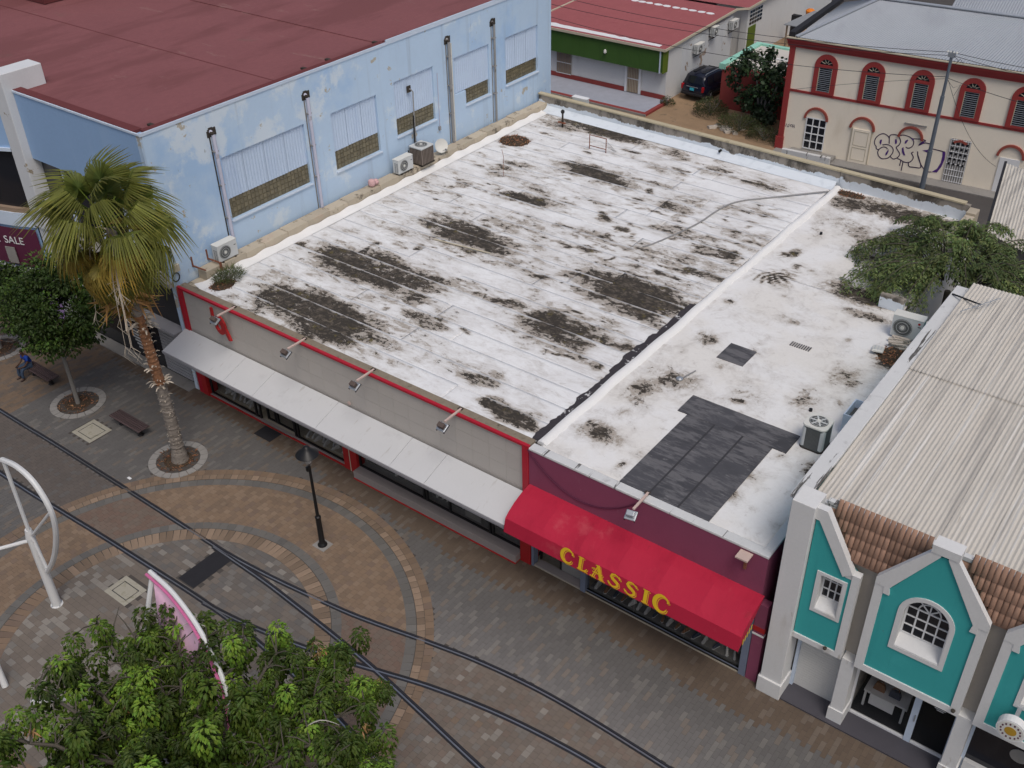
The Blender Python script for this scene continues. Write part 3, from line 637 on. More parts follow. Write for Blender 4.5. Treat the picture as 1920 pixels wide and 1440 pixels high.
def sheet(name, x0, x1, y0, y1, zf, st, mat, parent, d=.125):
    nx_ = max(2, int((x1-x0)/d)+1); ny_ = max(2, int((y1-y0)/d)+1)
    X, Yg = np.meshgrid(np.linspace(x0, x1, nx_), np.linspace(y0, y1, ny_)); Zg = zf(X, Yg)
    V = np.stack([X, Yg, Zg], 2).reshape(-1, 3); lap = np.zeros((ny_, nx_)); lap[-1, :] = .75; lap[0, :] = .3; lap = lap.ravel(); i = np.arange(nx_*ny_).reshape(ny_, nx_)
    F = np.stack([i[:-1, :-1], i[:-1, 1:], i[1:, 1:], i[1:, :-1]], 2).reshape(-1, 4)
    k = len(V); rim = np.concatenate([i[0, :], i[1:, -1], i[-1, ::-1][1:], i[::-1, 0][1:]])
    Vr = V[rim].copy(); Vr[:, 2] -= .03; n = len(rim)
    Fr = np.stack([rim[:-1], k+np.arange(n-1), k+np.arange(1, n), rim[1:]], 1)
    Va = np.concatenate([V, Vr])
    return npmesh(name, Va, np.concatenate([F, Fr]), mat, parent, fattr={'stain': st(Va[:, 0], Va[:, 1])*(1-np.concatenate([lap, np.zeros(n)])*(mat == 'roof_white'))}, smooth=True)
M().box(-.3, 16.9, .425, 24.3, 4.8, 4.93).build('roof_slab', 'concrete', shopA)
yb = list(np.arange(.42, 23.8, .985)); yb[-1] = 23.75
for i in range(len(yb)-1):
    cuts = sorted(random.sample(list(np.arange(3.5, 14, .5)), 1 if i % 3 else 2)); xs = [.42]+[float(c) for c in cuts]+[16.93]
    for j in range(len(xs)-1):
        y0, y1 = yb[i]-.06, yb[i+1]; lift = .004*(j % 2)
        wob = lambda X, Yg, y0=y0, lift=lift: 4.958+.009*np.clip((Yg-y0)/1.04, 0, 1)+lift+.010*np.sin(X*.45+y0)*np.cos(Yg*.4)
        sheet('membrane_sheet', xs[j]-(.05 if j else 0), xs[j+1], y0, y1, wob, lambda a, b, am=random.uniform(.72, 1.18): stainA(a, b, am), 'roof_white', shopA)
# ridge strip between the two roofs and tar seam beside it
rd = M()
prof = [(-.24, -.04), (-.20, .10), (-.08, .17), (.10, .17), (.20, .10), (.30, -.04)]
ys = np.linspace(.42, 23.55, 60); k = 0
for y in ys:
    w = .02*math.sin(y*2.3)+.015*math.sin(y*.9); s_ = 1 if y > 11.5 else .75
    for a, b in prof: rd.v.append((17.14+a*.72+w, y, 4.96+b*s_*.8))
for i in range(len(ys)-1):
    for j in range(5): rd.f.append((i*6+j, i*6+j+1, (i+1)*6+j+1, (i+1)*6+j))
rd.f.append((0, 1, 2, 3, 4, 5))
rd.build('ridge_strip', 'ridge_white', shopA, True)
tm = M(); L_ = []; 
for y in np.arange(.45, 11.4, .11):
    n_ = mnoise.noise(Vector((y*1.7, 3.1, 0)))*.20+mnoise.noise(Vector((y*6, 9, 0)))*.07; L_.append((16.74+n_*.8-(.08 if 5 < y < 8 else 0)+(.25 if y > 10.6 else 0), y))
for i in range(len(L_)-1):
    a, b = L_[i], L_[i+1]; tm.add([(a[0], a[1], 4.995), (17.0, a[1], 5.0), (17.0, b[1], 5.0), (b[0], b[1], 4.995), (a[0]-.01, a[1], 4.96), (b[0]-.01, b[1], 4.96)], [(0, 1, 2, 3), (0, 3, 5, 4)])
tm.build('tar_seam', 'tar', shopA)
# parapet of beige blocks along the blue wall
x = 0; y = .12; k = 0
M().box(-.3, .30, .43, 24.3, 4.8, 4.95).build('parapet_base', 'block_beige', shopA)
bw = 1.12
while y < 24.3:
    w = min(bw*random.uniform(.85, 1.2), 24.35-y); h = 5.34+random.uniform(-.035, .035)
    if y > .4: M().box(-.28, .27+random.uniform(-.015, .015), y+.006, y+w-.006, 4.951, h).build('parapet_block', 'block_beige', shopA, bevel=.012)
    y += w
wb = M()   # white paint fillet at the foot of the blocks
for i, yy in enumerate(np.linspace(.44, 23.8, 120)):
    h = 5.10+.06*mnoise.noise(Vector((yy*1.3, 0, 0)))+(.03*math.sin(yy*5)); wb.v += [(.29, yy, h), (.36, yy, h-.05), (.72, yy, 4.985)]
    if i:
        b = 3*(i-1)
        for j in range(2): wb.f.append((b+j, b+j+1, b+j+4, b+j+3))
wb.build('paint_fillet', 'ridge_white', shopA, True)
# rear parapet (rear wall of both roofs)
def prism_y(name, x0, x1, ya, yb_, z0, z1, th, mat, parent):
    return M().add([(x0, ya, z0), (x1, yb_, z0), (x1, yb_+th, z0), (x0, ya+th, z0), (x0, ya, z1), (x1, yb_, z1), (x1, yb_+th, z1), (x0, ya+th, z1)], [(0, 3, 2, 1), (4, 5, 6, 7), (0, 1, 5, 4), (1, 2, 6, 5), (2, 3, 7, 6), (3, 0, 4, 7)]).build(name, mat, parent)
prism_y('rear_parapet', -.28, 17.1, 24.32, 23.72, 0, 5.70, .20, 'parapet_face', shopA)
prism_y('parapet_cap', -.30, 17.1, 24.28, 23.68, 5.701, 5.77, .29, 'parapet_cap', shopA)
cz = M()
for i, xx in enumerate(np.linspace(.3, 17.0, 60)):
    yy = 24.31-.60*(xx+.28)/17.38; cz.v += [(xx, yy, 5.2), (xx, yy-.16, 5.06), (xx, yy-.55, 4.99)]
    if i:
        b = 3*(i-1)
        for j in range(2): cz.f.append((b+j, b+j+1, b+j+4, b+j+3))
cz.build('parapet_fillet', 'parapet_face', shopA, True)
# ------------------------------------------------------------------ right shop, maroon, with red fabric awning
shopB = thing('shop_building', 'maroon fronted shop with patched white roof and red fabric awning', 'building', (21, 0, 0))
M().box(17.0, 25.02, 3.2, 14.5, -.1, 4.78).build('wall', 'maroon', shopB); M().box(17.0, 23.4, 14.5, 23.6, -.1, 4.78).build('rear_wall', 'wall_white', shopB)
M().box(17.0, 25.0, .2, 3.2, 2.7, 4.78).build('ceiling', 'interior', shopB); M().box(17.03, 25.0, 0, 3.2, -.1, .055).build('floor', 'interior_floor', shopB)
M().box(17.03, 25.0, 3.0, 3.18, .06, 2.7).build('back_wall', 'interior', shopB)
M().box(16.98, 25.05, .0, .199, 2.5, 4.93).build('front_wall', 'maroon', shopB)
M().box(24.85, 25.05, .2, 14.5, 0, 4.93).build('side_wall', 'maroon', shopB)
M().box(16.98, 25.07, -.02, .30, 4.932, 5.02).build('coping', 'weathered_white', shopB, bevel=.02)
M().box(24.80, 25.07, .30, 14.5, 4.932, 5.02).build('coping', 'weathered_white', shopB, bevel=.02)
SB = [(18.7, 5.9, .9, .7, .55), (18.2, 4.8, .6, .9, .5), (18.3, 2.0, 1.0, .6, .45), (22.9, 1.7, .5, .4, .55), (18.5, 8.8, .4, .4, .6), (20.3, 22.6, 3.5, 1.0, .62), (18.2, 22.3, 1.3, .8, .6), (20.6, 19.4, 1.1, 1.0, .5), (21.8, 14.9, 1.6, .7, .75), (22.6, 13.6, 1.0, .35, .55), (21.0, 18.0, 1.2, .8, .45), (19.4, 20, 1.6, 1.2, .35), (24.3, 11.3, .6, .9, .7), (23.4, 9.5, .7, .9, .35), (22.8, 7.3, .5, .8, .4), (24.5, 4.2, .4, .5, .6), (17.8, 11.6, .3, .2, .5), (21.2, 6.7, .9, .6, .3), (21.1, 6.0, .25, .2, .6), (20.3, 11.7, .8, .3, .35), (18.2, 16.6, .25, .5, .7), (20.7, 15.2, .5, .3, .5)]
SB2 = [(_r.uniform(17.6, 24.5), _r.uniform(1, 23), _r.uniform(.1, .5), _r.uniform(.08, .5), _r.uniform(.12, .36)) for _ in range(90)]
def stainB(x, y):
    s = np.zeros_like(x)
    for bx, by, rx, ry, am in SB+SB2:
        s = np.maximum(s, am*1.3*np.exp(-(((x-bx)/rx)**2+((y-by)/ry)**2)))
    # palm frond print burned into the paint: a fan of rays
    dx, dy = x-17.85, y-14.9; rr_ = np.hypot(dx, dy); an = np.arctan2(dy, dx)
    ray = (.55+.45*np.cos(an*24))*np.exp(-((rr_-.85)/.60)**2)*np.exp(-((an+.75)/.95)**2); s = np.maximum(s, ray*1.35)
    dx, dy = x-17.5, y-16.4; rr_ = np.hypot(dx, dy); an = np.arctan2(dy, dx); s = np.maximum(s, (.5+.5*np.cos(an*20))*np.exp(-((rr_-.4)/.3)**2)*np.exp(-((an+.3)/.7)**2)*.85)
    return s
flat = lambda X, Yg: 4.965+.012*np.sin(X*.8)*np.cos(Yg*.5)
M().box(17.0, 24.8, .31, 14.5, 4.78, 4.9).build('roof_slab', 'concrete', shopB); M().box(17.0, 23.4, 14.5, 23.6, 4.78, 4.9).build('roof_slab', 'concrete', shopB)
sheet('roof_skin', 17.2, 24.81, .30, 14.5, flat, stainB, 'roof_white_old', shopB, .11); sheet('roof_skin', 17.2, 23.4, 14.5, 23.7, flat, stainB, 'roof_white_old', shopB, .11)
prism_y('rear_parapet', 17.12, 22.95, 23.72, 23.45, 0, 5.70, .20, 'parapet_face', shopB); prism_y('parapet_cap', 17.12, 22.75, 23.68, 23.42, 5.701, 5.77, .29, 'parapet_cap', shopB)
for k in range(7): M().box(22.98, 23.38, 23.4-.62*k-.6, 23.4-.62*k, 4.8, 5.72-.10*k-random.uniform(0, .05)).build('parapet_block', 'block_beige', shopB, bevel=.015)
M().box(22.5, 23.4, 14.5, 14.75, 4.8, 5.5).build('stub_parapet', 'parapet_face', shopB, bevel=.03)
# bitumen repair sheets
def bit(x0, x1, y0, y1, z=4.988): M().box(x0, x1, y0, y1, 4.95, z).build('bitumen_sheet', 'bitumen', shopB, bevel=.004)
for k in range(4): bit(19.72+k*.94, 19.72+(k+1)*.94+.02, 4.42, 5.45, 5.000+.004*(k % 2))
for k in range(3):
    for j in range(3): bit(20.08+k*.985, 20.08+(k+1)*.985+.02, .34+j*1.37, .34+(j+1)*1.37-.002, 4.988+.004*((k+j) % 2))
bit(19.26, 20.26, 7.93, 9.04)
for xx in (21.065, 22.05): M().box(xx-.03, xx+.03, .35, 4.41, 4.99, 4.9965).build('bitumen_seam', 'bitumen_seam', shopB)
g = M()
for k in range(9): g.box(20.98+k*.085, 20.98+k*.085+.045, 10.12, 10.40, 4.97, 4.992)
g.build('vent_slots', 'bitumen', shopB)
M().lathe([(.11, 0), (.12, .06), (.05, .10), (0, .11)], (18.9, 6.0, 4.97), 10).build('drain_dome', 'steel', shopB); M().beam((18.95, 6.05, 5.02), (19.1, 6.75, 5.0), .03, .03).build('rod', 'grey_pipe', shopB)
# fabric awning
AWP = [(-.0, 3.56), (-.42, 3.50), (-.82, 3.36), (-1.12, 3.20), (-1.30, 3.06), (-1.40, 2.56)]
xs = [17.0, 18.35, 19.7, 21.05, 22.4, 23.75, 25.13]
fab = M()
XX = []
for i in range(6):
    for q in range(6): XX.append((xs[i]+(xs[i+1]-xs[i])*q/6, 0.04*math.sin(math.pi*q/6)))
XX.append((25.13, 0))
for (x_, sag) in XX:
    for k, (y_, z_) in enumerate(AWP): fab.v.append((x_, y_, z_-(sag if 0 < k < 4 else 0)))
for i in range(len(XX)-1):
    for k in range(5): fab.f.append((i*6+k, i*6+k+1, (i+1)*6+k+1, (i+1)*6+k))
n_ = len(XX)
for e in (0, n_-1): fab.f.append(tuple(e*6+k for k in range(6)))
awning = fab.build('awning', 'awning_red', shopB); awning['label'] = 'red fabric awning lettered in yellow'
sm = awning.modifiers.new('solid', 'SOLIDIFY'); sm.thickness = .012
for x_ in xs: M().tube([(min(max(x_, 17.04), 25.09), y_*.94, z_-.05) for y_, z_ in AWP], .015, 6).build('awning_rib', 'steel', awning)
# lettering on the valance: CLASSIC with an inline shadow
def stroke(m, pts, ws, f, d):
    pts = [np.array(p, float) for p in pts]; n = len(pts); A = []; B = []
    for i in range(n):
        t = pts[min(i+1, n-1)]-pts[max(i-1, 0)]; t /= np.linalg.norm(t); nn = np.array([-t[1], t[0]]); A.append(tuple(pts[i]+nn*ws[i]/2)); B.append(tuple(pts[i]-nn*ws[i]/2))
    m.prism(A+B[::-1], f, d)
def glyph(ch):
    S = []
    if ch == 'C':
        P = [(.52+.44*math.cos(rad(a)), .5+.5*math.sin(rad(a))) for a in range(38, 325, 14)]; n = len(P)
        S.append((P, [.07+.20*math.sin(math.pi*i/(n-1))**1.3 for i in range(n)])); S.append(([(.80, .98), (.90, .70)], [.02, .14])); S.append(([(.88, .30), (.80, .12)], [.03, .10]))
    if ch == 'L': S = [([(.22, 0), (.22, 1)], [.24, .24]), ([(.02, .97), (.46, .97)], [.07, .07]), ([(.02, .035), (.78, .035)], [.07, .07]), ([(.62, .03), (.80, .30)], [.16, .02])]
    if ch == 'I': S = [([(.25, 0), (.25, 1)], [.26, .26]), ([(.03, .965), (.47, .965)], [.07, .07]), ([(.03, .035), (.47, .035)], [.07, .07])]
    if ch == 'A': S = [([(.14, .0), (.48, 1)], [.09, .09]), ([(.46, 1.0), (.80, .0)], [.23, .23]), ([(.12, .40), (.86, .40)], [.06, .06]), ([(.30, .95), (.58, 1.0)], [.07, .07]), ([(-.02, .03), (.34, .03)], [.07, .07]), ([(.60, .03), (1.0, .03)], [.07, .07]), ([(.06, .62), (.30, .70)], [.06, .06])]
    if ch == 'S':
        P = [(.76, .80), (.62, .93), (.44, .97), (.26, .90), (.20, .74), (.32, .60), (.52, .50), (.70, .38), (.74, .22), (.62, .07), (.42, .03), (.24, .08), (.12, .22)]
        S = [(P, [.06, .08, .12, .17, .20, .22, .24, .22, .20, .17, .12, .08, .06]), ([(.74, .96), (.84, .72)], [.02, .12]), ([(.14, .06), (.04, .30)], [.02, .12])]
    return S
LET = [('C', 19.17, 2.63, .46, .44), ('L', 19.78, 2.62, .44, .42), ('A', 20.26, 2.61, .45, .46), ('S', 20.86, 2.61, .44, .45), ('S', 21.42, 2.61, .45, .46), ('I', 22.02, 2.61, .45, .45), ('C', 22.40, 2.60, .52, .49)]
def vf(dx, dz, lift): 
    # the valance leans out: y = -1.30 at z=3.06 to -1.40 at z=2.56
    return lambda a, b, t: (a+dx, -1.30-.20*(3.06-(b+dz))-.010-lift-t, b+dz)
for ch, x_, z_, h_, w_ in LET:
    for nm, mt, dx, dz, lf in (('letter_shadow', 'yellow_paint', .040, -.030, .000), ('letter_gap', 'awning_red', .020, -.014, .004), ('letter', 'yellow_paint', 0, 0, .008)):
        m = M()
        for q, (P, ws) in enumerate(glyph(ch)):
            stroke(m, [(x_+p[0]*w_*1.05, z_+p[1]*h_) for p in P], [w*h_ for w in ws], vf(dx, dz, lf+q*.0005), .003)
        m.build(nm, mt, awning)
for k in range(5): M().box(25.145, 25.15, -1.2+k*.12, -1.14+k*.12, 2.66+k*.04, 2.86+k*.04).build('side_letter', 'yellow_paint', awning)
# ground floor front of the maroon shop
for x_, w_ in ((17.05, .10), (19.02, .20), (24.72, .22)): M().box(x_, x_+w_, -.02, .22, 0, 2.5).build('steel_column', 'blue_steel', shopB)
M().box(24.96, 25.30, -.02, .25, 0, 3.2).build('end_pier', 'maroon', shopB); M().box(24.95, 25.31, -.03, .10, 1.95, 2.02).build('pier_stripe', 'white_paint', shopB); M().box(24.95, 25.31, -.03, .10, 2.12, 2.30).build('pier_sign', 'red_paint', shopB)
M().box(17.2, 18.0, .35, .365, .06, 2.5).build('window', 'shop_glass', shopB); M().box(17.98, 18.06, .31, .40, .06, 2.5).build('door_post', 'dark_frame', shopB); M().box(18.06, 19.0, .32, .335, .06, 2.5).build('door', 'concrete', shopB); M().box(17.2, 19.0, .0, .3, .056, .10).build('door_step', 'sill_grey', shopB); M().box(17.17, 17.2, .31, .40, .06, 2.5).build('door_post', 'dark_frame', shopB)
M().box(19.24, 24.70, .02, .10, .0, .16).build('window_rail', 'dark_frame', shopB)
for a, b in ((19.25, 21.0), (21.03, 22.8), (22.83, 24.69)): M().box(a, b, .06, .072, .16, 2.5).build('window', 'shop_glass', shopB)
M().box(19.24, 24.70, .005, .019, .155, .185).build('window_bead', 'blue_steel', shopB)
for k in range(4): M().box(19.3, 24.65, .16+.32*k, .48+.32*k, .056, .22+.26*k).build('display_step', 'interior', shopB)
# ------------------------------------------------------------------ pale blue building
blue = thing('corner_building', 'tall pale blue building with flat dark red roof and glass block windows', 'building', (-9, 6, 0))
XW = -.4
M().box(-26, -.62, 0.55, 25.6, -.1, 11.05).build('body', 'blue_front', blue)
WINS = [(3.30, 7.72, 6.58, 7.47, 9.24, 4), (9.26, 12.10, 6.56, 7.46, 9.20, 3), (13.27, 16.0, 6.86, 7.68, 9.43, 3), (18.34, 20.25, 6.88, 7.65, 9.40, 2), (21.6, 24.4, 6.92, 7.67, 9.36, 3)]
wl = M(); yp_ = 0.0
for (y0, y1, z0, zs, z1, nn) in WINS:
    ya = 17.53 if abs(y0-18.34) < .01 else y0
    wl.box(-.62, XW, yp_, ya, 0, 11.22); wl.box(-.62, XW, ya, y1, 0, z0); wl.box(-.62, XW, ya, y1, z1, 11.22)
    if ya != y0: wl.box(-.62, XW, ya, y0, z0, 7.60)
    yp_ = y1
wl.box(-.62, XW, yp_, 25.62, 0, 11.22)
wl.build('side_wall', 'blue_wall', blue)
gb_me = shared(M().box(-.03, .02, -.084, .084, -.084, .084), 'glass_block', 'block_glass')
for (y0, y1, z0, zs, z1, nn) in WINS:
    ya = 17.53 if abs(y0-18.34) < .01 else y0
    M().box(-.61, -.55, y0, y1, z0, zs).build('block_panel', 'block_joint', blue)
    ny_ = int(round((y1-y0)/.205)); nz_ = 4; sy_ = (y1-y0)/ny_; sz_ = (zs-z0)/nz_
    for i in range(ny_):
        for j in range(nz_): piece('glass_block', gb_me, blue, (-.535, y0+sy_*(i+.5), z0+sz_*(j+.5)), (0, 0, 0), (1, sy_/.198, sz_/.198))
    # corrugated shutter sheets
    sw = (y1-ya)/nn
    for k in range(nn):
        m = M(); yy0 = ya+k*sw+.006; yy1 = ya+(k+1)*sw-.006; n = int((yy1-yy0)/.0375); zb = zs-.03+.02*random.random()
        if abs(y0-18.34) < .01 and k == 0: zb = 7.63
        for i in range(n+1):
            y = yy0+(yy1-yy0)*i/n; x = -.50+(.022 if (i//2) % 2 else 0)
            m.v += [(x, y, zb), (x, y, z1+.0)]
            if i: m.f.append((2*i-2, 2*i, 2*i+1, 2*i-1))
        m.build('shutter_sheet', 'shutter_blue', blue)
    M().box(-.40, -.33, y0-.05, y1+.05, z0-.09, z0-.005).build('window_sill', 'blue_trim', blue, bevel=.01)
# red roof
M().box(-26, -.6, .4, 13.0, 11.05, 11.16).build('roof', 'roof_red', blue); M().box(-26, -.6, 13.0, 25.6, 11.05, 11.20).build('roof', 'roof_red', blue)
M().box(-.72, -.42, .3, 12.99, 11.221, 11.31).build('roof_kerb', 'roof_red_rim', blue); M().box(-.60, -.42, 13.0, 25.62, 11.221, 11.34).build('roof_kerb', 'roof_red_rim', blue)
M().box(-.42, -.365, -.01, 12.99, 11.18, 11.30).build('drip_edge', 'blue_trim', blue); M().box(-.42, -.36, 13.0, 25.64, 11.19, 11.40).build('drip_edge', 'blue_trim', blue)
for yy in (8.6, 10.0, 12.9, .9): M().box(-1.15, -.73, yy, yy+.16, 11.16, 11.24).build('roof_drain', 'grime', blue)
M().box(-26, -.6, 6.98, 7.02, 11.161, 11.172).build('roof_seam', 'roof_red_rim', blue)
M().box(-25.5, -19.5, 8.3, 20, 11.2, 13.5).build('roof_room', 'roof_red_rim', blue)
# front face
M().box(-8.62, -.62, -.0, .35, 8.42, 11.22).build('front_parapet', 'blue_front', blue); M().box(-8.62, -.40, -.04, .02, 11.221, 11.30).build('drip_edge', 'blue_trim', blue); M().box(-8.62, -.73, .021, .39, 11.221, 11.33).build('roof_kerb', 'roof_red_rim', blue)
M().box(-8.62, -.62, .30, .36, 5.2, 8.41).build('upper_glazing', 'dark_glass', blue); M().box(-8.6, -.41, -.25, .3, 5.0, 5.19).build('canopy', 'concrete', blue)
for x_ in (-7, -5, -3, -1.2): M().box(x_-.06, x_+.06, .2, .29, 5.2, 8.41).build('mullion', 'blue_trim', blue)
M().box(-8.6, -.63, .20, .5, 2.9, 4.99).build('shop_fascia', 'shop_dark', blue); M().box(-8.6, -.63, .22, .5, 0, 2.89).build('shop_front', 'dark_glass', blue)
M().box(-8.6, -.63, -.4, .2, 2.78, 2.88).build('shop_canopy', 'awning_edge', blue)
for k in range(16): M().box(-2.7, -.95, .17, .20, .12+k*.16, .12+k*.16+.13).build('shutter_slat', 'awning_edge', blue)
M().box(-8.6, -.63, -.35, .2, -.005, .05).build('shop_step', 'concrete', blue)
M().box(-5.25, -3.5, .10, .18, .45, 2.7).build('shop_board', 'shop_dark', blue)
M().lathe([(.36, 0), (.36, .015)], (0, 0, 0), 20).build('emblem', 'emblem_green', blue, org=(0, 0, 0)).matrix_local = Matrix.Translation((-4.9+9, .085-6, 2.25)) @ Matrix.Rotation(rad(90), 4, 'X')
M().lathe([(.24, 0), (.24, .02)], (0, 0, 0), 20).build('emblem_core', 'shop_dark', blue, org=(0, 0, 0)).matrix_local = Matrix.Translation((-4.9+9, .082-6, 2.25)) @ Matrix.Rotation(rad(90), 4, 'X')
for k in range(8): M().box(-4.95+.08*k, -3.85+.05*k-.15*(k % 3), .08, .095, 1.72-k*.16, 1.80-k*.16).build('sign_line', 'tree_sign_white', blue)
# tall white fin and the rounded bay with the sale banner
M().box(-9.55, -8.63, -.35, 1.5, 5.2, 12.0).build('fin', 'white_peel', blue, bevel=.03); M().box(-9.45, -8.75, -.25, .8, 0, 5.2).build('fin_foot', 'white_peel', blue)
bay = [(-9.56, -.25), (-10.3, -.62), (-11.2, -.92), (-12.3, -1.12), (-13.6, -1.2), (-15.2, -1.1), (-17, -.8), (-19, -.3)]
def bayband(name, mat, z0, z1, off=0.0, th=.12):
    m = M()
    for i, (a, b) in enumerate(bay):
        m.v += [(a, b-off, z0), (a, b-off, z1), (a, b-off+th, z1), (a, b-off+th, z0)]
        if i:
            k = 4*(i-1)
            for j in range(4): m.f.append((k+j, k+(j+1) % 4, k+4+(j+1) % 4, k+4+j))
    return m.build(name, mat, blue, True)
bayband('bay_upper', 'blue_front', 8.75, 11.3, .0, .5); bayband('bay_cill', 'blue_trim', 8.6, 8.75, .1, .5); bayband('bay_glazing', 'dark_glass', 5.95, 8.6, -.15, .05); bayband('bay_shelf', 'timber', 5.75, 5.95, .05, .5); bayband('bay_band', 'blue_trim', 5.1, 5.75, .1, .5)
bayband('bay_spandrel', 'blue_front', 3.0, 5.1, 0, .4); bayband('bay_lower_band', 'white_peel', 2.72, 3.0, .12, .5); bayband('bay_lilac_band', 'lilac_wall', 2.4, 2.72, .06, .5); bayband('bay_lower', 'lilac_wall', 0, 2.4, -.2, .3)
for a in (-10.9, -12.5, -14): M().box(a-.09, a+.09, -1.15, -.55, 0, 2.4).build('bay_post', 'plum', blue)
bn = thing('sale_banner', 'dark plum FOR SALE banner on the rounded blue bay', 'banner', (-11, -1, 3.1))
m = M(); 
for i, (a, b) in enumerate(bay[0:6]): m.v += [(a, b-.13, 3.12), (a, b-.13, 5.0)]; 
for i in range(1, 6): m.f.append((2*i-2, 2*i, 2*i+1, 2*i-1))
m.build('cloth', 'plum', bn)
def text(body, size, mat, parent, Mx, name='lettering', ext=.004):
    cu = bpy.data.curves.new(name, 'FONT'); cu.body = body; cu.size = size; cu.extrude = ext; cu.align_x = 'LEFT'
    o = bpy.data.objects.new(name, cu); COL.objects.link(o); dg = bpy.context.evaluated_depsgraph_get(); me = bpy.data.meshes.new_from_object(o.evaluated_get(dg)); bpy.data.objects.remove(o)
    me.materials.clear(); me.materials.append(MATS[mat]); ob = link(bpy.data.objects.new(name, me), parent); ob.matrix_local = Matrix.Translation(-ORG.get(parent, Vector((0, 0, 0)))) @ Mx; ORG[ob] = ORG.get(parent)
    return ob
VT = Matrix.Rotation(rad(90), 4, 'X')
text('FOR', .50, 'white_paint', bn, Matrix.Translation((-12.35, -1.31, 4.22)) @ Matrix.Rotation(rad(8), 4, 'Z') @ VT); text('SALE', .50, 'white_paint', bn, Matrix.Translation((-11.2, -1.10, 4.22)) @ Matrix.Rotation(rad(20), 4, 'Z') @ VT)
M().box(-11.25, -10.75, -1.0, -.97, 3.25, 4.05, Matrix.Translation((-11, -.98, 0)) @ Matrix.Rotation(rad(20), 4, 'Z') @ Matrix.Translation((11, .98, 0)) @ Matrix.Translation((0, -.09, 0))).build('panel', 'concrete', bn)
# drain pipes down the blue wall with rusty outlets
for yy, mt in ((3.06, 'lilac_pipe'), (8.0, 'lilac_pipe'), (17.1, 'grey_pipe'), (20.58, 'grey_pipe')):
    t = thing('drain_pipe', {3.06: 'lilac drain pipe left of the widest glass block window', 8.0: 'lilac drain pipe right of the widest glass block window', 17.1: 'grey double drain pipe in the middle of the blue wall', 20.58: 'thin grey drain pipe left of the last window of the blue wall'}[yy], 'drain pipe', (XW, yy, 5.1), group='drain pipes on the blue wall')
    M().tube([(-.40, yy-.02, 10.42), (-.30, yy-.01, 10.38), (-.27, yy, 10.25), (-.27, yy, 5.36)], .075 if yy != 20.58 else .055, 10).build('pipe', mt, t, True)
    if yy == 17.1: M().tube([(-.33, yy+.19, 10.2), (-.33, yy+.19, 5.36)], .05, 8).build('second_pipe', 'white_plastic', t, True)
    hd = M(); [hd.box(-.40, -.385+.004*q, yy-.20+.05*q, yy-.05+.07*q, 10.2+.04*(q % 3), 10.45+.03*((q*7) % 5)) for q in range(5)]; hd.lathe([(.085, -.05), (.10, .02), (.07, .08)], (-.30, yy-.01, 10.36), 9); hd.build('outlet', 'grime', t)
    for zz in (9.6, 8.2, 6.8): M().box(-.40, -.24, yy-.10, yy+.10, zz, zz+.05).build('clip', 'grey_pipe', t)
    M().box(-.399, -.394, yy-.13, yy-.07, 5.3, 10.2).build('grime_strip', 'soft_grime' if yy > 5 else 'grime', t)
cd = thing('conduit', 'bent electrical conduit running down to the square condenser', 'conduit', (XW, 14.25, 6.3))
M().tube([(-.42, 14.25, 8.86), (-.30, 14.28, 8.84), (-.24, 14.36, 8.7), (-.24, 14.33, 8.3), (-.24, 14.3, 6.3)], .03, 6).build('pipe', 'grey_pipe', cd, True); M().tube([(-.22, 14.24, 7.6), (-.22, 14.2, 6.3)], .035, 6).build('sleeve', 'black_plastic', cd, True); M().box(-.41, -.36, 14.12, 14.36, 8.7, 9.0).build('hole_plate', 'grime', cd)
c2 = thing('conduit', 'thin pale pipe with small tap beside the third window', 'conduit', (XW, 16.2, 6)); M().tube([(-.36, 16.25, 9.05), (-.36, 16.22, 6.3)], .02, 6).build('pipe', 'lilac_pipe', c2); M().box(-.38, -.30, 16.12, 16.24, 6.25, 6.45).build('tap_box', 'grey_pipe', c2)
# ------------------------------------------------------------------ white house with green fascia and red roof
gh = thing('house', 'low white house with dark green corrugated fascia and red roof', 'house', (-6, 41, 0))
M().box(-18, -1.75, 41.0, 50.4, -.05, 3.55).build('wall', 'wall_white', gh)
M().box(-18, -4.0, 50.4, 70, -.05, 3.55).build('rear_wall', 'wall_white', gh)
M().box(-4.0, -1.3, 52.0, 68, -.05, 3.9).build('annex_wall', 'wall_white', gh)
M().box(-1.752, -1.735, 43.0, 50.3, .1, 3.3).build('spalled_render', 'wall_spall', gh)
# corrugated skins on the front wall and the fascia
def ribbed(x0, x1, y, z0, z1, pitch, amp, mat, name, parent, ribs_x=True):
    m = M(); n = int((x1-x0)/pitch*2)
    for i in range(n+1):
        x = x0+(x1-x0)*i/n; d = amp if i % 2 else 0; m.v += [(x, y-d, z0), (x, y-d, z1)]
        if i: m.f.append((2*i-2, 2*i, 2*i+1, 2*i-1))
    return m.build(name, mat, parent)
for k in range(6): ribbed(-11.6+k*1.62, -11.6+(k+1)*1.62-.01, 40.33, 2.12, 3.72, .10, .018, 'green_metal', 'fascia_sheet', gh)
M().box(-11.6, -1.70, 40.34, 41.0, 2.16, 3.70).build('fascia_back', 'green_metal', gh); M().box(-1.70, -1.66, 40.3, 40.98, 2.1, 3.72).build('fascia_end', 'green_light', gh); M().box(-1.95, -1.86, 40.28, 40.32, 2.1, 3.74).build('corner_strip', 'blue_trim', gh)
ribbed(-9.4, -5.0, 40.985, .45, 2.15, .10, .012, 'wall_white', 'ribbed_wall', gh); ribbed(-3.6, -2.1, 40.985, .45, 2.15, .10, .012, 'wall_white', 'ribbed_wall', gh)
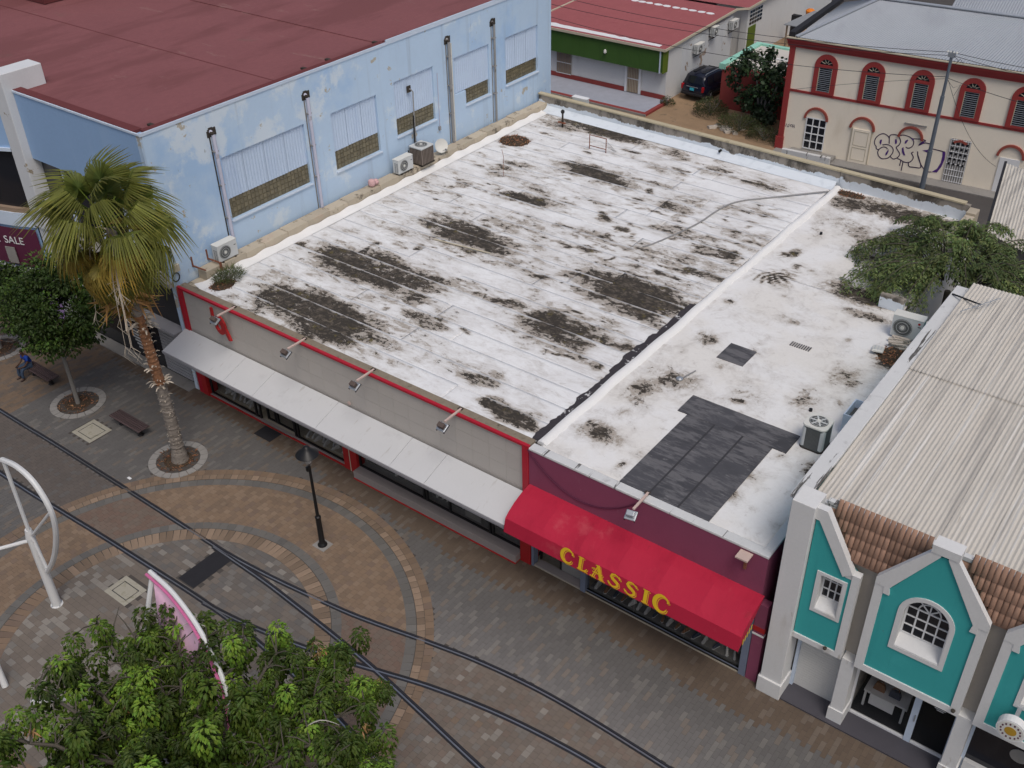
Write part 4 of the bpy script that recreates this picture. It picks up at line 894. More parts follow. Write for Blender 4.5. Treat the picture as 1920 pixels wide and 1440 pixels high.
M().box(-11.6, -5.0, 40.92, 40.995, .02, .42).build('base_band', 'brick_red_paint', gh); M().box(-3.62, -1.74, 40.92, 40.995, .02, .42).build('base_band', 'brick_red_paint', gh)
wn = M().box(-10.75, -9.5, 40.94, 40.99, .40, 2.1).build('window', 'timber', gh)
for k in range(9): M().box(-10.72+k*.148, -10.69+k*.148, 40.89, 40.92, .42, 2.1).build('window_bar', 'concrete', wn)
for z_ in (.42, 1.2, 2.05): M().box(-10.78, -9.47, 40.885, 40.935, z_, z_+.04).build('window_frame', 'white_paint', wn)
dr = M().box(-4.75, -3.85, 40.94, 40.99, .16, 2.12).build('door', 'timber', gh)
for k in range(7): M().box(-4.70+k*.13, -4.67+k*.13, 40.90, 40.925, .2, 2.1).build('door_bar', 'cream_trim', dr)
for a, b, c, d in ((-4.95, -4.77, .16, 2.16), (-3.83, -3.66, .16, 2.16)): M().box(a, b, 40.88, 40.99, c, d).build('door_frame', 'white_paint', dr)
M().box(-4.76, -3.84, 40.885, 40.935, 1.1, 1.15).build('door_rail', 'white_paint', dr)
M().box(-13, -1.62, 38.15, 40.9, -.05, .13).build('porch', 'porch_tile', gh)
for a, b, c, d in ((-13, -1.35, 37.85, 38.15), (-1.62, -1.35, 38.15, 41.0)): M().box(a, b, c, d, -.05, .15).build('porch_border', 'brick_red_paint', gh)
M().box(-13, -1.34, 37.78, 37.85, -.05, .13).build('porch_edge', 'concrete', gh)
# roof
M().add([(-12.9, 40.25, 3.74), (-1.55, 40.25, 3.74), (-1.55, 50.4, 4.1), (-12.9, 50.4, 4.1), (-12.9, 40.25, 3.66), (-1.55, 40.25, 3.66), (-1.55, 50.4, 4.0), (-12.9, 50.4, 4.0)], [(0, 1, 2, 3), (4, 7, 6, 5), (0, 4, 5, 1), (1, 5, 6, 2), (2, 6, 7, 3), (3, 7, 4, 0)]).build('roof', 'house_roof_red', gh)
M().add([(-13.0, 50.42, 4.1), (-1.9, 51.3, 4.02), (-1.0, 51.3, 4.02), (-1.0, 75, 4.7), (-13, 75, 4.7)], [(0, 1, 2, 3, 4)]).build('rear_roof', 'house_roof_red', gh)
M().add([(-30, 40.6, 3.7), (-12.95, 40.25, 3.72), (-12.95, 75, 4.6), (-30, 75, 4.6)], [(0, 1, 2, 3)]).build('side_roof', 'house_roof_red', gh)
M().beam((-12.92, 40.25, 3.80), (-12.92, 70, 4.5), .12, .10).build('roof_ridge', 'cream_trim', gh)
M().beam((-1.53, 40.22, 3.70), (-1.53, 50.4, 4.05), .06, .16).build('roof_edge', 'cream_trim', gh); M().box(-12.9, -1.5, 40.19, 40.25, 3.62, 3.78).build('roof_gutter', 'cream_trim', gh); M().beam((-1.0, 51.3, 3.98), (-1.0, 75, 4.66), .06, .16).build('roof_edge', 'cream_trim', gh); M().beam((-1.55, 50.45, 4.05), (-1.0, 51.3, 3.99), .06, .14).build('roof_edge', 'cream_trim', gh)
for k, xx in enumerate([-9.84, -8.94, -8.36, -7.71, -6.94, -6.23, -5.47, -4.82, -4.1, -3.39, -2.69]):
    pl = [(xx+.34*math.cos(a)*random.uniform(.8, 1.1), 48.5+.22*math.sin(a)*random.uniform(.8, 1.1)) for a in np.linspace(0, 6.0, 9)]
    M().prism(pl, lambda a, b, t: (a, b, 4.04+(b-48.5)*.035+t-.01), .022).build('paint_dab', 'white_paint', gh)
st_ = [(-12.8, 40.55)]; top = []
for xx in np.linspace(-12.8, -2.2, 26): top.append((xx, 41.25-.022*(xx+12.8)+.16*mnoise.noise(Vector((xx*2.2, 0, 0)))))
m = M()
for i in range(25): m.prism([(top[i][0], 40.62), (top[i+1][0], 40.62), top[i+1], top[i]], lambda a, b, t: (a, b, 3.755+(b-40.6)*.035+t), .008)
m.build('paint_strip', 'white_paint', gh)
lp = M().lathe([(.05, .0), (.10, -.08), (.11, -.2), (.05, -.28)], (-6.2, 40.22, 3.0), 10).build('fascia_lamp', 'white_plastic', gh, True)
# side wall: block vents, door
for i in range(5):
    for j in range(4): M().box(-1.30, -1.26, 52.2+i*.42, 52.2+i*.42+.30, 2.55+j*.28, 2.55+j*.28+.18).build('vent_block', 'dark_glass', gh)
M().box(-1.30, -1.25, 52.1, 53.3, .1, 2.4).build('side_door', 'green_light', gh); M().box(-1.85, -1.3, 51.85, 51.98, 0, 4.0).build('return_wall', 'wall_white', gh)
# ------------------------------------------------------------------ cream building with red arches (slightly turned)
TX = Vector((.99758, .06955, 0)); NX = Vector((-.06955, .99758, 0)); B0 = Vector((8.33, 37.93, 0))
cb = thing('old_building', 'two storey cream building with red arched windows and grey hipped roof', 'building', tuple(B0))
cb.rotation_euler[2] = math.atan2(.06955, .99758); ORG[cb] = Vector((0, 0, 0))       # local: x along the front, y into the building
ARCH_W = [(1.32, 2.66), (4.06, 5.38), (6.78, 8.10), (9.48, 10.80), (12.15, 13.48)]
M().box(-.15, 16, .06, 9, 0, 6.3).build('wall', 'cream_wall', cb)
M().box(-.30, .02, -.06, .3, 0, 6.3).build('corner_post', 'brick_trim', cb); M().box(-.42, .06, -.12, .3, 0, .75).build('corner_plinth', 'brick_trim', cb)
for k, (z0, z1, d) in enumerate(((6.25, 6.42, .10), (6.42, 6.60, .18), (6.60, 6.76, .26))): M().box(-.35-d*.5, 16.1, -d, .3, z0, z1-.002).build('cornice', 'brick_trim', cb)
M().box(-.5, 16.1, -.32, .3, 6.76, 6.82).build('cornice_cap', 'cream_trim', cb)
M().box(-.02, 16, .0, .1, 3.62, 3.76).build('string_course', 'brick_trim', cb)
f0 = lambda a, b, t: (a, -.055+t, b)
for (x0, x1) in ARCH_W:
    cx = (x0+x1)/2; ro = (x1-x0)/2; ri = ro-.27; zs = 6.10-ro-.02
    w = M()
    def arch(r, n=14): return [(cx-r, 3.765)]+[(cx+r*math.cos(math.pi-math.pi*i/n), zs+r*math.sin(math.pi*i/n)) for i in range(n+1)]+[(cx+r, 3.765)]
    w.ring(arch(ro), arch(ri), f0, .12)
    w.box(cx-ri, cx+ri, -.05, .05, 3.765, 3.90); w.box(cx-ri, cx+ri, -.045, .05, zs-.10, zs+.06)
    wo = w.build('window', 'brick_trim', cb)
    M().prism([(cx-ri*math.cos(a), zs+.06+(ri-.06)*math.sin(a)) for a in np.linspace(0, math.pi, 11)], lambda a, b, t: (a, .03+t, b), .02).build('fanlight', 'dark_glass', wo)
    for a in np.linspace(.5, math.pi-.5, 4): M().beam((cx+.10*math.cos(a), .015, zs+.08+.1*math.sin(a)), (cx+(ri-.02)*math.cos(a), .015, zs+.06+(ri-.03)*math.sin(a)), .035, .03, (0, 1, 0)).build('fan_bar', 'cream_trim', wo)
    M().box(cx-ri+.02, cx+ri-.02, .035, .05, 3.9, zs-.1).build('pane', 'dark_glass', wo)
    for k in range(13): M().box(cx-ri+.03, cx+ri-.03, -.02, .03, 3.93+k*.112, 3.95+k*.112).build('louvre', 'louvre', wo)
    for s_ in (-1, 1): M().box(cx+s_*(ri-.02)-.015, cx+s_*(ri-.02)+.015, -.035, .035, 3.9, zs-.1).build('jamb', 'cream_trim', wo)
for i, (cx, w2, zt) in enumerate(((1.85, .74, 2.18), (4.64, .75, 2.12), (7.43, .72, 2.12), (10.15, .55, 2.62), (12.85, .73, 2.12))):
    m = M(); r0 = w2; r1 = w2-.13; k0, k1 = (0, math.pi) if i != 3 else (.75, math.pi-.75)
    ro_ = r0*(1 if i != 3 else .95)
    A = [(cx+ro_*math.cos(k1-(k1-k0)*q/14), zt+ro_*math.sin(k1-(k1-k0)*q/14)-(0 if i != 3 else .55)) for q in range(15)]; B = [(cx+(ro_-.13)*math.cos(k1-(k1-k0)*q/14), zt+(ro_-.13)*math.sin(k1-(k1-k0)*q/14)-(0 if i != 3 else .55)) for q in range(15)]
    m.ring(A, B, f0, .12).build('door_arch', 'arch_trim', cb)
d1 = M().box(1.30, 2.50, .03, .055, .35, 2.25).build('glazed_door', 'dark_glass', cb)
for k in range(4): M().box(1.28+k*.40, 1.34+k*.40, -.01, .03, .3, 2.27).build('glazing_bar', 'white_paint', d1)
for k in range(5): M().box(1.345, 2.475, -.006, .028, .3+k*.475, .36+k*.475).build('glazing_bar', 'white_paint', d1)
d2 = M().box(4.12, 5.22, -.005, .055, .05, 2.1).build('painted_door', 'cream_wall', cb)
for a, b in ((.2, .95), (1.1, 1.95)):
    for s_ in ((4.25, 5.09, a, a+.03), (4.25, 5.09, b, b+.03), (4.25, 4.28, a+.031, b-.001), (5.06, 5.09, a+.031, b-.001)): M().box(s_[0], s_[1], -.02, -.006, s_[2], s_[3]).build('moulding', 'cream_trim', d2)
for s_ in (4.06, 5.24): M().box(s_, s_+.04, -.01, .055, 0, 2.15).build('door_casing', 'cream_trim', d2)
d4 = M().box(9.62, 10.72, .02, .055, .05, 2.6).build('gated_door', 'concrete', cb)
for k in range(9): M().box(9.64+k*.13, 9.67+k*.13, -.03, .0, .05, 2.6).build('gate_bar', 'white_paint', d4)
for k in range(8): M().box(9.64, 10.71, -.05, -.031, .1+k*.35, .13+k*.35).build('gate_bar', 'white_paint', d4)
for k in range(5):
    for j in range(4): M().lathe([(.075, 0), (.075, .02)], (0, 0, 0), 8).build('gate_scroll', 'dark_glass', d4).matrix_local = Matrix.Translation((9.8+j*.25, -.034, 1.15+k*.30)) @ Matrix.Rotation(rad(90), 4, 'X')
M().box(12.35, 13.4, .0, .055, .05, 2.05).build('white_door', 'white_paint', cb)
M().box(6.95, 8.2, -.04, .05, 2.95, 3.0).build('ledge', 'concrete', cb); M().box(.6, 3.4, -.75, .0, -.02, .22).build('step', 'concrete', cb); M().box(.45, 3.4, -1.25, -1.0, -.02, .5).build('low_wall', 'weathered_white', cb); M().box(-.3, 16, -.9, .05, -.05, .04).build('footway', 'concrete', cb)
# graffiti
gr = thing('graffiti', 'large purple outlined bubble letter graffiti on the cream wall', 'graffiti', tuple(B0)); gr.rotation_euler[2] = cb.rotation_euler[2]; ORG[gr] = Vector((0, 0, 0))
GL = [[[6.32,1.58],[6.26,1.9],[6.1,2.05],[5.9,2.1],[5.67,1.98],[5.51,1.75],[5.48,1.5],[5.54,1.35],[5.62,1.26],[5.66,1.13],[5.8,1.11],[5.9,1.23],[6.05,1.32],[6.21,1.31],[6.29,1.23]],[[5.8,1.11],[5.78,0.92],[5.87,0.73],[6.05,0.61],[6.24,0.63],[6.42,0.72],[6.55,0.91],[6.62,1.09],[6.62,1.26],[6.53,1.4],[6.37,1.48],[6.21,1.5],[5.96,1.43]],[[6.27,1.87],[6.29,2.08],[6.47,2.16],[6.69,2.16],[6.84,2.02],[6.93,1.83],[6.89,1.62],[6.76,1.45],[6.85,1.31],[7.02,1.11],[6.99,0.93],[6.86,0.78],[6.71,0.72],[6.53,0.83]],[[6.73,2.11],[6.96,2.23],[7.21,2.23],[7.44,2.17],[7.63,2.01],[7.66,1.78],[7.56,1.6],[7.42,1.53],[7.28,1.57]],[[6.95,0.8],[7.12,0.76],[7.33,0.68],[7.56,0.68],[7.72,0.78],[7.81,0.97],[7.78,1.13],[7.66,1.28],[7.76,1.37]],[[7.61,2.14],[7.85,2.17],[8.06,2.2],[8.29,2.15],[8.13,2.05],[7.96,1.81],[8.26,2.02],[8.57,2.02],[8.76,1.99]],[[7.98,1.45],[8.05,1.19],[8.26,0.8],[8.54,0.48],[8.73,0.37],[8.97,0.41]],[[8.75,1.76],[9.09,1.75],[9.46,1.72]],[[7.6,0.69],[7.69,0.47],[7.98,0.48],[8.29,0.51],[8.32,0.67],[8.05,1.22]],[[7.16,0.73],[7.16,0.39]],[[7.3,0.66],[7.3,0.12]]]
GF = [[[5.87,1.41],[5.77,1.53],[5.78,1.7],[5.89,1.74],[5.88,1.59]],[[6.35,1.27],[6.38,1.11],[6.32,0.89],[6.24,0.84],[6.23,0.98],[6.3,1.13]],[[6.61,1.91],[6.69,1.92],[6.75,1.77],[6.73,1.63],[6.66,1.65],[6.62,1.77]],[[7.18,1.75],[7.18,1.92],[7.29,2.03],[7.34,1.99],[7.27,1.8]],[[7.08,1.46],[7.16,1.55],[7.21,1.35],[7.35,1.08],[7.26,1.06],[7.13,1.23]],[[8.76,1.99],[8.68,1.79],[8.52,1.49],[8.23,1.57],[8.49,1.65]],[[9.31,1.73],[9.48,1.71],[9.52,1.3],[9.44,0.82],[9.27,0.44],[8.97,0.41],[9.23,0.67],[9.36,1.07],[9.36,1.47]],[[7.44,2.17],[7.64,2.15],[7.63,2.01]],[[8.13,2.05],[8.29,2.15],[8.2,2.01],[7.96,1.81]]]
GA = [[[-0.09,1.39],[-0.05,1.6],[0.05,1.38]],[[0.16,1.6],[0.09,1.56],[0.14,1.47],[0.08,1.39]],[[0.29,1.6],[0.2,1.54],[0.28,1.43]],[[0.32,1.6],[0.39,1.41]],[[0.42,1.62],[0.48,1.43]],[[0.34,1.5],[0.47,1.53]]]
fg_ = lambda lift: (lambda a, b, t: (a, .054-lift-t, b))
for i, P in enumerate(GL):
    m = M(); P2 = cr(P, 4) if len(P) > 2 else P; stroke(m, P2, [.055]*len(P2), fg_(.0005*i), .004); m.build('outline_stroke', 'graffiti', gr)
for i, P in enumerate(GF): M().prism(P, fg_(.007+.0004*i), .003).build('shade_fill', 'graffiti_violet', gr)
g2 = thing('graffiti', 'small black scrawled tag beside the red corner post', 'graffiti', tuple(B0)); g2.rotation_euler[2] = cb.rotation_euler[2]; ORG[g2] = Vector((0, 0, 0))
for i, P in enumerate(GA):
    m = M(); stroke(m, [(p[0]+.14, p[1]) for p in P], [.03]*len(P), fg_(.0005*i), .004); m.build('scrawl', 'graffiti', g2)
# hipped corrugated roof
def corr_quad(a, b, c, d, pitch, amp, name, mat, parent, rows=1):
    """a->b along the eave, d->c along the ridge; ribs run from eave to ridge"""
    a, b, c, d = map(Vector, (a, b, c, d)); n = max(2, int((b-a).length/pitch*4)); nrm = (b-a).cross(d-a).normalized(); m = M()
    for i in range(n+1):
        t = i/n; off = nrm*amp*math.sin(i*math.pi/2)
        for r in range(rows+1): s_ = r/rows; m.v.append(tuple((a.lerp(b, t)).lerp(d.lerp(c, t), s_)+off))
        if i:
            for r in range(rows): k = (i-1)*(rows+1)+r; m.f.append((k, k+rows+1, k+rows+2, k+1))
    return m.build(name, mat, parent, True)
corr_quad((.05, -.2, 6.86), (16.5, -.2, 6.86), (16.5, 4.0, 8.45), (3.3, 4.0, 8.45), .16, .022, 'roof', 'roof_zinc', cb)
corr_quad((.05, 8.2, 6.86), (.05, -.2, 6.86), (3.3, 4.0, 8.44), (3.2, 4.05, 8.44), .16, .02, 'roof_hip', 'roof_zinc', cb)
corr_quad((16.5, 8.2, 6.86), (.05, 8.2, 6.86), (3.3, 4.0, 8.45), (16.5, 4.0, 8.45), .16, .02, 'roof_back', 'roof_zinc', cb)
M().beam((.05, -.2, 6.90), (3.3, 4.0, 8.50), .25, .05).build('hip_cap', 'roof_zinc', cb); M().beam((3.3, 4.0, 8.50), (16.5, 4.0, 8.50), .3, .06).build('ridge_cap', 'roof_zinc', cb)
M().beam((-.25, -.15, 6.95), (-.25, 8.5, 6.95), .35, .28).build('side_gutter', 'tarmac_dark', cb)
corr_quad((6, 9.5, 6.2), (17, 9.5, 6.2), (17, 16, 8.6), (6, 16, 8.6), .16, .02, 'rear_roof', 'roof_zinc', cb)
M().box(6, 17, 9.4, 15, 0, 6.1).build('rear_wing', 'cream_wall', cb)
# ------------------------------------------------------------------ small mint trimmed building and clutter behind
mb = thing('shed_building', 'low flat roofed building with mint green roof edge and brick red front', 'building', (4, 42.4, 0))
M().box(1.75, 8.0, 42.2, 47.6, -.05, 2.75).build('wall', 'brick_red_paint', mb)
M().box(2.0, 8.0, 42.6, 47.4, 2.75, 2.82).build('roof', 'flat_roof_beige', mb)
for a, b, c, d in ((1.55, 2.0, 42.1, 47.7), (2.0, 8.0, 47.4, 47.7)): M().box(a, b, c, d, 2.6, 2.95).build('parapet', 'mint', mb)
M().box(2.0, 8.0, 45.0, 45.15, 2.82, 2.95).build('roof_upstand', 'ridge_white', mb)
M().box(4.6, 8.0, 47.7, 51.5, -.05, 2.9).build('rear_wall', 'flat_roof_beige', mb)
for a, b, c, d in ((4.3, 4.6, 47.7, 51.6), (4.6, 8, 51.3, 51.6)): M().box(a, b, c, d, 2.6, 3.05).build('parapet', 'mint', mb)
gs = thing('sheet_roof', 'flat grey sheet roof leaning over the yard behind the mint building', 'roof sheet', (3, 52.5, 0))
M().add([(1.6, 51.7, 3.2), (4.6, 51.7, 3.2), (5.4, 55, 3.5), (2.4, 55, 3.5), (1.6, 51.7, 3.15), (4.6, 51.7, 3.15), (5.4, 55, 3.45), (2.4, 55, 3.45)], [(0, 1, 2, 3), (4, 7, 6, 5), (0, 4, 5, 1), (1, 5, 6, 2), (2, 6, 7, 3), (3, 7, 4, 0)]).build('sheet', 'sheet_grey', gs)
for x_, y_ in ((1.8, 51.9), (4.5, 51.9), (2.6, 54.8), (5.2, 54.8)): M().box(x_-.05, x_+.05, y_-.05, y_+.05, 0, 3.2).build('post', 'timber', gs)
for i, (x_, y_, w_, h_, lab) in enumerate(((.6, 62, 1.6, 1.2, 'blue tarpaulin covered crate nearest the white wall'), (2.6, 63, 2.2, 2.2, 'large blue tarpaulin stack beside the grey roof corner'))):
    m = M().box(x_, x_+w_, y_, y_+2.2, -.05, h_); m.box(x_-.05, x_+w_+.05, y_-.05, y_+2.25, h_+.002, h_+.06); solo(m, 'tarpaulin_stack', 'tarp_blue', (x_+w_/2, y_+1.1, 0), lab, 'tarpaulin', bevel=.06)
solo(M().beam((1.0, 58, 1.2), (4.5, 66, 2.6), .18, .16), 'timber_boom', 'cream_trim', (2.5, 62, 1.2), 'long pale timber leaning over the blue tarpaulin', 'timber')
solo(M().lathe([(.0, 0), (.3, .05), (.34, .3), (.2, .42), (0, .45)], (1.9, 55.6, 3.0), 10), 'orange_buoy', 'orange', (1.9, 55.6, 3.0), 'small orange float by the grey sheet roof', 'buoy')
solo(M().box(-.35, .35, 57.6, 58.0, 0, 2.2), 'dark_cupboard', 'tarmac_dark', (0, 57.8, 0), 'narrow dark cabinet against the white annex wall', 'cabinet', bevel=.03)
solo(M().box(-40, 40, 84, 85, 0, 4), 'far_wall', 'concrete', (0, 84.5, 0), 'grey wall at the far end behind the houses', 'wall')
# ------------------------------------------------------------------ teal building with white gables
tb = thing('gabled_building', 'teal shop building with white gable trim, arched window and corrugated roof', 'building', (30, 0, 0))
M().box(25.605, 45, .80, 13.9, 2.62, 6.5).build('body', 'recess_beige', tb); M().box(25.95, 27.88, .80, 13.9, -.1, 2.62).build('ground_wall', 'recess_beige', tb); M().box(30.62, 45, .80, 13.9, -.1, 2.62).build('ground_wall', 'recess_beige', tb); M().box(27.88, 30.62, 3.4, 13.9, -.1, 2.62).build('room_back', 'wall_white', tb)
M().box(25.22, 25.60, .55, 13.75, 0, 6.92).build('side_wall', 'teal', tb)
M().box(25.17, 25.63, .45, 13.85, 6.921, 7.05).build('side_parapet', 'weathered_white', tb, bevel=.02)
M().box(25.45, 26.08, -.16, .55, 0, 7.42).build('corner_pier', 'white_trim', tb, bevel=.015); M().box(25.40, 26.13, -.22, .55, 0, .62).build('pier_plinth', 'white_trim', tb, bevel=.02)
def fy(y0): return lambda a, b, t: (a, y0+t, b)
M().box(26.08, 45, .36, .8, 2.62, 6.0).build('recess_wall', 'recess_beige', tb)
# piers at ground level
for a, b in ((27.52, 27.88), (30.62, 31.0), (33.75, 34.1)): M().box(a, b, .04, .8, 0, 2.62).build('pier', 'white_trim', tb); M().box(a-.04, b+.04, .0, .8, 0, .55).build('pier_plinth', 'white_trim', tb)
# bay 0 half gable
def panel(poly): return M().prism(poly, fy(.012), .30).build('gable_panel', 'teal', tb)
panel([(26.10, 2.78), (26.50, 2.78), (26.50, 6.74), (26.24, 7.2), (26.10, 7.2)]); panel([(27.12, 2.78), (27.32, 2.78), (27.32, 5.62), (27.12, 5.74)]); panel([(26.501, 2.78), (27.119, 2.78), (27.119, 3.98), (26.501, 3.98)]); panel([(26.501, 5.24), (27.119, 5.24), (27.119, 5.74), (27.05, 5.78), (26.501, 6.74)])
def trim(poly, y=-.03, d=.22, name='gable_trim'): return M().prism(poly, fy(y), d).build(name, 'white_trim', tb)
trim([(26.08, 2.60), (27.50, 2.60), (27.50, 2.78), (26.08, 2.78)]); trim([(27.30, 2.781), (27.50, 2.781), (27.50, 5.70), (27.30, 5.70)])
trim([(27.12, 5.50), (27.30, 5.50), (27.30, 5.70), (27.12, 5.70)], .0); trim([(26.08, 7.0), (26.20, 7.0), (27.06, 5.52), (27.30, 5.701), (27.22, 5.86), (26.36, 7.38), (26.08, 7.38)], -.04)
def win_frame(poly_o, poly_i, y=-.02, d=.10): return M().ring(poly_o+[poly_o[0]], poly_i+[poly_i[0]], fy(y), d).build('window_surround', 'white_trim', tb)
s_ = win_frame([(26.40, 3.86), (27.22, 3.86), (27.22, 5.34), (26.40, 5.34)], [(26.50, 3.98), (27.12, 3.98), (27.12, 5.24), (26.50, 5.24)])
M().ring([(26.501, 3.981), (27.119, 3.981), (27.119, 5.239), (26.501, 5.239), (26.501, 3.981)], [(26.52, 4.0), (27.10, 4.0), (27.10, 5.22), (26.52, 5.22), (26.52, 4.0)], fy(-.01), .33).build('reveal', 'white_trim', tb); M().add([(26.52, -.01, 4.001), (27.10, -.01, 4.001), (27.10, .30, 4.24), (26.52, .30, 4.24)], [(0, 1, 2, 3)]).build('sloped_sill', 'white_trim', tb)
w0 = M().box(26.52, 27.10, .30, .31, 4.2, 5.22).build('window', 'dark_glass', tb)
for a in (26.52, 26.70, 26.88, 27.065): M().box(a, a+.035, .27, .299, 4.2, 5.22).build('glazing_bar', 'white_paint', w0)
for z_ in (4.24, 4.55, 4.87, 5.18): M().box(26.556, 27.064, .275, .297, z_, z_+.03).build('glazing_bar', 'white_paint', w0)
# bays 1 and 2 full gables
def bay_gable(x0, x1):
    xc = (x0+x1)/2
    cx = xc; zA = 5.86+(cx-.58-x0-.42)*1.56/(xc-.1-x0-.42)
    panel([(x0+.2, 2.8), (cx-.581, 2.8), (cx-.581, zA), (x0+.42, 5.86), (x0+.2, 5.72)]); panel([(cx+.581, 2.8), (x1-.2, 2.8), (x1-.2, 5.72), (x1-.42, 5.86), (cx+.581, zA)]); panel([(cx-.58, 2.8), (cx+.58, 2.8), (cx+.58, 4.0), (cx-.58, 4.0)])
    AR = [(cx-.58*math.cos(math.pi*i/14), 5.25+.60*math.sin(math.pi*i/14)) for i in range(15)]; TP = [(cx-.58, zA), (xc-.1, 7.42), (xc+.1, 7.42), (cx+.58, zA)]
    pm_ = M()
    for i in range(14):
        t0, t1 = i/14, (i+1)/14; zt = lambda x: min(7.42, zA+(min(x-(cx-.58), (cx+.58)-x))*1.56/(xc-.1-x0-.42)); pm_.prism([AR[i], AR[i+1], (AR[i+1][0], zt(AR[i+1][0])), (AR[i][0], zt(AR[i][0]))], fy(.012), .30)
    pm_.build('gable_panel', 'teal', tb)
    trim([(x0, 2.60), (x1, 2.60), (x1, 2.82), (x0, 2.82)]); trim([(x0, 2.821), (x0+.23, 2.821), (x0+.23, 5.80), (x0, 5.80)]); trim([(x1-.23, 2.821), (x1, 2.821), (x1, 5.80), (x1-.23, 5.80)])
    for sgn in (-1, 1):
        e = x0 if sgn < 0 else x1; q = lambda d: e-sgn*d
        trim([(q(.0), 5.801), (q(.0), 6.02), (xc+sgn*.26, 7.58), (xc+sgn*.06, 7.58), (xc+sgn*.10, 7.42), (q(.36), 5.82), (q(.40), 5.58), (q(.23), 5.58), (q(.231), 5.801)], -.045, .16)
    trim([(xc-.33, 7.50), (xc+.33, 7.50), (xc+.33, 7.74), (xc-.33, 7.74)], -.06, .4, 'gable_cap')
bay_gable(27.87, 30.64); bay_gable(31.0, 33.77)
def arch_poly(cx, hw, z0, zs, rise, n=16): return [(cx-hw, z0)]+[(cx-hw*math.cos(math.pi*i/n), zs+rise*math.sin(math.pi*i/n)) for i in range(n+1)]+[(cx+hw, z0)]
for cx in (29.255, 32.385):
    win_frame(arch_poly(cx, .70, 3.86, 5.25, .72), arch_poly(cx, .58, 3.99, 5.25, .60))
    M().ring(arch_poly(cx, .579, 4.001, 5.25, .599)+[(cx-.579, 4.001)], arch_poly(cx, .56, 4.02, 5.25, .58)+[(cx-.56, 4.02)], fy(-.01), .33).build('reveal', 'white_trim', tb); M().add([(cx-.56, -.01, 4.021), (cx+.56, -.01, 4.021), (cx+.56, .30, 4.30), (cx-.56, .30, 4.30)], [(0, 1, 2, 3)]).build('sloped_sill', 'white_trim', tb)
    w1 = M().prism(arch_poly(cx, .56, 4.2, 5.25, .58), fy(.30), .012).build('window', 'dark_glass', tb)
    for k in range(5): M().box(cx-.54+k*.27-.02, cx-.54+k*.27+.02, .268, .299, 4.28, 5.25).build('glazing_bar', 'white_paint', w1)
    for z_ in (4.29, 4.60, 4.92, 5.23): M().box(cx-.55, cx+.55, .272, .297, z_, z_+.035).build('glazing_bar', 'white_paint', w1)
    for r_ in (.55, .28): M().tube([(cx+r_*math.cos(a), .28, 5.25+r_*1.03*math.sin(a)) for a in np.linspace(0, math.pi, 15)], .02, 6).build('glazing_arc', 'white_paint', w1)
    for a in (math.pi*.25, math.pi*.5, math.pi*.75): M().beam((cx, .285, 5.25), (cx+.54*math.cos(a), .285, 5.25+.55*math.sin(a)), .035, .02, (0, 1, 0)).build('glazing_bar', 'white_paint', w1)
# clay tiles between the gables
prof = [(.066*math.cos(a), .032*math.sin(a)) for a in np.linspace(0, math.pi, 7)]
def tile_mesh(L):
    m = M()
    for i, y in enumerate((0, L)):
        for (a, b) in prof: m.v.append((a*(1-.10*i), y, b*(1-.1*i)+.02*(1-i)))
    for j in range(6): m.f.append((j, j+1, 7+j+1, 7+j))
    m.f.append((0, 1, 2, 3, 4, 5, 6))
    return shared(m, 'roof_tile', 'clay', True)
TL = tile_mesh(.46); slope = math.atan2(1.10, .58)
def tile_field(xa, xb, lo_fn):
    nloc = 0; x = xa
    while x < xb:
        for r in range(4):
            s0 = r*.33; y = .17+s0*math.cos(slope)*.82; z = 5.98+s0*math.sin(slope)
            if z+.25 > lo_fn(x): piece('roof_tile', TL, tb, (x, y, z), (slope, 0, 0)); nloc += 1
        x += .135
    M().add([(xa-.1, .19, 5.90), (xb+.05, .19, 5.90), (xb+.05, .74, 7.0), (xa-.1, .74, 7.0)], [(0, 1, 2, 3)]).build('tile_bed', 'clay', tb)
tile_field(26.30, 29.0, lambda x: max(5.85, 7.25-(x-26.30)*1.70, 5.85+(x-27.95)*1.45) if x < 29 else 9)
tile_field(29.55, 32.1, lambda x: max(5.85, 7.35-(x-29.5)*1.30, 5.85+(x-31.1)*1.45)); tile_field(32.7, 35, lambda x: 5.8)
M().box(26.1, 45, .70, .86, 6.98, 7.10).build('eaves_gutter', 'weathered_white', tb)
# corrugated cement roof in two rows of sheets
for k in range(10):
    x0 = 25.64+k*1.06
    corr_quad((x0, .84, 6.90), (x0+1.08, .84, 6.90), (x0+1.08, 8.05, 7.06), (x0, 8.05, 7.06), .118, .015, 'roof_sheet', 'roof_cement', tb)
    corr_quad((x0, 7.85, 7.085), (x0+1.08, 7.85, 7.085), (x0+1.08, 14.0+.06*(k % 2), 7.22), (x0, 14.0, 7.22), .118, .015, 'roof_sheet', 'roof_cement', tb)
M().box(25.64, 26.4, .7, .84, 6.75, 7.0).build('roof_closure', 'weathered_white', tb)
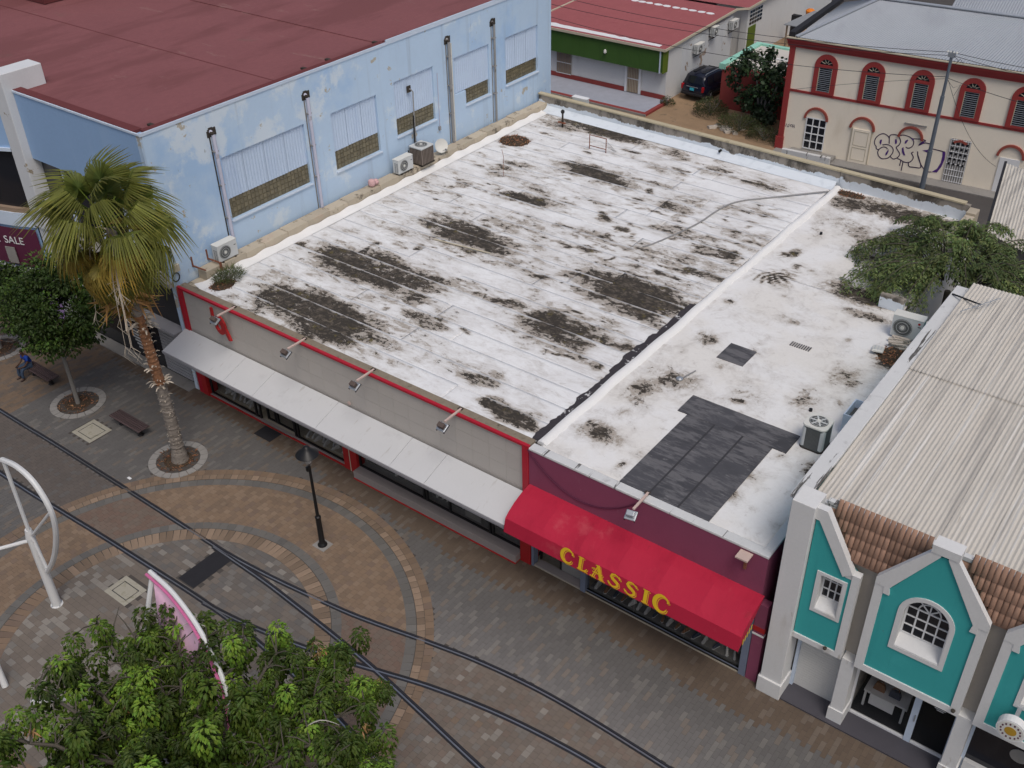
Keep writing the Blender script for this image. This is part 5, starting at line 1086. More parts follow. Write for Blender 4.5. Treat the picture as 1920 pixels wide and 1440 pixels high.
# ground floor: roller shutter, glazing, tiled step
for k in range(26): M().box(26.22, 27.50, .60, .64 if k % 2 else .632, .06+k*.098, .06+k*.098+.094).build('shutter_slat', 'roller', tb)
for a in (26.13, 27.46): M().box(a, a+.09, .50, .66, .05, 2.6).build('shutter_guide', 'blue_trim', tb)
M().box(26.1, 36, -.12, .8, -.004, .065).build('tiled_step', 'slate_tile', tb)
for k in range(12): M().box(26.12+k*.8, 26.12+k*.8+.79, -.14, -.121, -.004, .066).build('step_tile', 'slate_tile', tb)
for a, b in ((27.90, 29.52), (29.66, 30.60), (31.02, 33.7)): M().box(a, b, .64, .652, .14, 2.6).build('window', 'shop_glass' if a < 31 else 'dark_glass', tb)
for a, b in ((27.88, 27.94), (29.50, 29.68), (30.56, 30.64), (31.0, 31.08)): M().box(a, b, .58, .68, .06, 2.6).build('window_post', 'blue_trim' if a > 28 else 'white_paint', tb)
for a, b in ((27.95, 29.49), (29.69, 30.55), (31.09, 33.7)): M().box(a, b, .59, .67, .066, .14).build('window_rail', 'white_paint', tb)
M().box(31.09, 33.7, .50, .64, .14, .55).build('window_upstand', 'white_trim', tb)
# glass shop interior: recessed room
M().box(27.89, 30.61, .7, 3.39, .0, .09).build('room_floor', 'shop_dark', tb)
hd = M().box(29.62, 29.65, .54, .58, 1.0, 1.25).build('door_handle', 'steel', tb)
# swirl and lettering printed on the glass
for j, (cx, cz, r0) in enumerate(((28.45, 2.12, .10), (28.85, 2.10, .09), (30.38, 2.0, .11))):
    P = [(cx+r0*(1-a/9.5)*math.cos(a), .63, cz+r0*(1-a/9.5)*math.sin(a)) for a in np.linspace(0, 9, 22)]; M().tube(P, .014, 5).build('swirl', 'white_paint', tb)
for k in range(3): M().tube([(28.95+t*1.5, .63, 2.16-.05*k-.13*math.sin(t*3.1)+.04*t) for t in np.linspace(0, .95, 14)], .009, 5).build('swirl', 'white_paint', tb)
for k in range(3): M().box(29.95+.06*k, 30.35-.05*k, .634, .638, 1.86-.06*k, 1.885-.06*k).build('print_line', 'white_paint', tb)
text('IMONO', .22, 'white_paint', tb, Matrix.Translation((31.45, .63, 2.02)) @ VT); M().lathe([(.24, 0), (.24, .01)], (0, 0, 0), 20).build('oval_sticker', 'concrete', tb, org=(0, 0, 0)).matrix_local = Matrix.Translation((32.25-30, .632, 1.55)) @ Matrix.Rotation(rad(90), 4, 'X')
for k in range(2): M().lathe([(.05, 0), (.06, .05), (.0, .08)], ((27.05, 30.50)[k], -.10, 2.79), 8).build('spot_lamp', 'grime', tb)
# room furniture behind the glass
sgn_ = thing('round_sign', 'round white sign with gold emblem fixed to the teal wall', 'sign', (31.85, -.3, 3.55))
for nm, mt, r_, t0, t1 in (('sign_drum', 'white_paint', .34, 0, .22), ('sign_face', 'white_plastic', .30, .221, .232), ('sign_emblem', 'gold_print', .14, .233, .240)):
    M().lathe([(r_, t0), (r_, t1)], (0, 0, 0), 24).build(nm, mt, sgn_, org=(0, 0, 0)).matrix_local = Matrix.Rotation(rad(90), 4, 'X')
for k in range(14):
    a = 2*math.pi*k/14; M().box(-.02, .02, -.236, -.234, -.03, .03, Matrix.Translation((.225*math.cos(a), 0, .225*math.sin(a)))).build('sign_mark', 'plum', sgn_, org=(0, 0, 0))
M().box(-.05, .05, 0, .3, .28, .36).build('sign_bracket', 'steel', sgn_, org=(0, 0, 0))
# long neighbouring roof behind the yard
fr_ = thing('neighbour_building', 'long building with pale corrugated roof beyond the leafy yard', 'building', (28, 26, 0))
corr_quad((23.9, 23.2, 4.85), (40, 14.6, 4.85), (40, 24, 5.5), (22.6, 30.3, 5.15), .16, .025, 'roof', 'roof_cement', fr_)
M().add([(23.95, 23.5, 0), (40, 14.9, 0), (40, 24, 0), (22.7, 30.2, 0), (23.95, 23.5, 4.75), (40, 14.9, 4.75), (40, 24, 4.75), (22.7, 30.2, 4.75)], [(0, 3, 2, 1), (4, 5, 6, 7), (0, 1, 5, 4), (1, 2, 6, 5), (2, 3, 7, 6), (3, 0, 4, 7)]).build('wall', 'concrete', fr_)
M().beam((22.56, 30.4, 5.1), (23.86, 23.2, 4.85), .12, .2).build('barge_board', 'tarmac_dark', fr_)
# ------------------------------------------------------------------ air conditioners
def fan_disc(parent, T, r, mat_disc='ac_grille', rings=3, hub=True):
    M().lathe([(r, 0), (r, .012)], (0, 0, 0), 24).build('fan_grille', mat_disc, parent, org=(0, 0, 0)).matrix_local = T
    for k in range(rings): 
        q = r*(k+1)/(rings+.2); M().tube([(q*math.cos(a), q*math.sin(a), .018) for a in np.linspace(0, 2*math.pi, 21)], .006, 4, False).build('grille_ring', 'ac_metal', parent, org=(0, 0, 0)).matrix_local = T
    if hub: M().lathe([(r*.22, .013), (r*.22, .03)], (0, 0, 0), 12).build('fan_hub', 'white_plastic', parent, org=(0, 0, 0)).matrix_local = T
def split_unit(name, lab, loc, rz, w=.82, d=.32, h=.58, group=None, disc='ac_grille', logo=False, feet=True):
    """front faces local -y"""
    t = thing(name, lab, 'air conditioner', loc, group, rz); ORG[t] = Vector((0, 0, 0))
    M().box(-w/2, w/2, -d/2, d/2, .06, h+.06).build('casing', 'ac_metal', t, bevel=.02)
    M().box(-w/2-.01, w/2+.01, -d/2-.01, d/2+.01, h+.061, h+.085).build('lid', 'white_plastic', t, bevel=.008)
    fan_disc(t, Matrix.Translation((-w*.14, -d/2-.004, h*.5+.06)) @ Matrix.Rotation(rad(90), 4, 'X'), h*.40, disc)
    for i in range(2):
        for k in range(8): M().box(-w/2-.004, -w/2-.001, -d/2+.06+i*.12, -d/2+.14+i*.12, .12+k*.06, .15+k*.06).build('side_slot', 'ac_grille', t)
    for k in range(7): M().box(-w/2+.08+k*.02, -w/2+.081+k*.02, d/2, d/2+.003, .1, h).build('rear_fin', 'ac_grille', t)
    M().box(w*.33, w*.43, -d/2-.004, -d/2-.001, h*.75, h*.80).build('badge', 'ac_grille', t); 
    if logo: M().lathe([(.045, 0), (.045, .004)], (0, 0, 0), 14).build('round_logo', 'red_paint', t, org=(0, 0, 0)).matrix_local = Matrix.Translation((w*.36, -d/2-.002, h*.92)) @ Matrix.Rotation(rad(90), 4, 'X')
    if feet:
        for sx in (-1, 1): M().box(sx*w*.32-.03, sx*w*.32+.03, -d/2-.04, d/2+.04, 0, .06).build('foot', 'grime', t)
    return t
split_unit('ac_unit', 'pale split air conditioner on the parapet at the blue wall, nearest the palm', (.02, 2.35, 5.36), rad(90), .98, .38, .70)
a2 = split_unit('ac_unit', 'pale split air conditioner on the parapet beside the ribbed square condenser', (.10, 12.95, 5.36), rad(90), 1.0, .38, .66)
# ribbed square condenser on a bracket
t = thing('condenser', 'square ribbed brown condenser on a bracket against the blue wall', 'air conditioner', (.08, 14.3, 5.30))
X0, Y0 = .08, 14.3
M().box(X0-.36, X0+.36, Y0-.40, Y0+.40, 5.42, 6.16).build('core', 'black_plastic', t)
for k in range(9):
    y_ = Y0-.40+k*.098; M().box(X0+.361, X0+.385, y_, y_+.05, 5.42, 6.16).build('rib', 'ac_rust', t); x_ = X0-.36+k*.088; M().box(x_, x_+.045, Y0-.425, Y0-.401, 5.42, 6.16).build('rib', 'ac_rust', t)
M().box(X0-.40, X0+.40, Y0-.44, Y0+.44, 6.161, 6.24).build('top', 'ac_metal', t, bevel=.02); fan_disc(t, Matrix.Translation((0, 0, .945)), .30)
M().box(X0-.40, X0+.40, Y0-.44, Y0+.44, 5.34, 5.419).build('base', 'grime', t)
for y_ in (Y0-.42, Y0+.42): M().beam((XW, y_, 5.38), (X0+.42, y_, 5.38), .04, .05).build('bracket', 'grime', t); M().beam((XW+.02, y_-.02, 6.0), (X0-.2, y_-.02, 5.40), .03, .03).build('brace', 'grime', t)
# rounded roof condenser
t = thing('condenser', 'white round cornered condenser standing on the patched roof by the black sheets', 'air conditioner', (24.02, 5.35, 4.98)); c = (24.02, 5.35)
def rsq(h, r, n=5):
    P = []
    for cx, cy, a0 in ((h-r, h-r, 0), (-h+r, h-r, 90), (-h+r, -h+r, 180), (h-r, -h+r, 270)):
        for i in range(n): a = rad(a0+90*i/(n-1)); P.append((c[0]+cx+r*math.cos(a), c[1]+cy+r*math.sin(a)))
    return P
M().prism(rsq(.36, .14), lambda a, b, q: (a, b, 5.0+q), .80).build('core', 'ac_grille', t, True)
for sx in (-1, 1):
    for sy in (-1, 1): M().box(c[0]+sx*.26-.10, c[0]+sx*.26+.10, c[1]+sy*.26-.10, c[1]+sy*.26+.10, 5.0, 5.80).build('corner_panel', 'ac_metal', t, bevel=.07)
M().prism(rsq(.385, .15), lambda a, b, q: (a, b, 5.801+q), .07).build('top', 'white_plastic', t, True, bevel=.015); M().prism(rsq(.385, .15), lambda a, b, q: (a, b, 4.975+q), .025).build('base', 'grime', t)
fan_disc(t, Matrix.Translation((0, 0, .893)), .29)
for k in range(6): M().beam((c[0], c[1], 5.885), (c[0]+.28*math.cos(k*1.05), c[1]+.28*math.sin(k*1.05), 5.885), .05, .006).build('fan_blade', 'ac_metal', t)
M().tube([(24.3, 5.2, 5.02), (24.5, 4.9, 5.0), (24.45, 4.6, 5.0), (24.65, 4.55, 5.02)], .025, 6).build('hose', 'grime', t)
split_unit('ac_unit', 'white split air conditioner with red round badge at the gap by the leafy tree', (24.12, 12.95, 4.98), rad(4), 1.06, .42, .84, logo=True)
t = thing('duct_unit', 'open topped metal unit half hidden behind the white parapet', 'air conditioner', (24.62, 6.8, 4.98))
for a, b, c_, d in ((24.42, 24.82, 6.30, 6.34), (24.42, 24.82, 7.26, 7.30), (24.42, 24.46, 6.341, 7.259), (24.78, 24.82, 6.341, 7.259)): M().box(a, b, c_, d, 4.98, 5.75).build('panel', 'blue_trim', t)
M().box(24.47, 24.77, 6.35, 7.25, 4.98, 5.45).build('core', 'ac_grille', t); M().beam((24.5, 6.6, 5.5), (24.75, 6.9, 5.55), .03, .03).build('pipe', 'steel', t)
# units on the white house
for i, (yy, zz, w_, lab) in enumerate(((44.9, 2.35, 1.0, 'yellowed air conditioner hung lowest on the white house side wall'), (47.0, 3.0, .7, 'small air conditioner under the red roof edge, second along the wall'), (50.0, 2.75, .9, 'large square air conditioner at the far end of the white house wall'))):
    t = split_unit('ac_unit', lab, (-1.46, yy, zz), rad(90), w_, .34, .62, feet=False)
    for sx in (-.3, .3): M().beam((sx, -.15, .03), (sx, .28, .03), .04, .04).build('bracket', 'grime', t); M().beam((sx, -.12, .02), (sx, .28, -.3), .03, .03).build('brace', 'grime', t)
# satellite dish
t = thing('satellite_dish', 'small white satellite dish on the beige block parapet', 'satellite dish', (.12, 15.6, 5.35))
dm = M(); dm.lathe([(.02, 0), (.20, .03), (.34, .09), (.335, .10), (.19, .045), (.01, .02)], (0, 0, 0), 18)
dm.build('dish', 'white_plastic', t, True, org=(0, 0, 0)).matrix_local = Matrix.Translation((.05, 0, .42)) @ Matrix.Rotation(rad(70), 4, 'Y') @ Matrix.Rotation(rad(25), 4, 'X')
M().tube([(.0, 0, 0), (.0, 0, .42)], .025, 6).build('mast', 'grey_pipe', t, org=(0, 0, 0)); M().tube([(.05, 0, .15), (.40, -.05, .30)], .012, 5).build('arm', 'grey_pipe', t, org=(0, 0, 0)); M().box(.38, .46, -.09, -.02, .28, .36).build('receiver', 'grey_pipe', t, org=(0, 0, 0))
# pink bundle, junction box, cable coil, rusty brackets
b = M(); b.lathe([(0, 0), (.14, .02), (.19, .14), (.15, .28), (.05, .34), (0, .34)], (0, 0, 0), 12); b.lathe([(0, 0), (.11, .02), (.15, .12), (.1, .24), (0, .27)], (.02, .24, 0), 10)
solo(M().add(*[[ (v[0]+.0, v[1]+10.9, v[2]+5.36) for v in b.v], b.f]), 'pink_bundle', 'pink_plastic', (.0, 10.9, 5.36), 'faded pink bag bundle lying on the parapet by the blue wall', 'bag', smooth=True)
solo(M().box(-.40, -.26, .10, .34, 5.62, 5.92), 'junction_box', 'cream_trim', (-.33, .22, 5.62), 'small cream junction box at the corner of the blue wall', 'junction box', bevel=.015)
solo(M().tube([(-.36, .14+.16*math.cos(a), 5.38+.18*math.sin(a)) for a in np.linspace(0, 6.3, 22)], .022, 6, False), 'cable_coil', 'black_plastic', (-.36, .14, 5.38), 'black coil of cable hanging below the cream junction box', 'cable')
for i, (yy, lab) in enumerate(((1.0, 'rusty angle bracket nearest the street on the blue wall'), (1.75, 'rusty angle bracket under the pale air conditioner by the palm'))):
    m = M().beam((XW+.02, yy, 5.9), (XW+.02, yy, 5.45), .05, .05); m.beam((XW+.02, yy, 5.5), (.35, yy+.05, 5.5), .05, .05); m.beam((.32, yy+.05, 5.52), (.34, yy+.05, 5.15), .10, .04) if i else None
    solo(m, 'bracket', 'rust', (XW, yy, 5.45), lab, 'bracket')
# ------------------------------------------------------------------ flood lights on arms
def flood(x, lab, arm, housing, yaw=0.0):
    t = thing('flood_light', lab, 'flood light', (x, 0, 5.06), group='flood lights on arms over the shop fronts')
    M().beam((x, .28, 5.09), (x+.05, -.62, 5.14), .07, .05).build('arm', arm, t); M().beam((x-.02, .2, 5.10), (x-.02, .32, 5.10), .16, .03).build('foot_plate', 'grime', t)
    T = Matrix.Translation((x+.06, -.78, 5.05)) @ Matrix.Rotation(rad(yaw), 4, 'Z') @ Matrix.Rotation(rad(28), 4, 'X')
    M().box(-.12, .12, -.08, .09, -.02, .14, T).build('ballast_box', housing, t, bevel=.02)
    M().box(-.17, .17, -.15, .15, -.09, -.022, T).build('reflector', 'steel', t, bevel=.02); M().box(-.15, .15, -.13, .13, -.10, -.091, T).build('lens', 'lens', t)
    for s_ in (-.15, .15): M().box(s_-.012, s_+.012, -.17, .17, -.115, -.06, T).build('clip', 'dark_frame', t)
for x_, lab in ((2.9, 'flood light above the red sign shape'), (6.75, 'second flood light along the grey front, counting from the palm'), (10.15, 'third flood light along the grey front, counting from the palm'), (14.05, 'flood light nearest the maroon wall on the grey front')): flood(x_, lab, 'peel_timber', 'lamp_housing')
flood(21.1, 'silver flood light over the red fabric awning', 'peel_timber', 'steel', 12)
t = thing('lamp_bracket', 'rusty bare lamp bracket at the right end of the maroon wall', 'bracket', (24.45, -.03, 4.35)); M().box(24.40, 24.48, -.06, -.001, 4.25, 4.82).build('plate', 'rust', t); M().box(24.25, 24.62, -.38, -.02, 4.84, 4.89).build('arm_plate', 'peel_timber', t); M().box(24.40, 24.50, -.2, -.02, 4.78, 4.838).build('stem', 'rust', t)
solo(M().tube([(16.95+t_*4.1, -.03, 4.95-1.75*4*t_*(1-t_)*.62) for t_ in np.linspace(0, 1, 22)], .022, 5), 'wall_cable', 'plum', (19, -.03, 4.5), 'slack cable hanging across the maroon wall', 'cable')
# ------------------------------------------------------------------ roof odds and ends
t = thing('vent_pipe', 'mossy vent pipe with dark cowl in the rear roof corner', 'vent pipe', (2.5, 22.6, 4.97)); M().tube([(2.5, 22.6, 4.96), (2.5, 22.6, 5.75)], .05, 8).build('pipe', 'grime', t); M().lathe([(.07, 0), (.10, .05), (.10, .14), (.03, .2)], (2.5, 22.6, 5.72), 10).build('cowl', 'black_plastic', t); M().box(2.25, 2.7, 22.5, 22.62, 5.2, 5.26).build('cross_bar', 'rust', t)
t = thing('metal_frame', 'thin rusty metal frame standing on the white roof', 'frame', (5.7, 21, 4.97))
for x_ in (5.25, 6.22): M().tube([(x_, 21, 4.96), (x_, 21, 5.72)], .025, 6).build('post', 'rust', t)
for z_ in (5.15, 5.70): M().tube([(5.25, 21, z_), (6.22, 21, z_)], .02, 6).build('rail', 'rust', t)
for k in range(4): M().tube([(6.22, 21, 5.6-.1*k), (6.65-.05*k, 21.3, 5.02)], .008, 4).build('wire', 'grey_pipe', t)
cabp = cr([(12.9, 13.5, 5.0), (13.09, 13.89, 5.0), (13.43, 15.2, 5.0), (13.72, 16.75, 5.0), (13.82, 18.5, 5.0), (14.14, 19.65, 5.0), (15.21, 20.94, 5.0), (17.0, 22.8, 5.06)], 6)
solo(M().tube(cabp, .035, 6), 'roof_cable', 'grey_pipe', (14, 18, 5), 'grey cable curving across the white roof to the ridge', 'cable')
solo(M().tube([(3.75, 15.9, 4.98), (3.72, 15.95, 5.5), (3.80, 15.9, 5.9), (3.7, 15.9, 6.3)], .012, 5), 'thin_aerial', 'rust', (3.75, 15.9, 4.98), 'thin wobbly rod standing on the white roof by the leaf pile', 'rod')
for (x_, y_, z_, lab) in ((11.0, 23.9, 5.25, 'round black pipe hole in the painted rear parapet'), (18.4, 18.8, 4.98, 'small black roof vent near the palm frond stain'), (23.2, 6.9, 4.98, 'small black pipe stub by the white condenser')):
    m = M().tube([(x_, y_, z_), (x_+.0, y_-(.18 if z_ > 5 else 0), z_+(.0 if z_ > 5 else .08))], .06, 10); solo(m, 'pipe_stub', 'black_plastic', (x_, y_, z_), lab, 'pipe')
solo(M().tube([(5.4, 9.0, 5.02), (8.1, 9.35, 5.03)], .03, 6), 'loose_pole', 'cream_trim', (6.7, 9.2, 5), 'thin pale pole lying across the dark roof stain', 'pole')
t = thing('lamp_cover', 'discarded white light cover lying near the leaf pile by the gap', 'lamp cover', (23.65, 11.5, 4.98)); T = Matrix.Translation((23.65, 11.5, 5.08)) @ Matrix.Rotation(rad(12), 4, 'Z') @ Matrix.Rotation(rad(-14), 4, 'X')
M().box(-.20, .20, -.28, .28, -.05, .05, T).build('shell', 'white_plastic', t, bevel=.04)
for k in range(3): M().box(-.13+k*.11, -.09+k*.11, -.25, .25, .051, .06, T).build('rib', 'ac_metal', t)
m = M()
for k in range(9): m.box(-.25, .25, -.06, .06, 0, .05, Matrix.Translation((24.2+random.uniform(-.3, .3), 12.35+random.uniform(-.25, .25), 4.99+.02*k)) @ Matrix.Rotation(random.uniform(-.5, .5), 4, 'Z'))
solo(m, 'broken_slabs', 'rubble', (24.2, 12.35, 4.98), 'broken dark slabs under the badged air conditioner', 'rubble')
def litter_pile(name, x, y, z, rx, ry, n, lab, hgt=.12, mat='leaf_litter'):
    t = thing(name, lab, 'leaf litter', (x, y, z)); a = rng.uniform(0, 6.283, n); r = np.sqrt(rng.uniform(0, 1, n))
    P = np.stack([x+rx*r*np.cos(a), y+ry*r*np.sin(a), z+hgt*(1-r)*rng.uniform(.3, 1, n)+.01], 1); D = rng.normal(size=(n, 3))*[1, 1, .25]; U = np.tile([0, 0, 1.], (n, 1))+rng.normal(0, .4, (n, 3))
    o = leaves('leaf', P, D, U, rng.uniform(.06, .16, n), rng.uniform(.03, .07, n), jitter_col(n, .5), mat, t); o['kind'] = 'stuff'
    M().lathe([(min(rx, ry)*.95, 0), (min(rx, ry)*.6, hgt*.5), (0, hgt*.6)], (0, 0, 0), 14).build('mound', 'soil', t, True, org=(0, 0, 0)).scale = (rx/min(rx, ry), ry/min(rx, ry), 1)
litter_pile('leaf_pile', 1.55, 19.7, 4.97, .85, .75, 500, 'brown leaf pile on the white roof by the blue wall')
litter_pile('leaf_pile', 24.15, 11.55, 4.97, .5, .6, 300, 'brown dead leaves under the badged air conditioner')
litter_pile('leaf_pile', 17.9, 23.2, 4.97, .7, .3, 200, 'brown leaves in the corner where the ridge meets the rear parapet')
t = thing('white_box', 'flat white box fixed behind the rear parapet near the blue wall', 'box', (2.2, 24.62, 5.3)); M().box(1.75, 2.65, 24.56, 24.86, 5.3, 5.86).build('casing', 'ac_metal', t, bevel=.03); M().box(1.73, 2.67, 24.55, 24.88, 5.861, 5.90).build('lid', 'white_paint', t)
# TV aerial
t = thing('tv_aerial', 'yagi aerial on a black boom over the corrugated cement roof', 'aerial', (25.6, 12.9, 7.05))
M().tube([(25.25, 13.1, 7.08), (26.35, 12.3, 7.42)], .028, 6).build('boom_mast', 'black_plastic', t); M().tube([(25.95, 11.5, 7.42), (26.75, 13.1, 7.42)], .014, 5).build('boom', 'steel', t)
for k in range(11): q = Vector((25.95, 11.5, 7.42)).lerp(Vector((26.75, 13.1, 7.42)), .35+.65*k/11); d_ = Vector((.9, -.45, .0))*(.16-.006*k); M().tube([q-d_, q+d_], .006, 4).build('element', 'steel', t)
M().tube([(25.98, 11.56, 7.55), (25.98, 11.56, 7.30)], .006, 4).build('reflector', 'steel', t)
# ------------------------------------------------------------------ utility pole and wires
px, py = 17.39, 36.89
t = thing('utility_pole', 'grey steel utility pole in front of the cream building', 'utility pole', (px, py, 0))
M().tube([(px, py, 0), (px, py, 2.3), (px, py, 2.31), (px, py, 5.4), (px, py, 5.41), (px, py, 7.8)], [.15, .14, .115, .11, .085, .08], 10).build('pole', 'pole_steel', t, True)
M().lathe([(.22, 0), (.22, .06), (.16, .1)], (px, py, -.02), 10).build('base', 'tarmac_dark', t); M().box(px-.18, px+.18, py-.1, py+.1, 7.5, 7.75).build('cross_head', 'steel', t)
for k in range(4): M().lathe([(.05, 0), (.06, .05), (.03, .1)], (px-.22+.15*k, py-.05, 7.72), 8).build('insulator', 'white_plastic', t)
M().tube([(px+.15, py-.1, 7.6), (px+.45, py-.15, 7.4), (px+.3, py-.15, 7.2), (px+.5, py-.1, 7.5), (px+.7, py-.15, 7.3)], .015, 4).build('loose_wire', 'wire', t); M().tube([(px+.1, py-.1, 6.3), (px+.5, py-.2, 6.0), (px+.8, py-.1, 6.2), (px+.6, py-.2, 5.6)], .012, 4).build('loose_wire', 'wire', t)
def wire(a, b, sag, lab, r=.016):
    a, b = Vector(a), Vector(b); P = [a.lerp(b, i/24)-Vector((0, 0, sag*4*(i/24)*(1-i/24))) for i in range(25)]
    solo(M().tube(P, r, 5), 'overhead_wire', 'wire', tuple((a+b)/2), lab, 'wire', 'overhead wires from the steel pole')
wire((px, py, 7.75), (-14, 36.5, 7.7), .9, 'upper wire running left from the pole over the red roof'); wire((px, py-.08, 7.6), (-14, 35.9, 7.2), .9, 'second wire running left from the pole over the red roof'); wire((px, py, 6.45), (-14, 36.2, 6.5), 1.1, 'lower wire running left across the green fascia')
wire((px, py, 7.75), (34, 39, 8.6), .7, 'upper wire running right from the pole along the zinc roof'); wire((px, py, 7.6), (34, 38.5, 8.0), .8, 'second wire running right from the pole along the zinc roof'); wire((px, py, 6.4), (34, 38.4, 6.2), .9, 'lower wire running right from the pole past the arched windows')
wire((px+.1, py, 6.3), (20.6, 38.5, 1.6), .7, 'slack service wire dropping to the white door', .012); wire((8.4, 37.9, 3.7), (px, py, 6.35), -.1, 'thin wire from the red corner post up to the pole', .010)
# ------------------------------------------------------------------ street lamp
lx, ly = 10.62, -3.51
t = thing('street_lamp', 'black street lamp with bell shaped hood in the paved circle', 'street lamp', (lx, ly, 0))
M().lathe([(.17, 0), (.17, .05), (.13, .10), (.10, .14), (.095, 1.25), (.105, 1.28), (.105, 1.33), (.06, 1.36), (.045, 3.55), (.05, 3.60)], (lx, ly, 0), 14).build('post', 'lamp_black', t, True)
M().box(lx-.28, lx+.28, ly-.24, ly+.24, -.004, .016).build('base_slab', 'concrete', t)
M().lathe([(.05, 3.60), (.12, 3.66), (.15, 3.80), (.20, 4.0), (.19, 4.04)], (lx, ly, 0), 16).build('globe', 'globe_glass', t, True); M().lathe([(.02, 3.64), (.09, 3.72), (.10, 3.86), (.06, 3.95), (.02, 3.96)], (lx, ly, 0), 12).build('bulb', 'bulb', t, True)
M().lathe([(.37, 4.03), (.385, 4.05), (.34, 4.10), (.20, 4.22), (.12, 4.30), (.09, 4.36), (.05, 4.38), (.0, 4.39)], (lx, ly, 0), 24).build('hood', 'lamp_black', t, True)
M().box(lx-.14, lx-.05, ly-.05, ly+.05, 3.30, 3.46).build('flood_box', 'lamp_black', t); M().beam((lx, ly, 3.42), (lx-.1, ly, 3.38), .03, .03).build('flood_arm', 'lamp_black', t)
# ------------------------------------------------------------------ benches and seated person
def bench(x, y, lab):
    t = thing('bench', lab, 'bench', (x, y, 0))
    for k in range(6): M().box(x-.97, x+.97, y-.27+k*.092, y-.27+k*.092+.075, .41, .45).build('slat', 'wood_slat', t, bevel=.006)
    for sx in (-.62, .62):
        M().lathe([(.12, 0), (.13, .03), (.09, .06), (.085, .30), (.12, .36), (.12, .37)], (x+sx, y, 0), 12).build('leg', 'dark_frame', t, True); M().box(x+sx-.04, x+sx+.04, y-.26, y+.28, .371, .408).build('bearer', 'dark_frame', t)
bench(-.42, -3.38, 'empty slatted bench between the small tree and the palm'); bench(-6.55, -3.45, 'slatted bench with a person sitting at its end')
def skin_mesh(name, joints, edges, mat, parent, sub=2):
    me = bpy.data.meshes.new(name); me.from_pydata([j[0] for j in joints], edges, []); me.update(); me.materials.append(MATS[mat])
    o = link(bpy.data.objects.new(name, me), parent); sk = o.modifiers.new('skin', 'SKIN'); sk.use_smooth_shade = True
    for v, j in zip(me.skin_vertices[0].data, joints): v.radius = (j[1], j[1] if len(j) < 3 else j[2]); 
    me.skin_vertices[0].data[0].use_root = True
    s = o.modifiers.new('sub', 'SUBSURF'); s.levels = sub; s.render_levels = sub
    return o
pr = thing('person', 'person in blue shirt and jeans sitting on the bench, head bowed', 'person', (-7.28, -3.5, 0)); ORG[pr] = Vector((0, 0, 0))
def chain(J, E, a, pts):
    for p in pts: J.append(p); E.append((a, len(J)-1)); a = len(J)-1
    return a
J = [((0, .02, .56), .13, .15)]; E = []
ch = chain(J, E, 0, [((0, .0, .72), .13, .11), ((0, -.05, .90), .15, .12), ((0, -.10, 1.03), .12, .10), ((0, -.14, 1.10), .06, .06), ((0, -.17, 1.18), .075, .085), ((0, -.185, 1.26), .075, .09), ((0, -.18, 1.33), .04, .05)])
for s_ in (-1, 1):
    k = chain(J, E, 3, [((s_*.17, -.10, 1.00), .06), ((s_*.22, -.14, .80), .045), ((s_*.20, -.30, .66), .036), ((s_*.14, -.44, .64), .03), ((s_*.11, -.50, .635), .032)])
    for f_ in range(4): chain(J, E, k, [((s_*(.13-.022*f_), -.55, .64+.004*f_), .010), ((s_*(.125-.022*f_), -.585+.008*abs(f_-1), .625), .008)])
    chain(J, E, k, [((s_*.075, -.52, .655), .011), ((s_*.06, -.55, .66), .009)])
    chain(J, E, 0, [((s_*.10, -.08, .55), .10), ((s_*.14, -.44, .52), .07), ((s_*.14, -.50, .28), .055), ((s_*.14, -.48, .08), .04), ((s_*.15, -.60, .04), .035)])
skin_mesh('body', J, E, 'skin', pr)
J = [((0, .02, .58), .15, .155)]; E = []
chain(J, E, 0, [((0, .0, .72), .15, .13), ((0, -.05, .90), .17, .135), ((0, -.10, 1.03), .13, .11), ((0, -.125, 1.075), .075, .075)])
for s_ in (-1, 1): chain(J, E, 3, [((s_*.17, -.10, 1.00), .075), ((s_*.215, -.135, .83), .062)])
skin_mesh('shirt', J, E, 'shirt', pr)
J = [((0, .03, .54), .15, .15)]; E = []
for s_ in (-1, 1): chain(J, E, 0, [((s_*.10, -.08, .55), .115), ((s_*.14, -.44, .52), .085), ((s_*.14, -.50, .28), .07), ((s_*.14, -.485, .10), .06)])
skin_mesh('jeans', J, E, 'denim', pr)
for s_ in (-1, 1): skin_mesh('shoe', [((s_*.14, -.46, .05), .05), ((s_*.145, -.56, .045), .048), ((s_*.15, -.66, .03), .03)], [(0, 1), (1, 2)], 'shoe_brown', pr)
skin_mesh('hair', [((0, -.13, 1.24), .06), ((0, -.15, 1.31), .088, .095), ((0, -.19, 1.36), .06)], [(0, 1), (1, 2)], 'hair', pr)
for s_ in (-1, 1): M().lathe([(.0, -.012), (.012, 0), (0, .012)], (s_*.03, -.262, 1.235), 8).build('eye', 'white_paint', pr); M().lathe([(0, -.03), (.014, -.01), (.012, .02), (0, .03)], (s_*.083, -.17, 1.22), 6).build('ear', 'skin', pr)
M().lathe([(0, -.025), (.016, -.018), (.008, .02), (0, .025)], (0, -.272, 1.205), 6).build('nose', 'skin', pr); M().box(-.025, .025, -.262, -.252, 1.155, 1.165).build('mouth', 'tail_red', pr)
solo(M().box(-7.32, -7.24, -4.10, -4.02, .655, .665), 'phone', 'black_plastic', (-7.28, -4.06, .65), 'dark phone held in the lap of the seated person', 'phone')
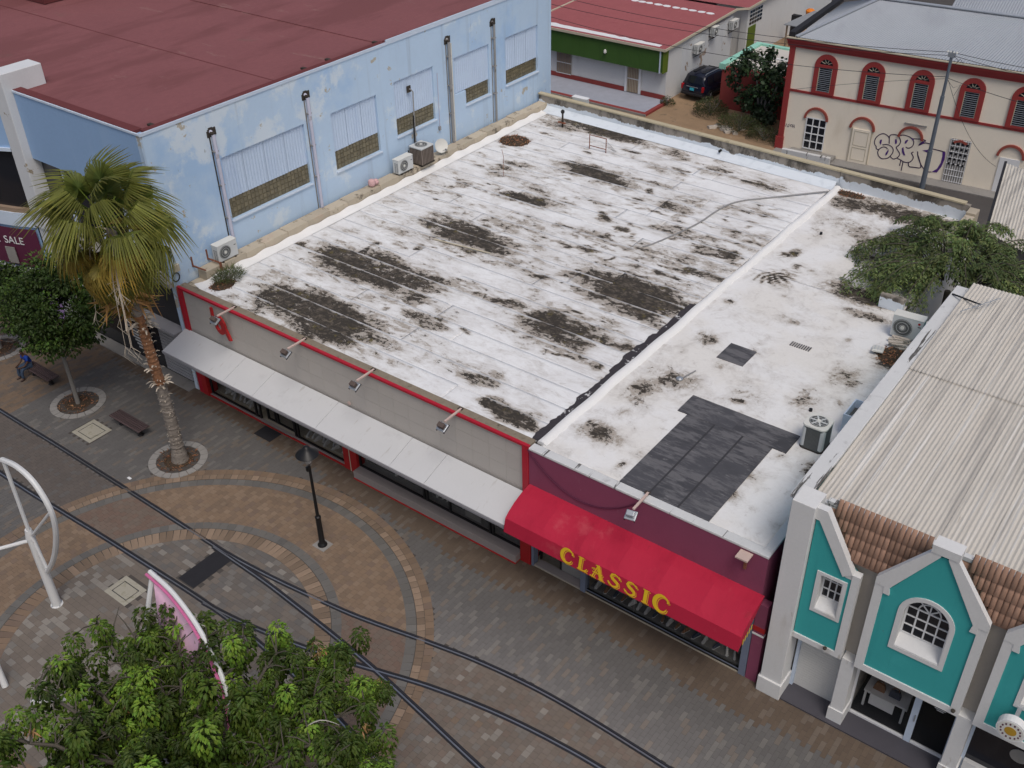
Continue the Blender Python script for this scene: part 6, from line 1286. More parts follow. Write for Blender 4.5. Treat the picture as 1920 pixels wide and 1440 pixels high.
# ------------------------------------------------------------------ white tubular frames, one with a pink sail
def leaf_frame(name, lab, loc, sc, sail, mats='sail_white'):
    t = thing(name, lab, 'shade frame', loc); ORG[t] = Vector((0, 0, 0)); t.scale = (sc, sc, sc)
    arc = cr([(.10, 0, 6.17), (1.0, 0, 6.02), (2.0, 0, 5.55), (2.9, 0, 4.7), (3.35, 0, 3.6), (3.3, 0, 2.4), (2.7, 0, 1.5)], 5) if sail else cr([(.14, 0, 6.17), (1.0, 0, 6.33), (1.75, 0, 6.13), (2.18, 0, 5.42), (2.1, 0, 4.63), (1.68, 0, 3.65), (1.05, 0, 2.63), (.30, 0, 1.70)], 5)
    M().tube([(0, 0, -.02), (0, 0, 3.1)], [.15, .13], 14).build('post', mats, t, True); M().tube([(0, 0, 3.0), (.03, 0, 3.35)], [.15, .10], 12).build('joint', mats, t, True)
    M().tube(arc, .085 if not sail else .055, 8).build('bowed_tube', mats, t, True); M().tube([(.2, 0, 6.1), (.05, 0, 3.1)], .06, 8).build('strut', mats, t, True); M().tube([(2.1, 0, 5.15), (.2, 0, 3.2)] if not sail else [(3.2, 0, 3.2), (.2, 0, 3.0)], .05, 8).build('strut', mats, t, True); M().tube([(.1, 0, 3.1), (.32, 0, 1.72)] if not sail else [(.1, 0, 2.4), (2.7, 0, 1.5)], .06, 8).build('strut', mats, t, True)
    M().tube([(-.05, 0, 2.85), (-1.2, -1.9, 2.8)], .06, 8).build('arm', mats, t, True); M().lathe([(.2, 0), (.2, .03)], (0, 0, -.01), 14).build('foot_plate', mats, t)
    for k in range(4): M().lathe([(.025, 0), (.025, .04)], (.17*math.cos(k*1.57), .17*math.sin(k*1.57), .0), 6).build('bolt', 'steel', t)
    if sail:
        m = M(); A = arc; n = len(A)
        for j in range(n):
            s_ = j/(n-1); c_ = np.array((.22+.35*math.sin(s_*3.14), .12*math.sin(s_*3.14), 6.05-4.3*s_))
            for q in range(5): m.v.append(tuple(A[j]*(1-q/4)+c_*(q/4)+np.array((0, .14*math.sin(q/4*3.14), 0))))
            if j:
                for q in range(4): k = 5*(j-1)+q; m.f.append((k, k+1, k+6, k+5))
        s = m.build('sail', 'sail_pink', t, True); sm = s.modifiers.new('solid', 'SOLIDIFY'); sm.thickness = .015
        M().tube([(p[0]-.04, p[1]-.06, p[2]-.07) for p in A], .035, 6).build('hem', 'pink_edge', t, True)
    return t
leaf_frame('sail_mast', 'bare white bowed tube frame on a post at the left', (5.56, -10.61, 0), 1.0, False)
leaf_frame('shade_sail', 'white bowed frame with pink sail rising behind the foreground tree', (13.21, -13.38, 0), 1.12, True).rotation_euler[0] = rad(-20)
solo(M().tube([(7.25, -13.45, 0), (6.85, -13.3, 1.4)], [.10, .09], 12), 'white_post', 'sail_white', (7.25, -13.45, 0), 'short leaning white post at the lower left edge', 'post', smooth=True)
solo(M().tube([(7.9, -15.6, 0), (7.9, -15.6, .7)], [.16, .14], 12), 'dark_bollard', 'tarmac_dark', (7.9, -15.6, 0), 'dark bollard at the lower left edge', 'bollard', smooth=True)
# ------------------------------------------------------------------ parked car
t = thing('parked_car', 'black SUV with cyan number plate parked on the dirt beside the white house', 'car', (-.20, 44.4, 0)); ORG[t] = Vector((0, 0, 0)); t.rotation_euler[2] = rad(-3)
def loft(secs, name, mat, smooth=True, bevel=0):
    m = M()
    for y, pts in secs:
        for x, z in pts: m.v.append((x, y, z))
    n = len(secs[0][1])
    for i in range(len(secs)-1):
        for j in range(n): m.f.append((i*n+j, i*n+(j+1) % n, (i+1)*n+(j+1) % n, (i+1)*n+j))
    m.f.append(tuple(range(n))); m.f.append(tuple((len(secs)-1)*n+j for j in range(n)))
    return m.build(name, mat, t, smooth, bevel)
def ring_(w, z0, z1, c=.12): return [(-w+.05, z0), (w-.05, z0), (w, z0+c), (w, z1-c), (w-.08, z1), (-w+.08, z1), (-w, z1-c), (-w, z0+c)]
loft([(-2.28, ring_(.80, .42, .88)), (-2.20, ring_(.88, .34, 1.0)), (-1.9, ring_(.93, .30, 1.06)), (-.6, ring_(.94, .28, 1.05)), (1.0, ring_(.94, .28, 1.03)), (1.9, ring_(.92, .32, .98)), (2.2, ring_(.84, .38, .88)), (2.28, ring_(.74, .45, .78))], 'body', 'car_paint')
def cab(w, wt, z1): return [(-w, 1.0), (w, 1.0), (w-.01, 1.12), (wt+.03, z1-.08), (wt-.08, z1), (-wt+.08, z1), (-wt-.03, z1-.08), (-w+.01, 1.12)]
loft([(-2.12, cab(.87, .70, 1.15)), (-2.02, cab(.88, .70, 1.45)), (-1.80, cab(.88, .70, 1.70)), (-1.2, cab(.89, .72, 1.76)), (.1, cab(.89, .72, 1.74)), (.55, cab(.88, .70, 1.60)), (1.15, cab(.86, .66, 1.12))], 'cabin', 'car_paint')
M().add([(-.66, -2.10, 1.18), (.66, -2.10, 1.18), (.58, -1.90, 1.62), (-.58, -1.90, 1.62)], [(0, 1, 2, 3)]).build('rear_window', 'dark_glass', t).location = (0, -.045, .02)
M().add([(-.62, 1.06, 1.20), (.62, 1.06, 1.20), (.56, .58, 1.60), (-.56, .58, 1.60)], [(0, 1, 2, 3)]).build('windscreen', 'dark_glass', t).location = (0, .03, .03)
for s_ in (-1, 1):
    for a, b in ((-1.75, -1.05), (-.98, -.05), (.02, .75)):
        M().add([(s_*.885, a, 1.14), (s_*.885, b, 1.14), (s_*.76, b-.12*(b > .5), 1.60-.1*(b > .5)), (s_*.76, a+.1, 1.62)], [(0, 1, 2, 3)]).build('side_window', 'dark_glass', t).location = (s_*.012, 0, 0)
    M().tube([(s_*.66, -1.75, 1.74), (s_*.66, -1.6, 1.81), (s_*.66, .0, 1.81), (s_*.66, .15, 1.74)], .022, 6).build('roof_rail', 'steel', t)
    M().box(s_*.80-.08, s_*.80+.08, -2.285, -2.12, .72, 1.08).build('tail_light', 'tail_red', t, bevel=.03); M().box(s_*.62-.14, s_*.62+.14, 2.16, 2.27, .68, .84).build('head_light', 'lens', t, bevel=.03)
    M().box(s_*.98-.07, s_*.98+.07, .62, .74, 1.08, 1.24).build('mirror', 'car_paint', t, bevel=.03)
    M().box(s_*.945-.012, s_*.945+.012, -.25, -.08, .90, .93).build('door_handle', 'car_trim', t); M().box(s_*.945-.02, s_*.945+.02, -1.3, 1.2, .42, .52).build('side_trim', 'car_trim', t)
    for y_ in (-1.38, 1.40):
        w = M(); w.lathe([(.20, -.11), (.33, -.11), (.36, -.06), (.36, .06), (.33, .11), (.20, .11)], (0, 0, 0), 20); wo = w.build('wheel', 'tyre', t); wo.matrix_local = Matrix.Translation((s_*.86, y_, .36)) @ Matrix.Rotation(rad(90), 4, 'Y')
        r = M(); r.lathe([(.21, -.09), (.215, .09), (.06, .115), (.0, .115)], (0, 0, 0), 16); ro = r.build('rim', 'rim', wo)
        for k in range(5): M().beam((.05*math.cos(k*1.257), .05*math.sin(k*1.257), .118*s_), (.2*math.cos(k*1.257), .2*math.sin(k*1.257), .10*s_), .05, .02).build('spoke', 'rim', wo)
for k in range(2): M().box(-.5+k*.7, -.3+k*.7, -1.5, .0, 1.765, 1.775).build('roof_strip', 'car_trim', t)
M().box(-.16, .16, -2.31, -2.275, .74, .92).build('number_plate', 'plate_cyan', t); M().box(-.82, .82, -2.36, -2.20, .40, .58).build('bumper', 'car_trim', t, bevel=.04); M().box(-.45, .45, -2.30, -2.27, .97, 1.0).build('boot_trim', 'steel', t)
# ------------------------------------------------------------------ shoes in the windows
def shoe_thing(mat, lab, grp):
    t = thing('shoe', lab, 'shoe', (0, 0, 0), grp)
    s = M(); prof_ = [(-.045, -.13), (.04, -.13), (.045, 0), (.05, .10), (.0, .15), (-.045, .10), (-.04, 0)]
    s.prism(prof_, lambda a, b, q: (a, b, q), .03); s.build('sole', 'shoe_a', t)
    u = M(); k = len(prof_); hs = (.12, .12, .10, .05, .04, .05, .10)
    u.v = [(a*.92, b*.95, .031) for a, b in prof_]+[(a*.6, b*.8-.01, .03+h) for (a, b), h in zip(prof_, hs)]
    u.f = [tuple(range(k-1, -1, -1)), tuple(range(k, 2*k))]+[(i, (i+1) % k, k+(i+1) % k, k+i) for i in range(k)]
    u.build('upper', mat, t, True); return t
S1 = shoe_thing('shoe_b', 'small dark shoe on a stepped stand behind the wide window under the red awning', 'shoes on the stepped stand under the red awning'); S2 = shoe_thing('shoe_c', 'small brown shoe on a stepped stand behind the wide window under the red awning', 'brown shoes on the stepped stand under the red awning'); S3 = shoe_thing('shoe_a', 'pale shoe on the low plinth behind the windows under the grey awning', 'pale shoes behind the windows under the grey awning')
S4 = shoe_thing('shoe_a', 'pale shoe on a stepped stand behind the wide window under the red awning', 'pale shoes on the stepped stand under the red awning')
first = {}
def put(S, x, y, z, rz, sc=1.0):
    o = S if S not in first else copy_tree(S); first[S] = 1; o.location = (x, y, z); o.rotation_euler[2] = rz; o.scale = (sc, sc, sc)
for k in range(4):
    x = 19.5
    while x < 24.5: put(random.choice((S1, S1, S2, S4)), x, .32+.32*k-.02, .225+.26*k, rad(180)+random.uniform(-.5, .5), random.uniform(.9, 1.25)); x += random.uniform(.24, .42)
for x in list(np.arange(9.3, 16.4, .33)): put(S3, x+random.uniform(-.1, .1), .36+random.uniform(-.04, .3), .625, rad(180)+random.uniform(-.6, .6), 1.2)
for x in list(np.arange(.75, 3.0, .26))+list(np.arange(5.9, 8.05, .24)): put(S3, x, .42+random.uniform(-.06, .25), .185, rad(180)+random.uniform(-.6, .6), 1.25)
# display table and bags behind the glass of the teal shop
t = thing('display_table', 'white display table behind the shop glass of the teal building', 'table', (28.6, 1.3, .09))
M().box(28.1, 29.3, 1.0, 1.6, .72, .78).build('table_top', 'white_paint', t); M().box(28.3, 29.0, .96, .999, .35, .78).build('cloth', 'white_paint', t)
for a, b in ((28.15, 1.05), (29.25, 1.05), (28.15, 1.55), (29.25, 1.55)): M().box(a-.03, a+.03, b-.03, b+.03, .09, .719).build('leg', 'white_paint', t)
for a, lab in ((28.45, 'brown handbag on the white display table, left one'), (28.9, 'dark handbag on the white display table, right one')):
    t = thing('handbag', lab, 'bag', (a, 1.25, .78)); M().add([(a-.17, 1.15, .781), (a+.17, 1.15, .781), (a+.17, 1.35, .781), (a-.17, 1.35, .781), (a-.12, 1.2, 1.02), (a+.12, 1.2, 1.02), (a+.12, 1.3, 1.02), (a-.12, 1.3, 1.02)], [(0, 3, 2, 1), (4, 5, 6, 7), (0, 1, 5, 4), (1, 2, 6, 5), (2, 3, 7, 6), (3, 0, 4, 7)]).build('pouch', 'shoe_c' if a < 28.6 else 'shoe_b', t, bevel=.02)
    M().tube([(a+.09*math.cos(q), 1.25, 1.0+.13*math.sin(q)) for q in np.linspace(0, math.pi, 10)], .012, 5).build('handle', 'shoe_c', t)

# ------------------------------------------------------------------ vegetation
def grow(m, p, d, L, r, depth, tips, spread=.6, up=.15, seg=4, kids=(2, 3)):
    pts = [Vector(p)]; d = Vector(d).normalized(); rs = [r]
    for i in range(seg):
        d = (d+Vector((random.gauss(0, .14), random.gauss(0, .14), random.gauss(0, .1)+up*.3))).normalized(); pts.append(pts[-1]+d*(L/seg)); rs.append(r*(1-.45*(i+1)/seg))
    m.tube(pts, rs, 6 if depth else 5)
    if depth == 0: tips.append((pts[-1], d)); return
    for _ in range(random.randint(*kids)):
        nd = (d+Vector((random.gauss(0, spread), random.gauss(0, spread), random.gauss(0, spread*.6)+up))).normalized()
        q = random.choice(pts[2:]); grow(m, q, nd, L*random.uniform(.6, .85), rs[-1]*.85, depth-1, tips, spread, up, seg, kids)
    tips.append((pts[-1], d))
# palm: trunk in three zones, old leaf bases, fan fronds
PX, PY = 2.68, -3.48
palm = thing('palm_tree', 'tall fan palm with shaggy green and yellow crown before the blue building', 'palm tree', (PX, PY, 0))
def trunk_seg(z0, z1, r0, r1, mat, name, n=14):
    m = M(); pts = []; rs = []
    for i in range(n+1):
        z = z0+(z1-z0)*i/n; pts.append((PX+.10*math.sin(z*.35)-.02*z*.3+.06-.004*z*z*.9, PY+.05*math.sin(z*.5+1), z)); rs.append((r0+(r1-r0)*i/n)*(1+.07*math.sin(i*2.4)+random.uniform(-.05, .05)))
    m.tube(pts, rs, 14); return m.build(name, mat, palm, True)
trunk_seg(-.05, .5, .34, .25, 'palm_grey', 'trunk_foot', 5); trunk_seg(.5, 3.6, .245, .21, 'palm_grey', 'lower_trunk', 44); trunk_seg(3.6, 6.5, .19, .175, 'palm_rust', 'upper_trunk', 44); trunk_seg(6.5, 9.8, .165, .16, 'palm_grey', 'top_trunk', 20)
bt = M(); bt.add([(-.05, 0, 0), (.05, 0, 0), (.03, .10, .10), (-.03, .10, .10), (-.015, .22, .10), (.015, .22, .10)], [(0, 1, 2, 3), (3, 2, 5, 4)]); bme = shared(bt, 'leaf_base', 'palm_boot')
for z0, z1, n, s0 in ((6.0, 6.4, 34, 1.5), (3.55, 3.8, 22, 1.2), (4.3, 4.6, 14, 1.1), (.9, 3.4, 110, .45), (3.8, 6.0, 60, .5)):
    for k in range(n):
        z = random.uniform(z0, z1); a = random.uniform(0, 6.28); r = .22; cx = PX+.10*math.sin(z*.35)-.006*z+.06; cy = PY+.05*math.sin(z*.5+1)
        s_ = s0*random.uniform(.6, 1.2); piece('leaf_base', bme, palm, (cx+r*math.cos(a)*.85, cy+r*math.sin(a)*.85, z), (random.uniform(-.7, .3), random.uniform(-.3, .3), a-math.pi/2), (s_, s_, s_))
def frond_mesh(name, mat, R, droop, nseg=44, fan=250, pet=1.0, seed=0, ragged=.15):
    """petiole along +x, blade spreading round its end; droops downward"""
    r_ = np.random.default_rng(seed); V = []; F = []; Cc = []
    def q(a, b, c, d, col): k = len(V); V.extend([a, b, c, d]); F.append((k, k+1, k+2, k+3)); Cc.append(col)
    # petiole
    for i in range(4):
        t0, t1 = i/4, (i+1)/4; z0 = -.18*t0*t0; z1 = -.18*t1*t1; w = .035*(1-.4*t0)
        q((pet*t0, -w, z0), (pet*t1, -w*.9, z1), (pet*t1, w*.9, z1), (pet*t0, w, z0), (.9, 1.0, .6)); q((pet*t0, 0, z0-w), (pet*t1, 0, z1-w), (pet*t1, 0, z1+w*.6), (pet*t0, 0, z0+w*.6), (.9, 1.0, .6))
    o = np.array((pet, 0, -.18))
    for s in range(nseg):
        a = math.radians(-fan/2+fan*(s+.5)/nseg); L = R*(1-.28*abs(a)/2.2)*r_.uniform(1-ragged, 1.03); da = math.radians(fan/nseg)*.56
        col = (r_.uniform(.75, 1.25),)*3
        hinge = .52; dr = droop*1.25*r_.uniform(.7, 1.45)
        def P(rr_, aa):
            t = rr_/R; base = o+np.array((rr_*math.cos(aa), rr_*math.sin(aa), .10*math.cos(aa)*t-.16*t*t))
            if t > hinge: e = t-hinge; base = base-np.array((math.cos(aa)*e*e*.5, math.sin(aa)*e*e*.5, dr*e*1.35))
            return base
        crease = np.array((0, 0, .03))
        rs_ = [0, .25, .55, .80, 1.0]; ws = [.25, 1.0, .95, .55, .05]
        for i in range(4):
            r0, r1 = rs_[i]*L, rs_[i+1]*L; w0, w1 = da*ws[i]*(1 if i < 2 else 1), da*ws[i+1]
            tint = (col[0]*(.85+.16*i), col[1]*(.95+.03*i), col[2]*(.95-.05*i))
            q(P(r0, a-w0), P(r1, a-w1), P(r1, a)+crease*(1 if i < 3 else 0), P(r0, a)+crease*(0 if i == 0 else 1), tint); q(P(r0, a)+crease*(0 if i == 0 else 1), P(r1, a)+crease*(1 if i < 3 else 0), P(r1, a+w1), P(r0, a+w0), tint)
    o_ = npmesh(name, np.array(V), np.array(F), mat, None, col=np.array(Cc)); me = o_.data; bpy.data.objects.remove(o_); return me
FG = [frond_mesh('frond', 'leaf_palm', 1.16, 1.0+.4*k, fan=265, pet=1.36, seed=k) for k in range(3)]; FY = [frond_mesh('frond', 'leaf_palm_yellow', 1.12, 1.3+.4*k, fan=240, pet=1.25, seed=10+k, ragged=.25) for k in range(2)]; FD = [frond_mesh('frond', 'leaf_palm_dry', 1.25, 2.0, nseg=20, pet=1.1, seed=20+k, ragged=.5) for k in range(2)]
TOPZ = 9.95
def set_frond(me, az, el, sc, z, roll=0):
    o = piece('frond', me, palm, (PX-.55, PY-.05, z), (0, 0, 0), (sc, sc, sc)); o.rotation_euler = (Matrix.Rotation(az, 3, 'Z') @ Matrix.Rotation(-el, 3, 'Y') @ Matrix.Rotation(roll, 3, 'X')).to_euler()
random.seed(3)
ga = 2.39996
for i in range(17): set_frond(FG[i % 3], i*ga, rad(74-4.2*i)+random.uniform(-.1, .1), random.uniform(.92, 1.1), TOPZ-.01*i, random.uniform(-.35, .35))
for i in range(22): set_frond(FG[i % 3] if i % 5 < 2 else FY[i % 2], i*ga+1.1, rad(-2-2.6*i)+random.uniform(-.1, .1), random.uniform(.9, 1.08), TOPZ-.25-.02*i, random.uniform(-.4, .4))
for i in range(24): set_frond(FY[i % 2] if i % 2 else FD[(i//2) % 2], i*ga+.4, rad(-46-1.5*i)+random.uniform(-.12, .12), random.uniform(.85, 1.05), TOPZ-.65-.04*i, random.uniform(-.4, .4))
for k in range(4):   # drooping flower stalks
    a = random.uniform(3.4, 5.6); P = [(PX+.3*math.cos(a), PY+.3*math.sin(a), TOPZ-.2)]
    for i in range(1, 8): r = .3+1.55*(i/7)**.7; P.append((PX+r*math.cos(a), PY+r*math.sin(a), TOPZ-.2+.2*math.sin(i*.6)-3.2*(i/7)**2.2))
    m = M().tube(P, [.03-.003*i for i in range(8)], 5)
    for j in range(14): q = Vector(P[random.randint(3, 7)]); m.tube([q, q+Vector((random.gauss(0, .12), random.gauss(0, .12), -.3)), q+Vector((random.gauss(0, .2), random.gauss(0, .2), -random.uniform(.4, .8)))], [.012, .009, .005], 4)
    m.build('flower_stalk', 'palm_boot', palm)
# clumped crowns of small leaves
def clump_crown(name, mat, parent, centres, per, L, Wd, droop=.3, tone=None, hang=.0, rad_=None):
    P = []; D = []; U = []; cl = []; sz = []
    for i, (c, r, tn) in enumerate(centres):
        n = per if not callable(per) else per(r); v = unit(rng.normal(size=(n, 3))); rr_ = r*rng.uniform(.35, 1, n)**.5
        p = np.array(c)+v*rr_[:, None]*[1, 1, .8]; d = v+rng.normal(0, .45, (n, 3)); d[:, 2] -= droop
        P.append(p); D.append(d); U.append(v*.6+[0, 0, .8]+rng.normal(0, .3, (n, 3))); cl.append(jitter_col(n, .25)*tn); sz.append(rng.uniform(.7, 1.25, n))
    P = np.concatenate(P); sz = np.concatenate(sz)
    o = leaves(name, P, np.concatenate(D), np.concatenate(U), L*sz, Wd*sz, np.concatenate(cl), mat, parent, fold=.12); o['kind'] = 'stuff'; return o
# small dense street tree
st = thing('street_tree', 'small dense dark green street tree behind the seated person', 'tree', (-3.75, -3.6, 0)); bark = M(); tips = []
bark.tube([(-3.75, -3.6, -.02), (-3.78, -3.58, 1.0), (-3.85, -3.55, 2.0), (-3.9, -3.5, 3.0)], [.10, .085, .08, .07], 8)
random.seed(5)
for k in range(7): grow(bark, (-3.87, -3.52, 2.0+.15*k), (math.cos(k*.9), math.sin(k*.9), .9), 1.5, .045, 1, tips, .5, .2)
bark.build('trunk', 'bark_grey', st, True)
cen = []; rng = np.random.default_rng(11)
for k in range(150):
    v = unit(rng.normal(size=3)); rr_ = rng.uniform(.3, 1)**.4; c = np.array((-3.75, -3.3, 4.55))+v*rr_*np.array((2.0, 1.85, 1.75))
    if c[2] < 2.9: c[2] = 2.9+rng.uniform(0, .4)
    cen.append((c, rng.uniform(.35, .6), rng.uniform(.55, 1.0)+.9*(rng.random() < .16)))
clump_crown('crown', 'leaf_dark', st, cen, 130, .15, .085)
st2 = thing('street_tree', 'dark green street tree crown cut off by the left edge below the sale banner', 'tree', (-10.4, -3.2, 0))
M().tube([(-10.4, -3.2, 0), (-10.45, -3.15, 2.2)], [.12, .09], 8).build('trunk', 'bark_grey', st2, True); cen = []
for k in range(70):
    v = unit(rng.normal(size=3)); c = np.array((-9.3, -2.9, 3.3))+v*rng.uniform(.3, 1)**.4*np.array((1.6, 1.2, .75)); c[2] = max(c[2], 2.7); cen.append((c, rng.uniform(.35, .6), rng.uniform(.6, 1.1)+.9*(rng.random() < .2)))
clump_crown('crown', 'leaf_dark', st2, cen, 120, .15, .085)
# foreground tree: rosettes of drooping leaflets on bare pale branches
ft = thing('foreground_tree', 'broad tree with drooping leaf clusters in the lower left foreground', 'tree', (16.6, -13.4, 0)); random.seed(21); rng = np.random.default_rng(21)
bk = M(); bk.tube([(16.6, -13.4, -.05), (16.55, -13.35, 1.2), (16.5, -13.2, 2.3)], [.28, .22, .18], 10); tips = []
TW = []
def limb(p, q, r, sag=.35):
    p, q = Vector(p), Vector(q); n = 7; P = [p.lerp(q, i/n)+Vector((random.gauss(0, .07), random.gauss(0, .07), sag*math.sin(math.pi*i/n))) for i in range(n+1)]; bk.tube(P, [r*(1-.75*i/n)+.012 for i in range(n+1)], 6); return P
EDGE = [(12.95, -13.5), (12.75, -12.4), (13.6, -12.1), (14.3, -11.2), (13.9, -11.9), (15.2, -11.0), (16.3, -10.6), (17.1, -10.3), (18.0, -10.4), (18.0, -9.75), (18.7, -10.0), (19.6, -10.1), (19.2, -10.9), (20.0, -11.3), (20.3, -11.6), (13.4, -14.6), (13.7, -15.6), (14.6, -16.2), (15.6, -16.6), (17, -16.2), (18.5, -14.9), (19.6, -13.4), (20.3, -12.6)]
ROS = []
for (ex, ey) in EDGE:
    L0 = limb((16.5, -13.2, 2.3), (ex, ey, random.uniform(4.8, 5.7)), .07)
    for k in range(3, 8):
        for j in range(3):
            b = Vector(L0[k]); e = b+Vector((random.gauss(0, .38), random.gauss(0, .38), random.uniform(.0, .55))); bk.tube([b, b.lerp(e, .5)+Vector((0, 0, .1)), e], [.02, .016, .01], 5); ROS.append((e, 1.25)) if j != 1 else None
    ROS.append((Vector(L0[-1]), 1.4))
for k in range(62):
    a = random.uniform(0, 6.28); r = math.sqrt(random.random()); ROS.append((Vector((16.5+3.2*r*math.cos(a), -13.4+2.6*r*math.sin(a), 5.4-1.1*r*r+random.uniform(-.9, .5))), random.uniform(1.0, 1.6)))
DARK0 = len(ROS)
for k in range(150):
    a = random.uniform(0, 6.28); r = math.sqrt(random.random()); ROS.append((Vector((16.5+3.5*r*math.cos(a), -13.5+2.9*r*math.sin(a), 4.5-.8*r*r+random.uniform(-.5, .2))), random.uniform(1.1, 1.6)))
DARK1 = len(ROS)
# long shoots reaching right
SH = [((17.44, -10.86, 4.70), (16.48, -9.95, 5.30)), ((18.19, -10.41, 4.80), (18.01, -9.18, 5.20)), ((18.72, -10.49, 4.80), (19.61, -9.27, 5.10)), ((19.26, -11.37, 4.70), (20.39, -10.66, 5.00)), ((19.86, -11.45, 4.70), (20.99, -10.95, 4.90))]
for a, b in SH:
    P = limb(a, b, .035, .15)
    for p in P[2:]:
        for j in range(4): ROS.append((Vector(p)+Vector((random.gauss(0, .10), random.gauss(0, .10), random.uniform(-.1, .12))), .8))
bk.build('trunk', 'bark_dark', ft, True)
P = []; D = []; U = []; cl = []; sz = []
for ri, (c, s_) in enumerate(ROS):
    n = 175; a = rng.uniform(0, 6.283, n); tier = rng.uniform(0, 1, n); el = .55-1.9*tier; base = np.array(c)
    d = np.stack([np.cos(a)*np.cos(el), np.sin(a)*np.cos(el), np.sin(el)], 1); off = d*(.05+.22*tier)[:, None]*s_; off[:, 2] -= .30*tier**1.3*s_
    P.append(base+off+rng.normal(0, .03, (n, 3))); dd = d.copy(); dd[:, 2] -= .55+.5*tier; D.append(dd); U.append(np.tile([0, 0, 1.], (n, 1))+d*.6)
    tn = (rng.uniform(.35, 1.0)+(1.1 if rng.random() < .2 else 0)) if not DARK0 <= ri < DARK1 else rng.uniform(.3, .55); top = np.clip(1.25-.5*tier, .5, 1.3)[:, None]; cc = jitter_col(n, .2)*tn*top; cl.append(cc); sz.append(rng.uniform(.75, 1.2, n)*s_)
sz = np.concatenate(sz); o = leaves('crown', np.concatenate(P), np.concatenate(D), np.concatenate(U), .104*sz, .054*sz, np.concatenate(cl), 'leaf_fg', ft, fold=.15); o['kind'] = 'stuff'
P = []; D = []
for k in range(26):
    c = np.array(random.choice(ROS)[0])+rng.normal(0, .2, 3); n = 16; P.append(c+rng.normal(0, .06, (n, 3))); d = rng.normal(0, .35, (n, 3)); d[:, 2] -= 1; D.append(d)
P = np.concatenate(P); o = leaves('seed_pods', P, np.concatenate(D), rng.normal(size=(len(P), 3)), rng.uniform(.15, .3, len(P)), .045, jitter_col(len(P), .35), 'leaf_pod', ft); o['kind'] = 'stuff'
# bare pale twigs showing on top
for k in range(12):
    c = Vector(random.choice(ROS)[0]); a = random.uniform(0, 6.28); Q = [c+Vector((math.cos(a)*.14*i, math.sin(a)*.14*i, .16*math.sin(i*.7))) for i in range(6)]; M().tube(Q, [.018, .016, .014, .012, .01, .006], 5).build('twig', 'bark_pale', ft)
# sea grape tree by the cream building
sg = thing('sea_grape_tree', 'dark round leaved tree between the car and the cream building', 'tree', (6.0, 40.6, 0)); bark = M(); random.seed(9); rng = np.random.default_rng(9)
for k in range(4): bark.tube([(6.0, 40.6, -.05), (5.9-.4*k*.6, 40.6+.1*k, 1.2), (5.9-.8*k*.6+.5, 40.7, 2.8)], [.12, .09, .05], 7)
bark.build('trunk', 'bark_grey', sg, True); cen = []
for k in range(105):
    v = unit(rng.normal(size=3)); rr_ = rng.uniform(.3, 1)**.45; c = np.array((5.0, 40.75, 2.75))+v*rr_*np.array((1.95, 1.5, 2.05))
    if c[2] < .7: continue
    cen.append((c, rng.uniform(.3, .5), rng.uniform(.6, 1.15)+.7*(rng.random() < .1)))
for k in range(14): cen.append((np.array((rng.uniform(5.0, 6.6), 40.2, rng.uniform(.4, 1.4))), .4, .6))
def round_crown(name, mat, parent, centres, per, R):
    V = []; F = []; cl = []; kk = 0
    for c, r, tn in centres:
        n = per; v = unit(rng.normal(size=(n, 3))); p = np.array(c)+v*r*rng.uniform(.4, 1, (n, 1)); nn = unit(v+rng.normal(0, .5, (n, 3))+[0, 0, .5]); t1 = unit(np.cross(nn, rng.normal(size=(n, 3)))); t2 = np.cross(nn, t1); rr_ = R*rng.uniform(.6, 1.15, n)[:, None]
        for j in range(6): V.append(p+(t1*math.cos(j*1.047)+t2*math.sin(j*1.047))*rr_)
        F.append((kk+np.arange(n)[:, None]+np.arange(6)[None, :]*n)); kk += 6*n; cl.append(jitter_col(n, .22, .06)*tn)
    o = npmesh(name, np.concatenate(V), np.concatenate(F), mat, parent, col=np.concatenate(cl)); o['kind'] = 'stuff'; return o
round_crown('crown', 'leaf_grape', sg, cen, 34, .10)
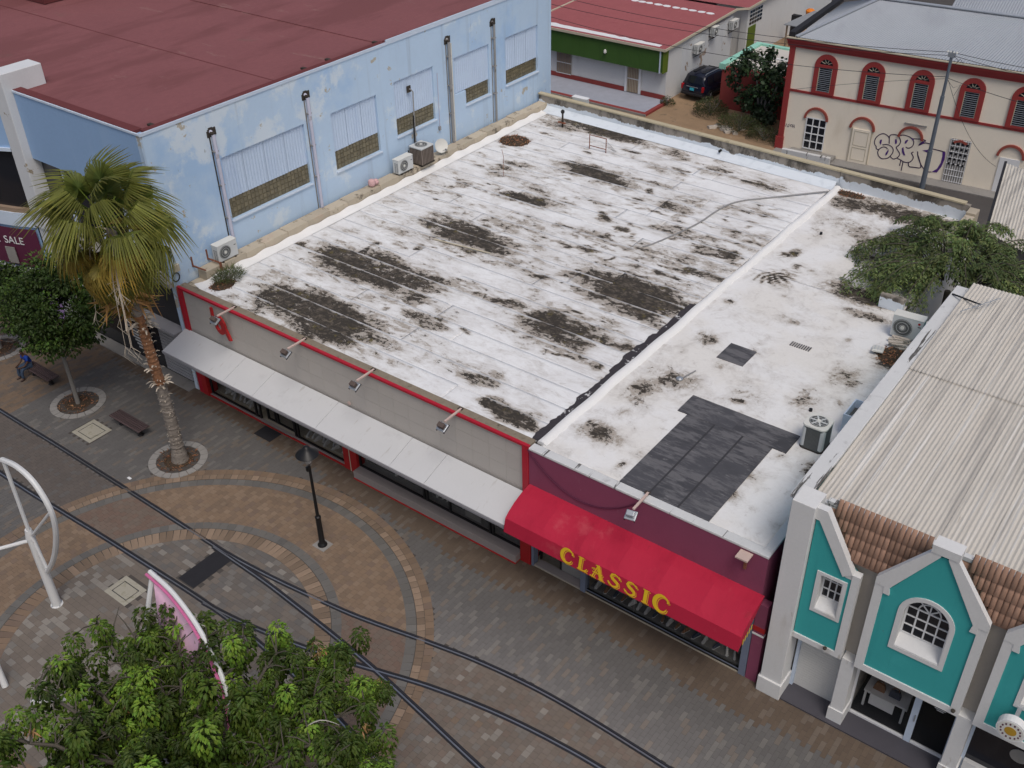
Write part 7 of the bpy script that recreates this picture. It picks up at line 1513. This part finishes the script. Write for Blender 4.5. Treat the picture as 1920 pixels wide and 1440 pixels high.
# vine like tree in the gap behind the teal building
vt = thing('pinnate_tree', 'arching tree with feathery leaves spilling over the white roof', 'tree', (24.2, 17.6, 0)); rng = np.random.default_rng(31); random.seed(31); bk = M()
bk.tube([(24.2, 17.6, 0), (24.2, 17.7, 2.5), (24.1, 17.8, 4.6)], [.2, .16, .12], 9); P = []; D = []; U = []; cl = []; sz = []
TARG = [(20.45, 16.2, 5.35), (20.8, 16.9, 5.5), (21.7, 14.5, 5.3), (21.2, 15.4, 5.4), (21.2, 20.6, 5.75), (21.5, 19.3, 5.7), (22.2, 18.4, 6.0), (21.3, 18.0, 5.6), (22.4, 15.6, 5.6), (22.6, 14.9, 5.5), (23.6, 15.3, 5.6), (23.2, 21.0, 6.3), (22.6, 20.2, 6.2), (24.2, 20.9, 6.1), (25.2, 20.0, 6.4), (26.1, 18.9, 6.3), (27.1, 16.4, 6.6), (27.4, 17.4, 6.5), (26.3, 15.6, 6.9), (25.0, 15.6, 6.6), (24.4, 15.2, 5.8), (23.5, 19.4, 6.6), (25.6, 17.6, 7.0), (24.4, 18.6, 7.2), (23.0, 17.2, 6.6), (24.6, 16.6, 6.8), (28.0, 18.0, 6.4), (28.4, 16.6, 6.4), (22.9, 16.2, 6.1), (23.8, 18.0, 7.1), (26.6, 17.0, 6.9), (22.0, 17.2, 5.9), (23.9, 14.5, 5.0), (25.5, 19.0, 6.9), (28.6, 15.3, 6.9), (29.4, 16.4, 6.8), (29.8, 17.6, 6.7), (27.6, 15.3, 7.0), (30.4, 15.6, 6.8), (20.1, 17.2, 5.4), (20.6, 18.6, 5.6), (20.9, 21.2, 5.8), (20.9, 15.0, 5.3), (28.9, 18.8, 6.4), (27.2, 19.4, 6.4)]
for (tx, ty, tz) in TARG:
    for rep in range(2):
        e = Vector((tx+random.gauss(0, .45), ty+random.gauss(0, .45), tz+random.uniform(-.45, .45))); s = Vector((24.1, 17.8, 4.6)).lerp(e, .25); s.z = max(s.z, 5.2); n = 14
        Q = [s.lerp(e, i/n)+Vector((0, 0, random.uniform(.0, .02)+.85*math.sin(math.pi*(i/n)**.8)-.30*(i/n)**3)) for i in range(n+1)]; bk.tube(Q, [.022*(1-.8*i/n)+.005 for i in range(n+1)], 5)
        for i in range(4, n+1):
            for sd_ in (-1, 1):
                q = np.array(Q[i]); t_ = np.array((Q[i]-Q[i-1]).normalized()); sdv = np.cross(t_, [0, 0, 1.]); sdv /= np.linalg.norm(sdv)+1e-6
                m_ = 7; stem = unit((sdv*sd_*1.0+t_*.5+np.array((0, 0, -.35)))+rng.normal(0, .25, 3)); L = .42*rng.uniform(.7, 1.2)
                for j in range(m_):
                    f_ = (j+.6)/m_; b = q+stem*L*f_+np.array((0, 0, -.12*f_*f_))
                    for s2 in (-1, 1):
                        P.append(b+rng.normal(0, .03, 3)); pv = np.cross(stem, [0, 0, 1.]); D.append(unit(pv*s2+stem*.6+np.array((0, 0, -.35)))); U.append(np.array((0, 0, 1.))+rng.normal(0, .25, 3)); sz.append(rng.uniform(.8, 1.2))
        tn = rng.uniform(.55, 1.15)+.5*(rng.random() < .15); cl.append((len(P), tn))
bk.build('trunk', 'bark_dark', vt, True)
P = np.array(P); col = jitter_col(len(P), .2); prev = 0
for k, tn in cl: col[prev:k] *= tn; prev = k
sz = np.array(sz); o = leaves('crown', P, np.array(D), np.array(U), .15*sz, .062*sz, col, 'leaf_vine', vt, fold=.1); o['kind'] = 'stuff'
# scrub, weeds and grass
def shrub(name, lab, x, y, z, rx, ry, h, n, mat='leaf_scrub', cat='shrub', L=.14, W_=.03):
    t = thing(name, lab, cat, (x, y, z)); a = rng.uniform(0, 6.283, n); r = np.sqrt(rng.uniform(0, 1, n)); hh = h*np.sqrt(np.clip(1-r*r*.8, 0, 1))*rng.uniform(.15, 1, n)
    P = np.stack([x+rx*r*np.cos(a), y+ry*r*np.sin(a), z+hh], 1); D = np.stack([np.cos(a)*.6, np.sin(a)*.6, np.full(n, .6)], 1)+rng.normal(0, .5, (n, 3))
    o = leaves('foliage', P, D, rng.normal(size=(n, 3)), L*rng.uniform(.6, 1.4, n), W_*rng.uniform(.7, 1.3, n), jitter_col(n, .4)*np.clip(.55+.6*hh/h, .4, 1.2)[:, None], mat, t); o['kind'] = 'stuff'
    m = M()
    for k in range(14): aa = random.uniform(0, 6.28); q = random.uniform(.2, .8); m.tube([(x, y, z-.02), (x+rx*q*.5*math.cos(aa), y+ry*q*.5*math.sin(aa), z+h*.5), (x+rx*q*math.cos(aa), y+ry*q*math.sin(aa), z+h*.85)], [.02, .014, .006], 4)
    m.build('stems', 'bark_grey', t)
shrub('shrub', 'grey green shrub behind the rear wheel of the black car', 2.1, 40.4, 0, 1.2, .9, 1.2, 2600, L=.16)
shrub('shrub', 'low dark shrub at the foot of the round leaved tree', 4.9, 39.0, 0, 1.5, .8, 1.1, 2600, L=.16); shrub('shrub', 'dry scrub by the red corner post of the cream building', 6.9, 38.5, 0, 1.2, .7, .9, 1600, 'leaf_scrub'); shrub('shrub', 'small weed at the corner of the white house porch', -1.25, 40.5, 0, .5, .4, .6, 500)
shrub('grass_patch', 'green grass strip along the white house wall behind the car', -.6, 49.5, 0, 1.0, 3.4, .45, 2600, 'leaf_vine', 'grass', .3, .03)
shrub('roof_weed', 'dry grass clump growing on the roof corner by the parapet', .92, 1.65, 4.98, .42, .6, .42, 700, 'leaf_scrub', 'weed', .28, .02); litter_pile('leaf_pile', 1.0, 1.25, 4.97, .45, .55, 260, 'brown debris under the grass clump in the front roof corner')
m = M(); random.seed(4)
for k in range(26): s_ = random.uniform(.08, .28); m.box(-s_, s_, -s_*.7, s_*.7, -.05, s_*.6, Matrix.Translation((3.9+random.gauss(0, .5), 38.9+random.gauss(0, .3), 0)) @ Matrix.Rotation(random.uniform(0, 3), 4, 'Z') @ Matrix.Rotation(random.uniform(-.4, .4), 4, 'X'))
solo(m, 'rubble_heap', 'rubble', (3.9, 38.9, 0), 'pale rubble heap between the shrubs behind the parapet', 'rubble', bevel=.03)
# small litter on the plaza and yard
for x_, y_, lab in ((2.1, -5.3, 'white scrap of paper beside the upper tram rail'), (-.75, .35-.6, 'white scrap by the shutter of the blue building')): solo(M().box(x_-.09, x_+.09, y_-.05, y_+.05, .012, .02), 'paper_scrap', 'white_paint', (x_, y_, .01), lab, 'litter')
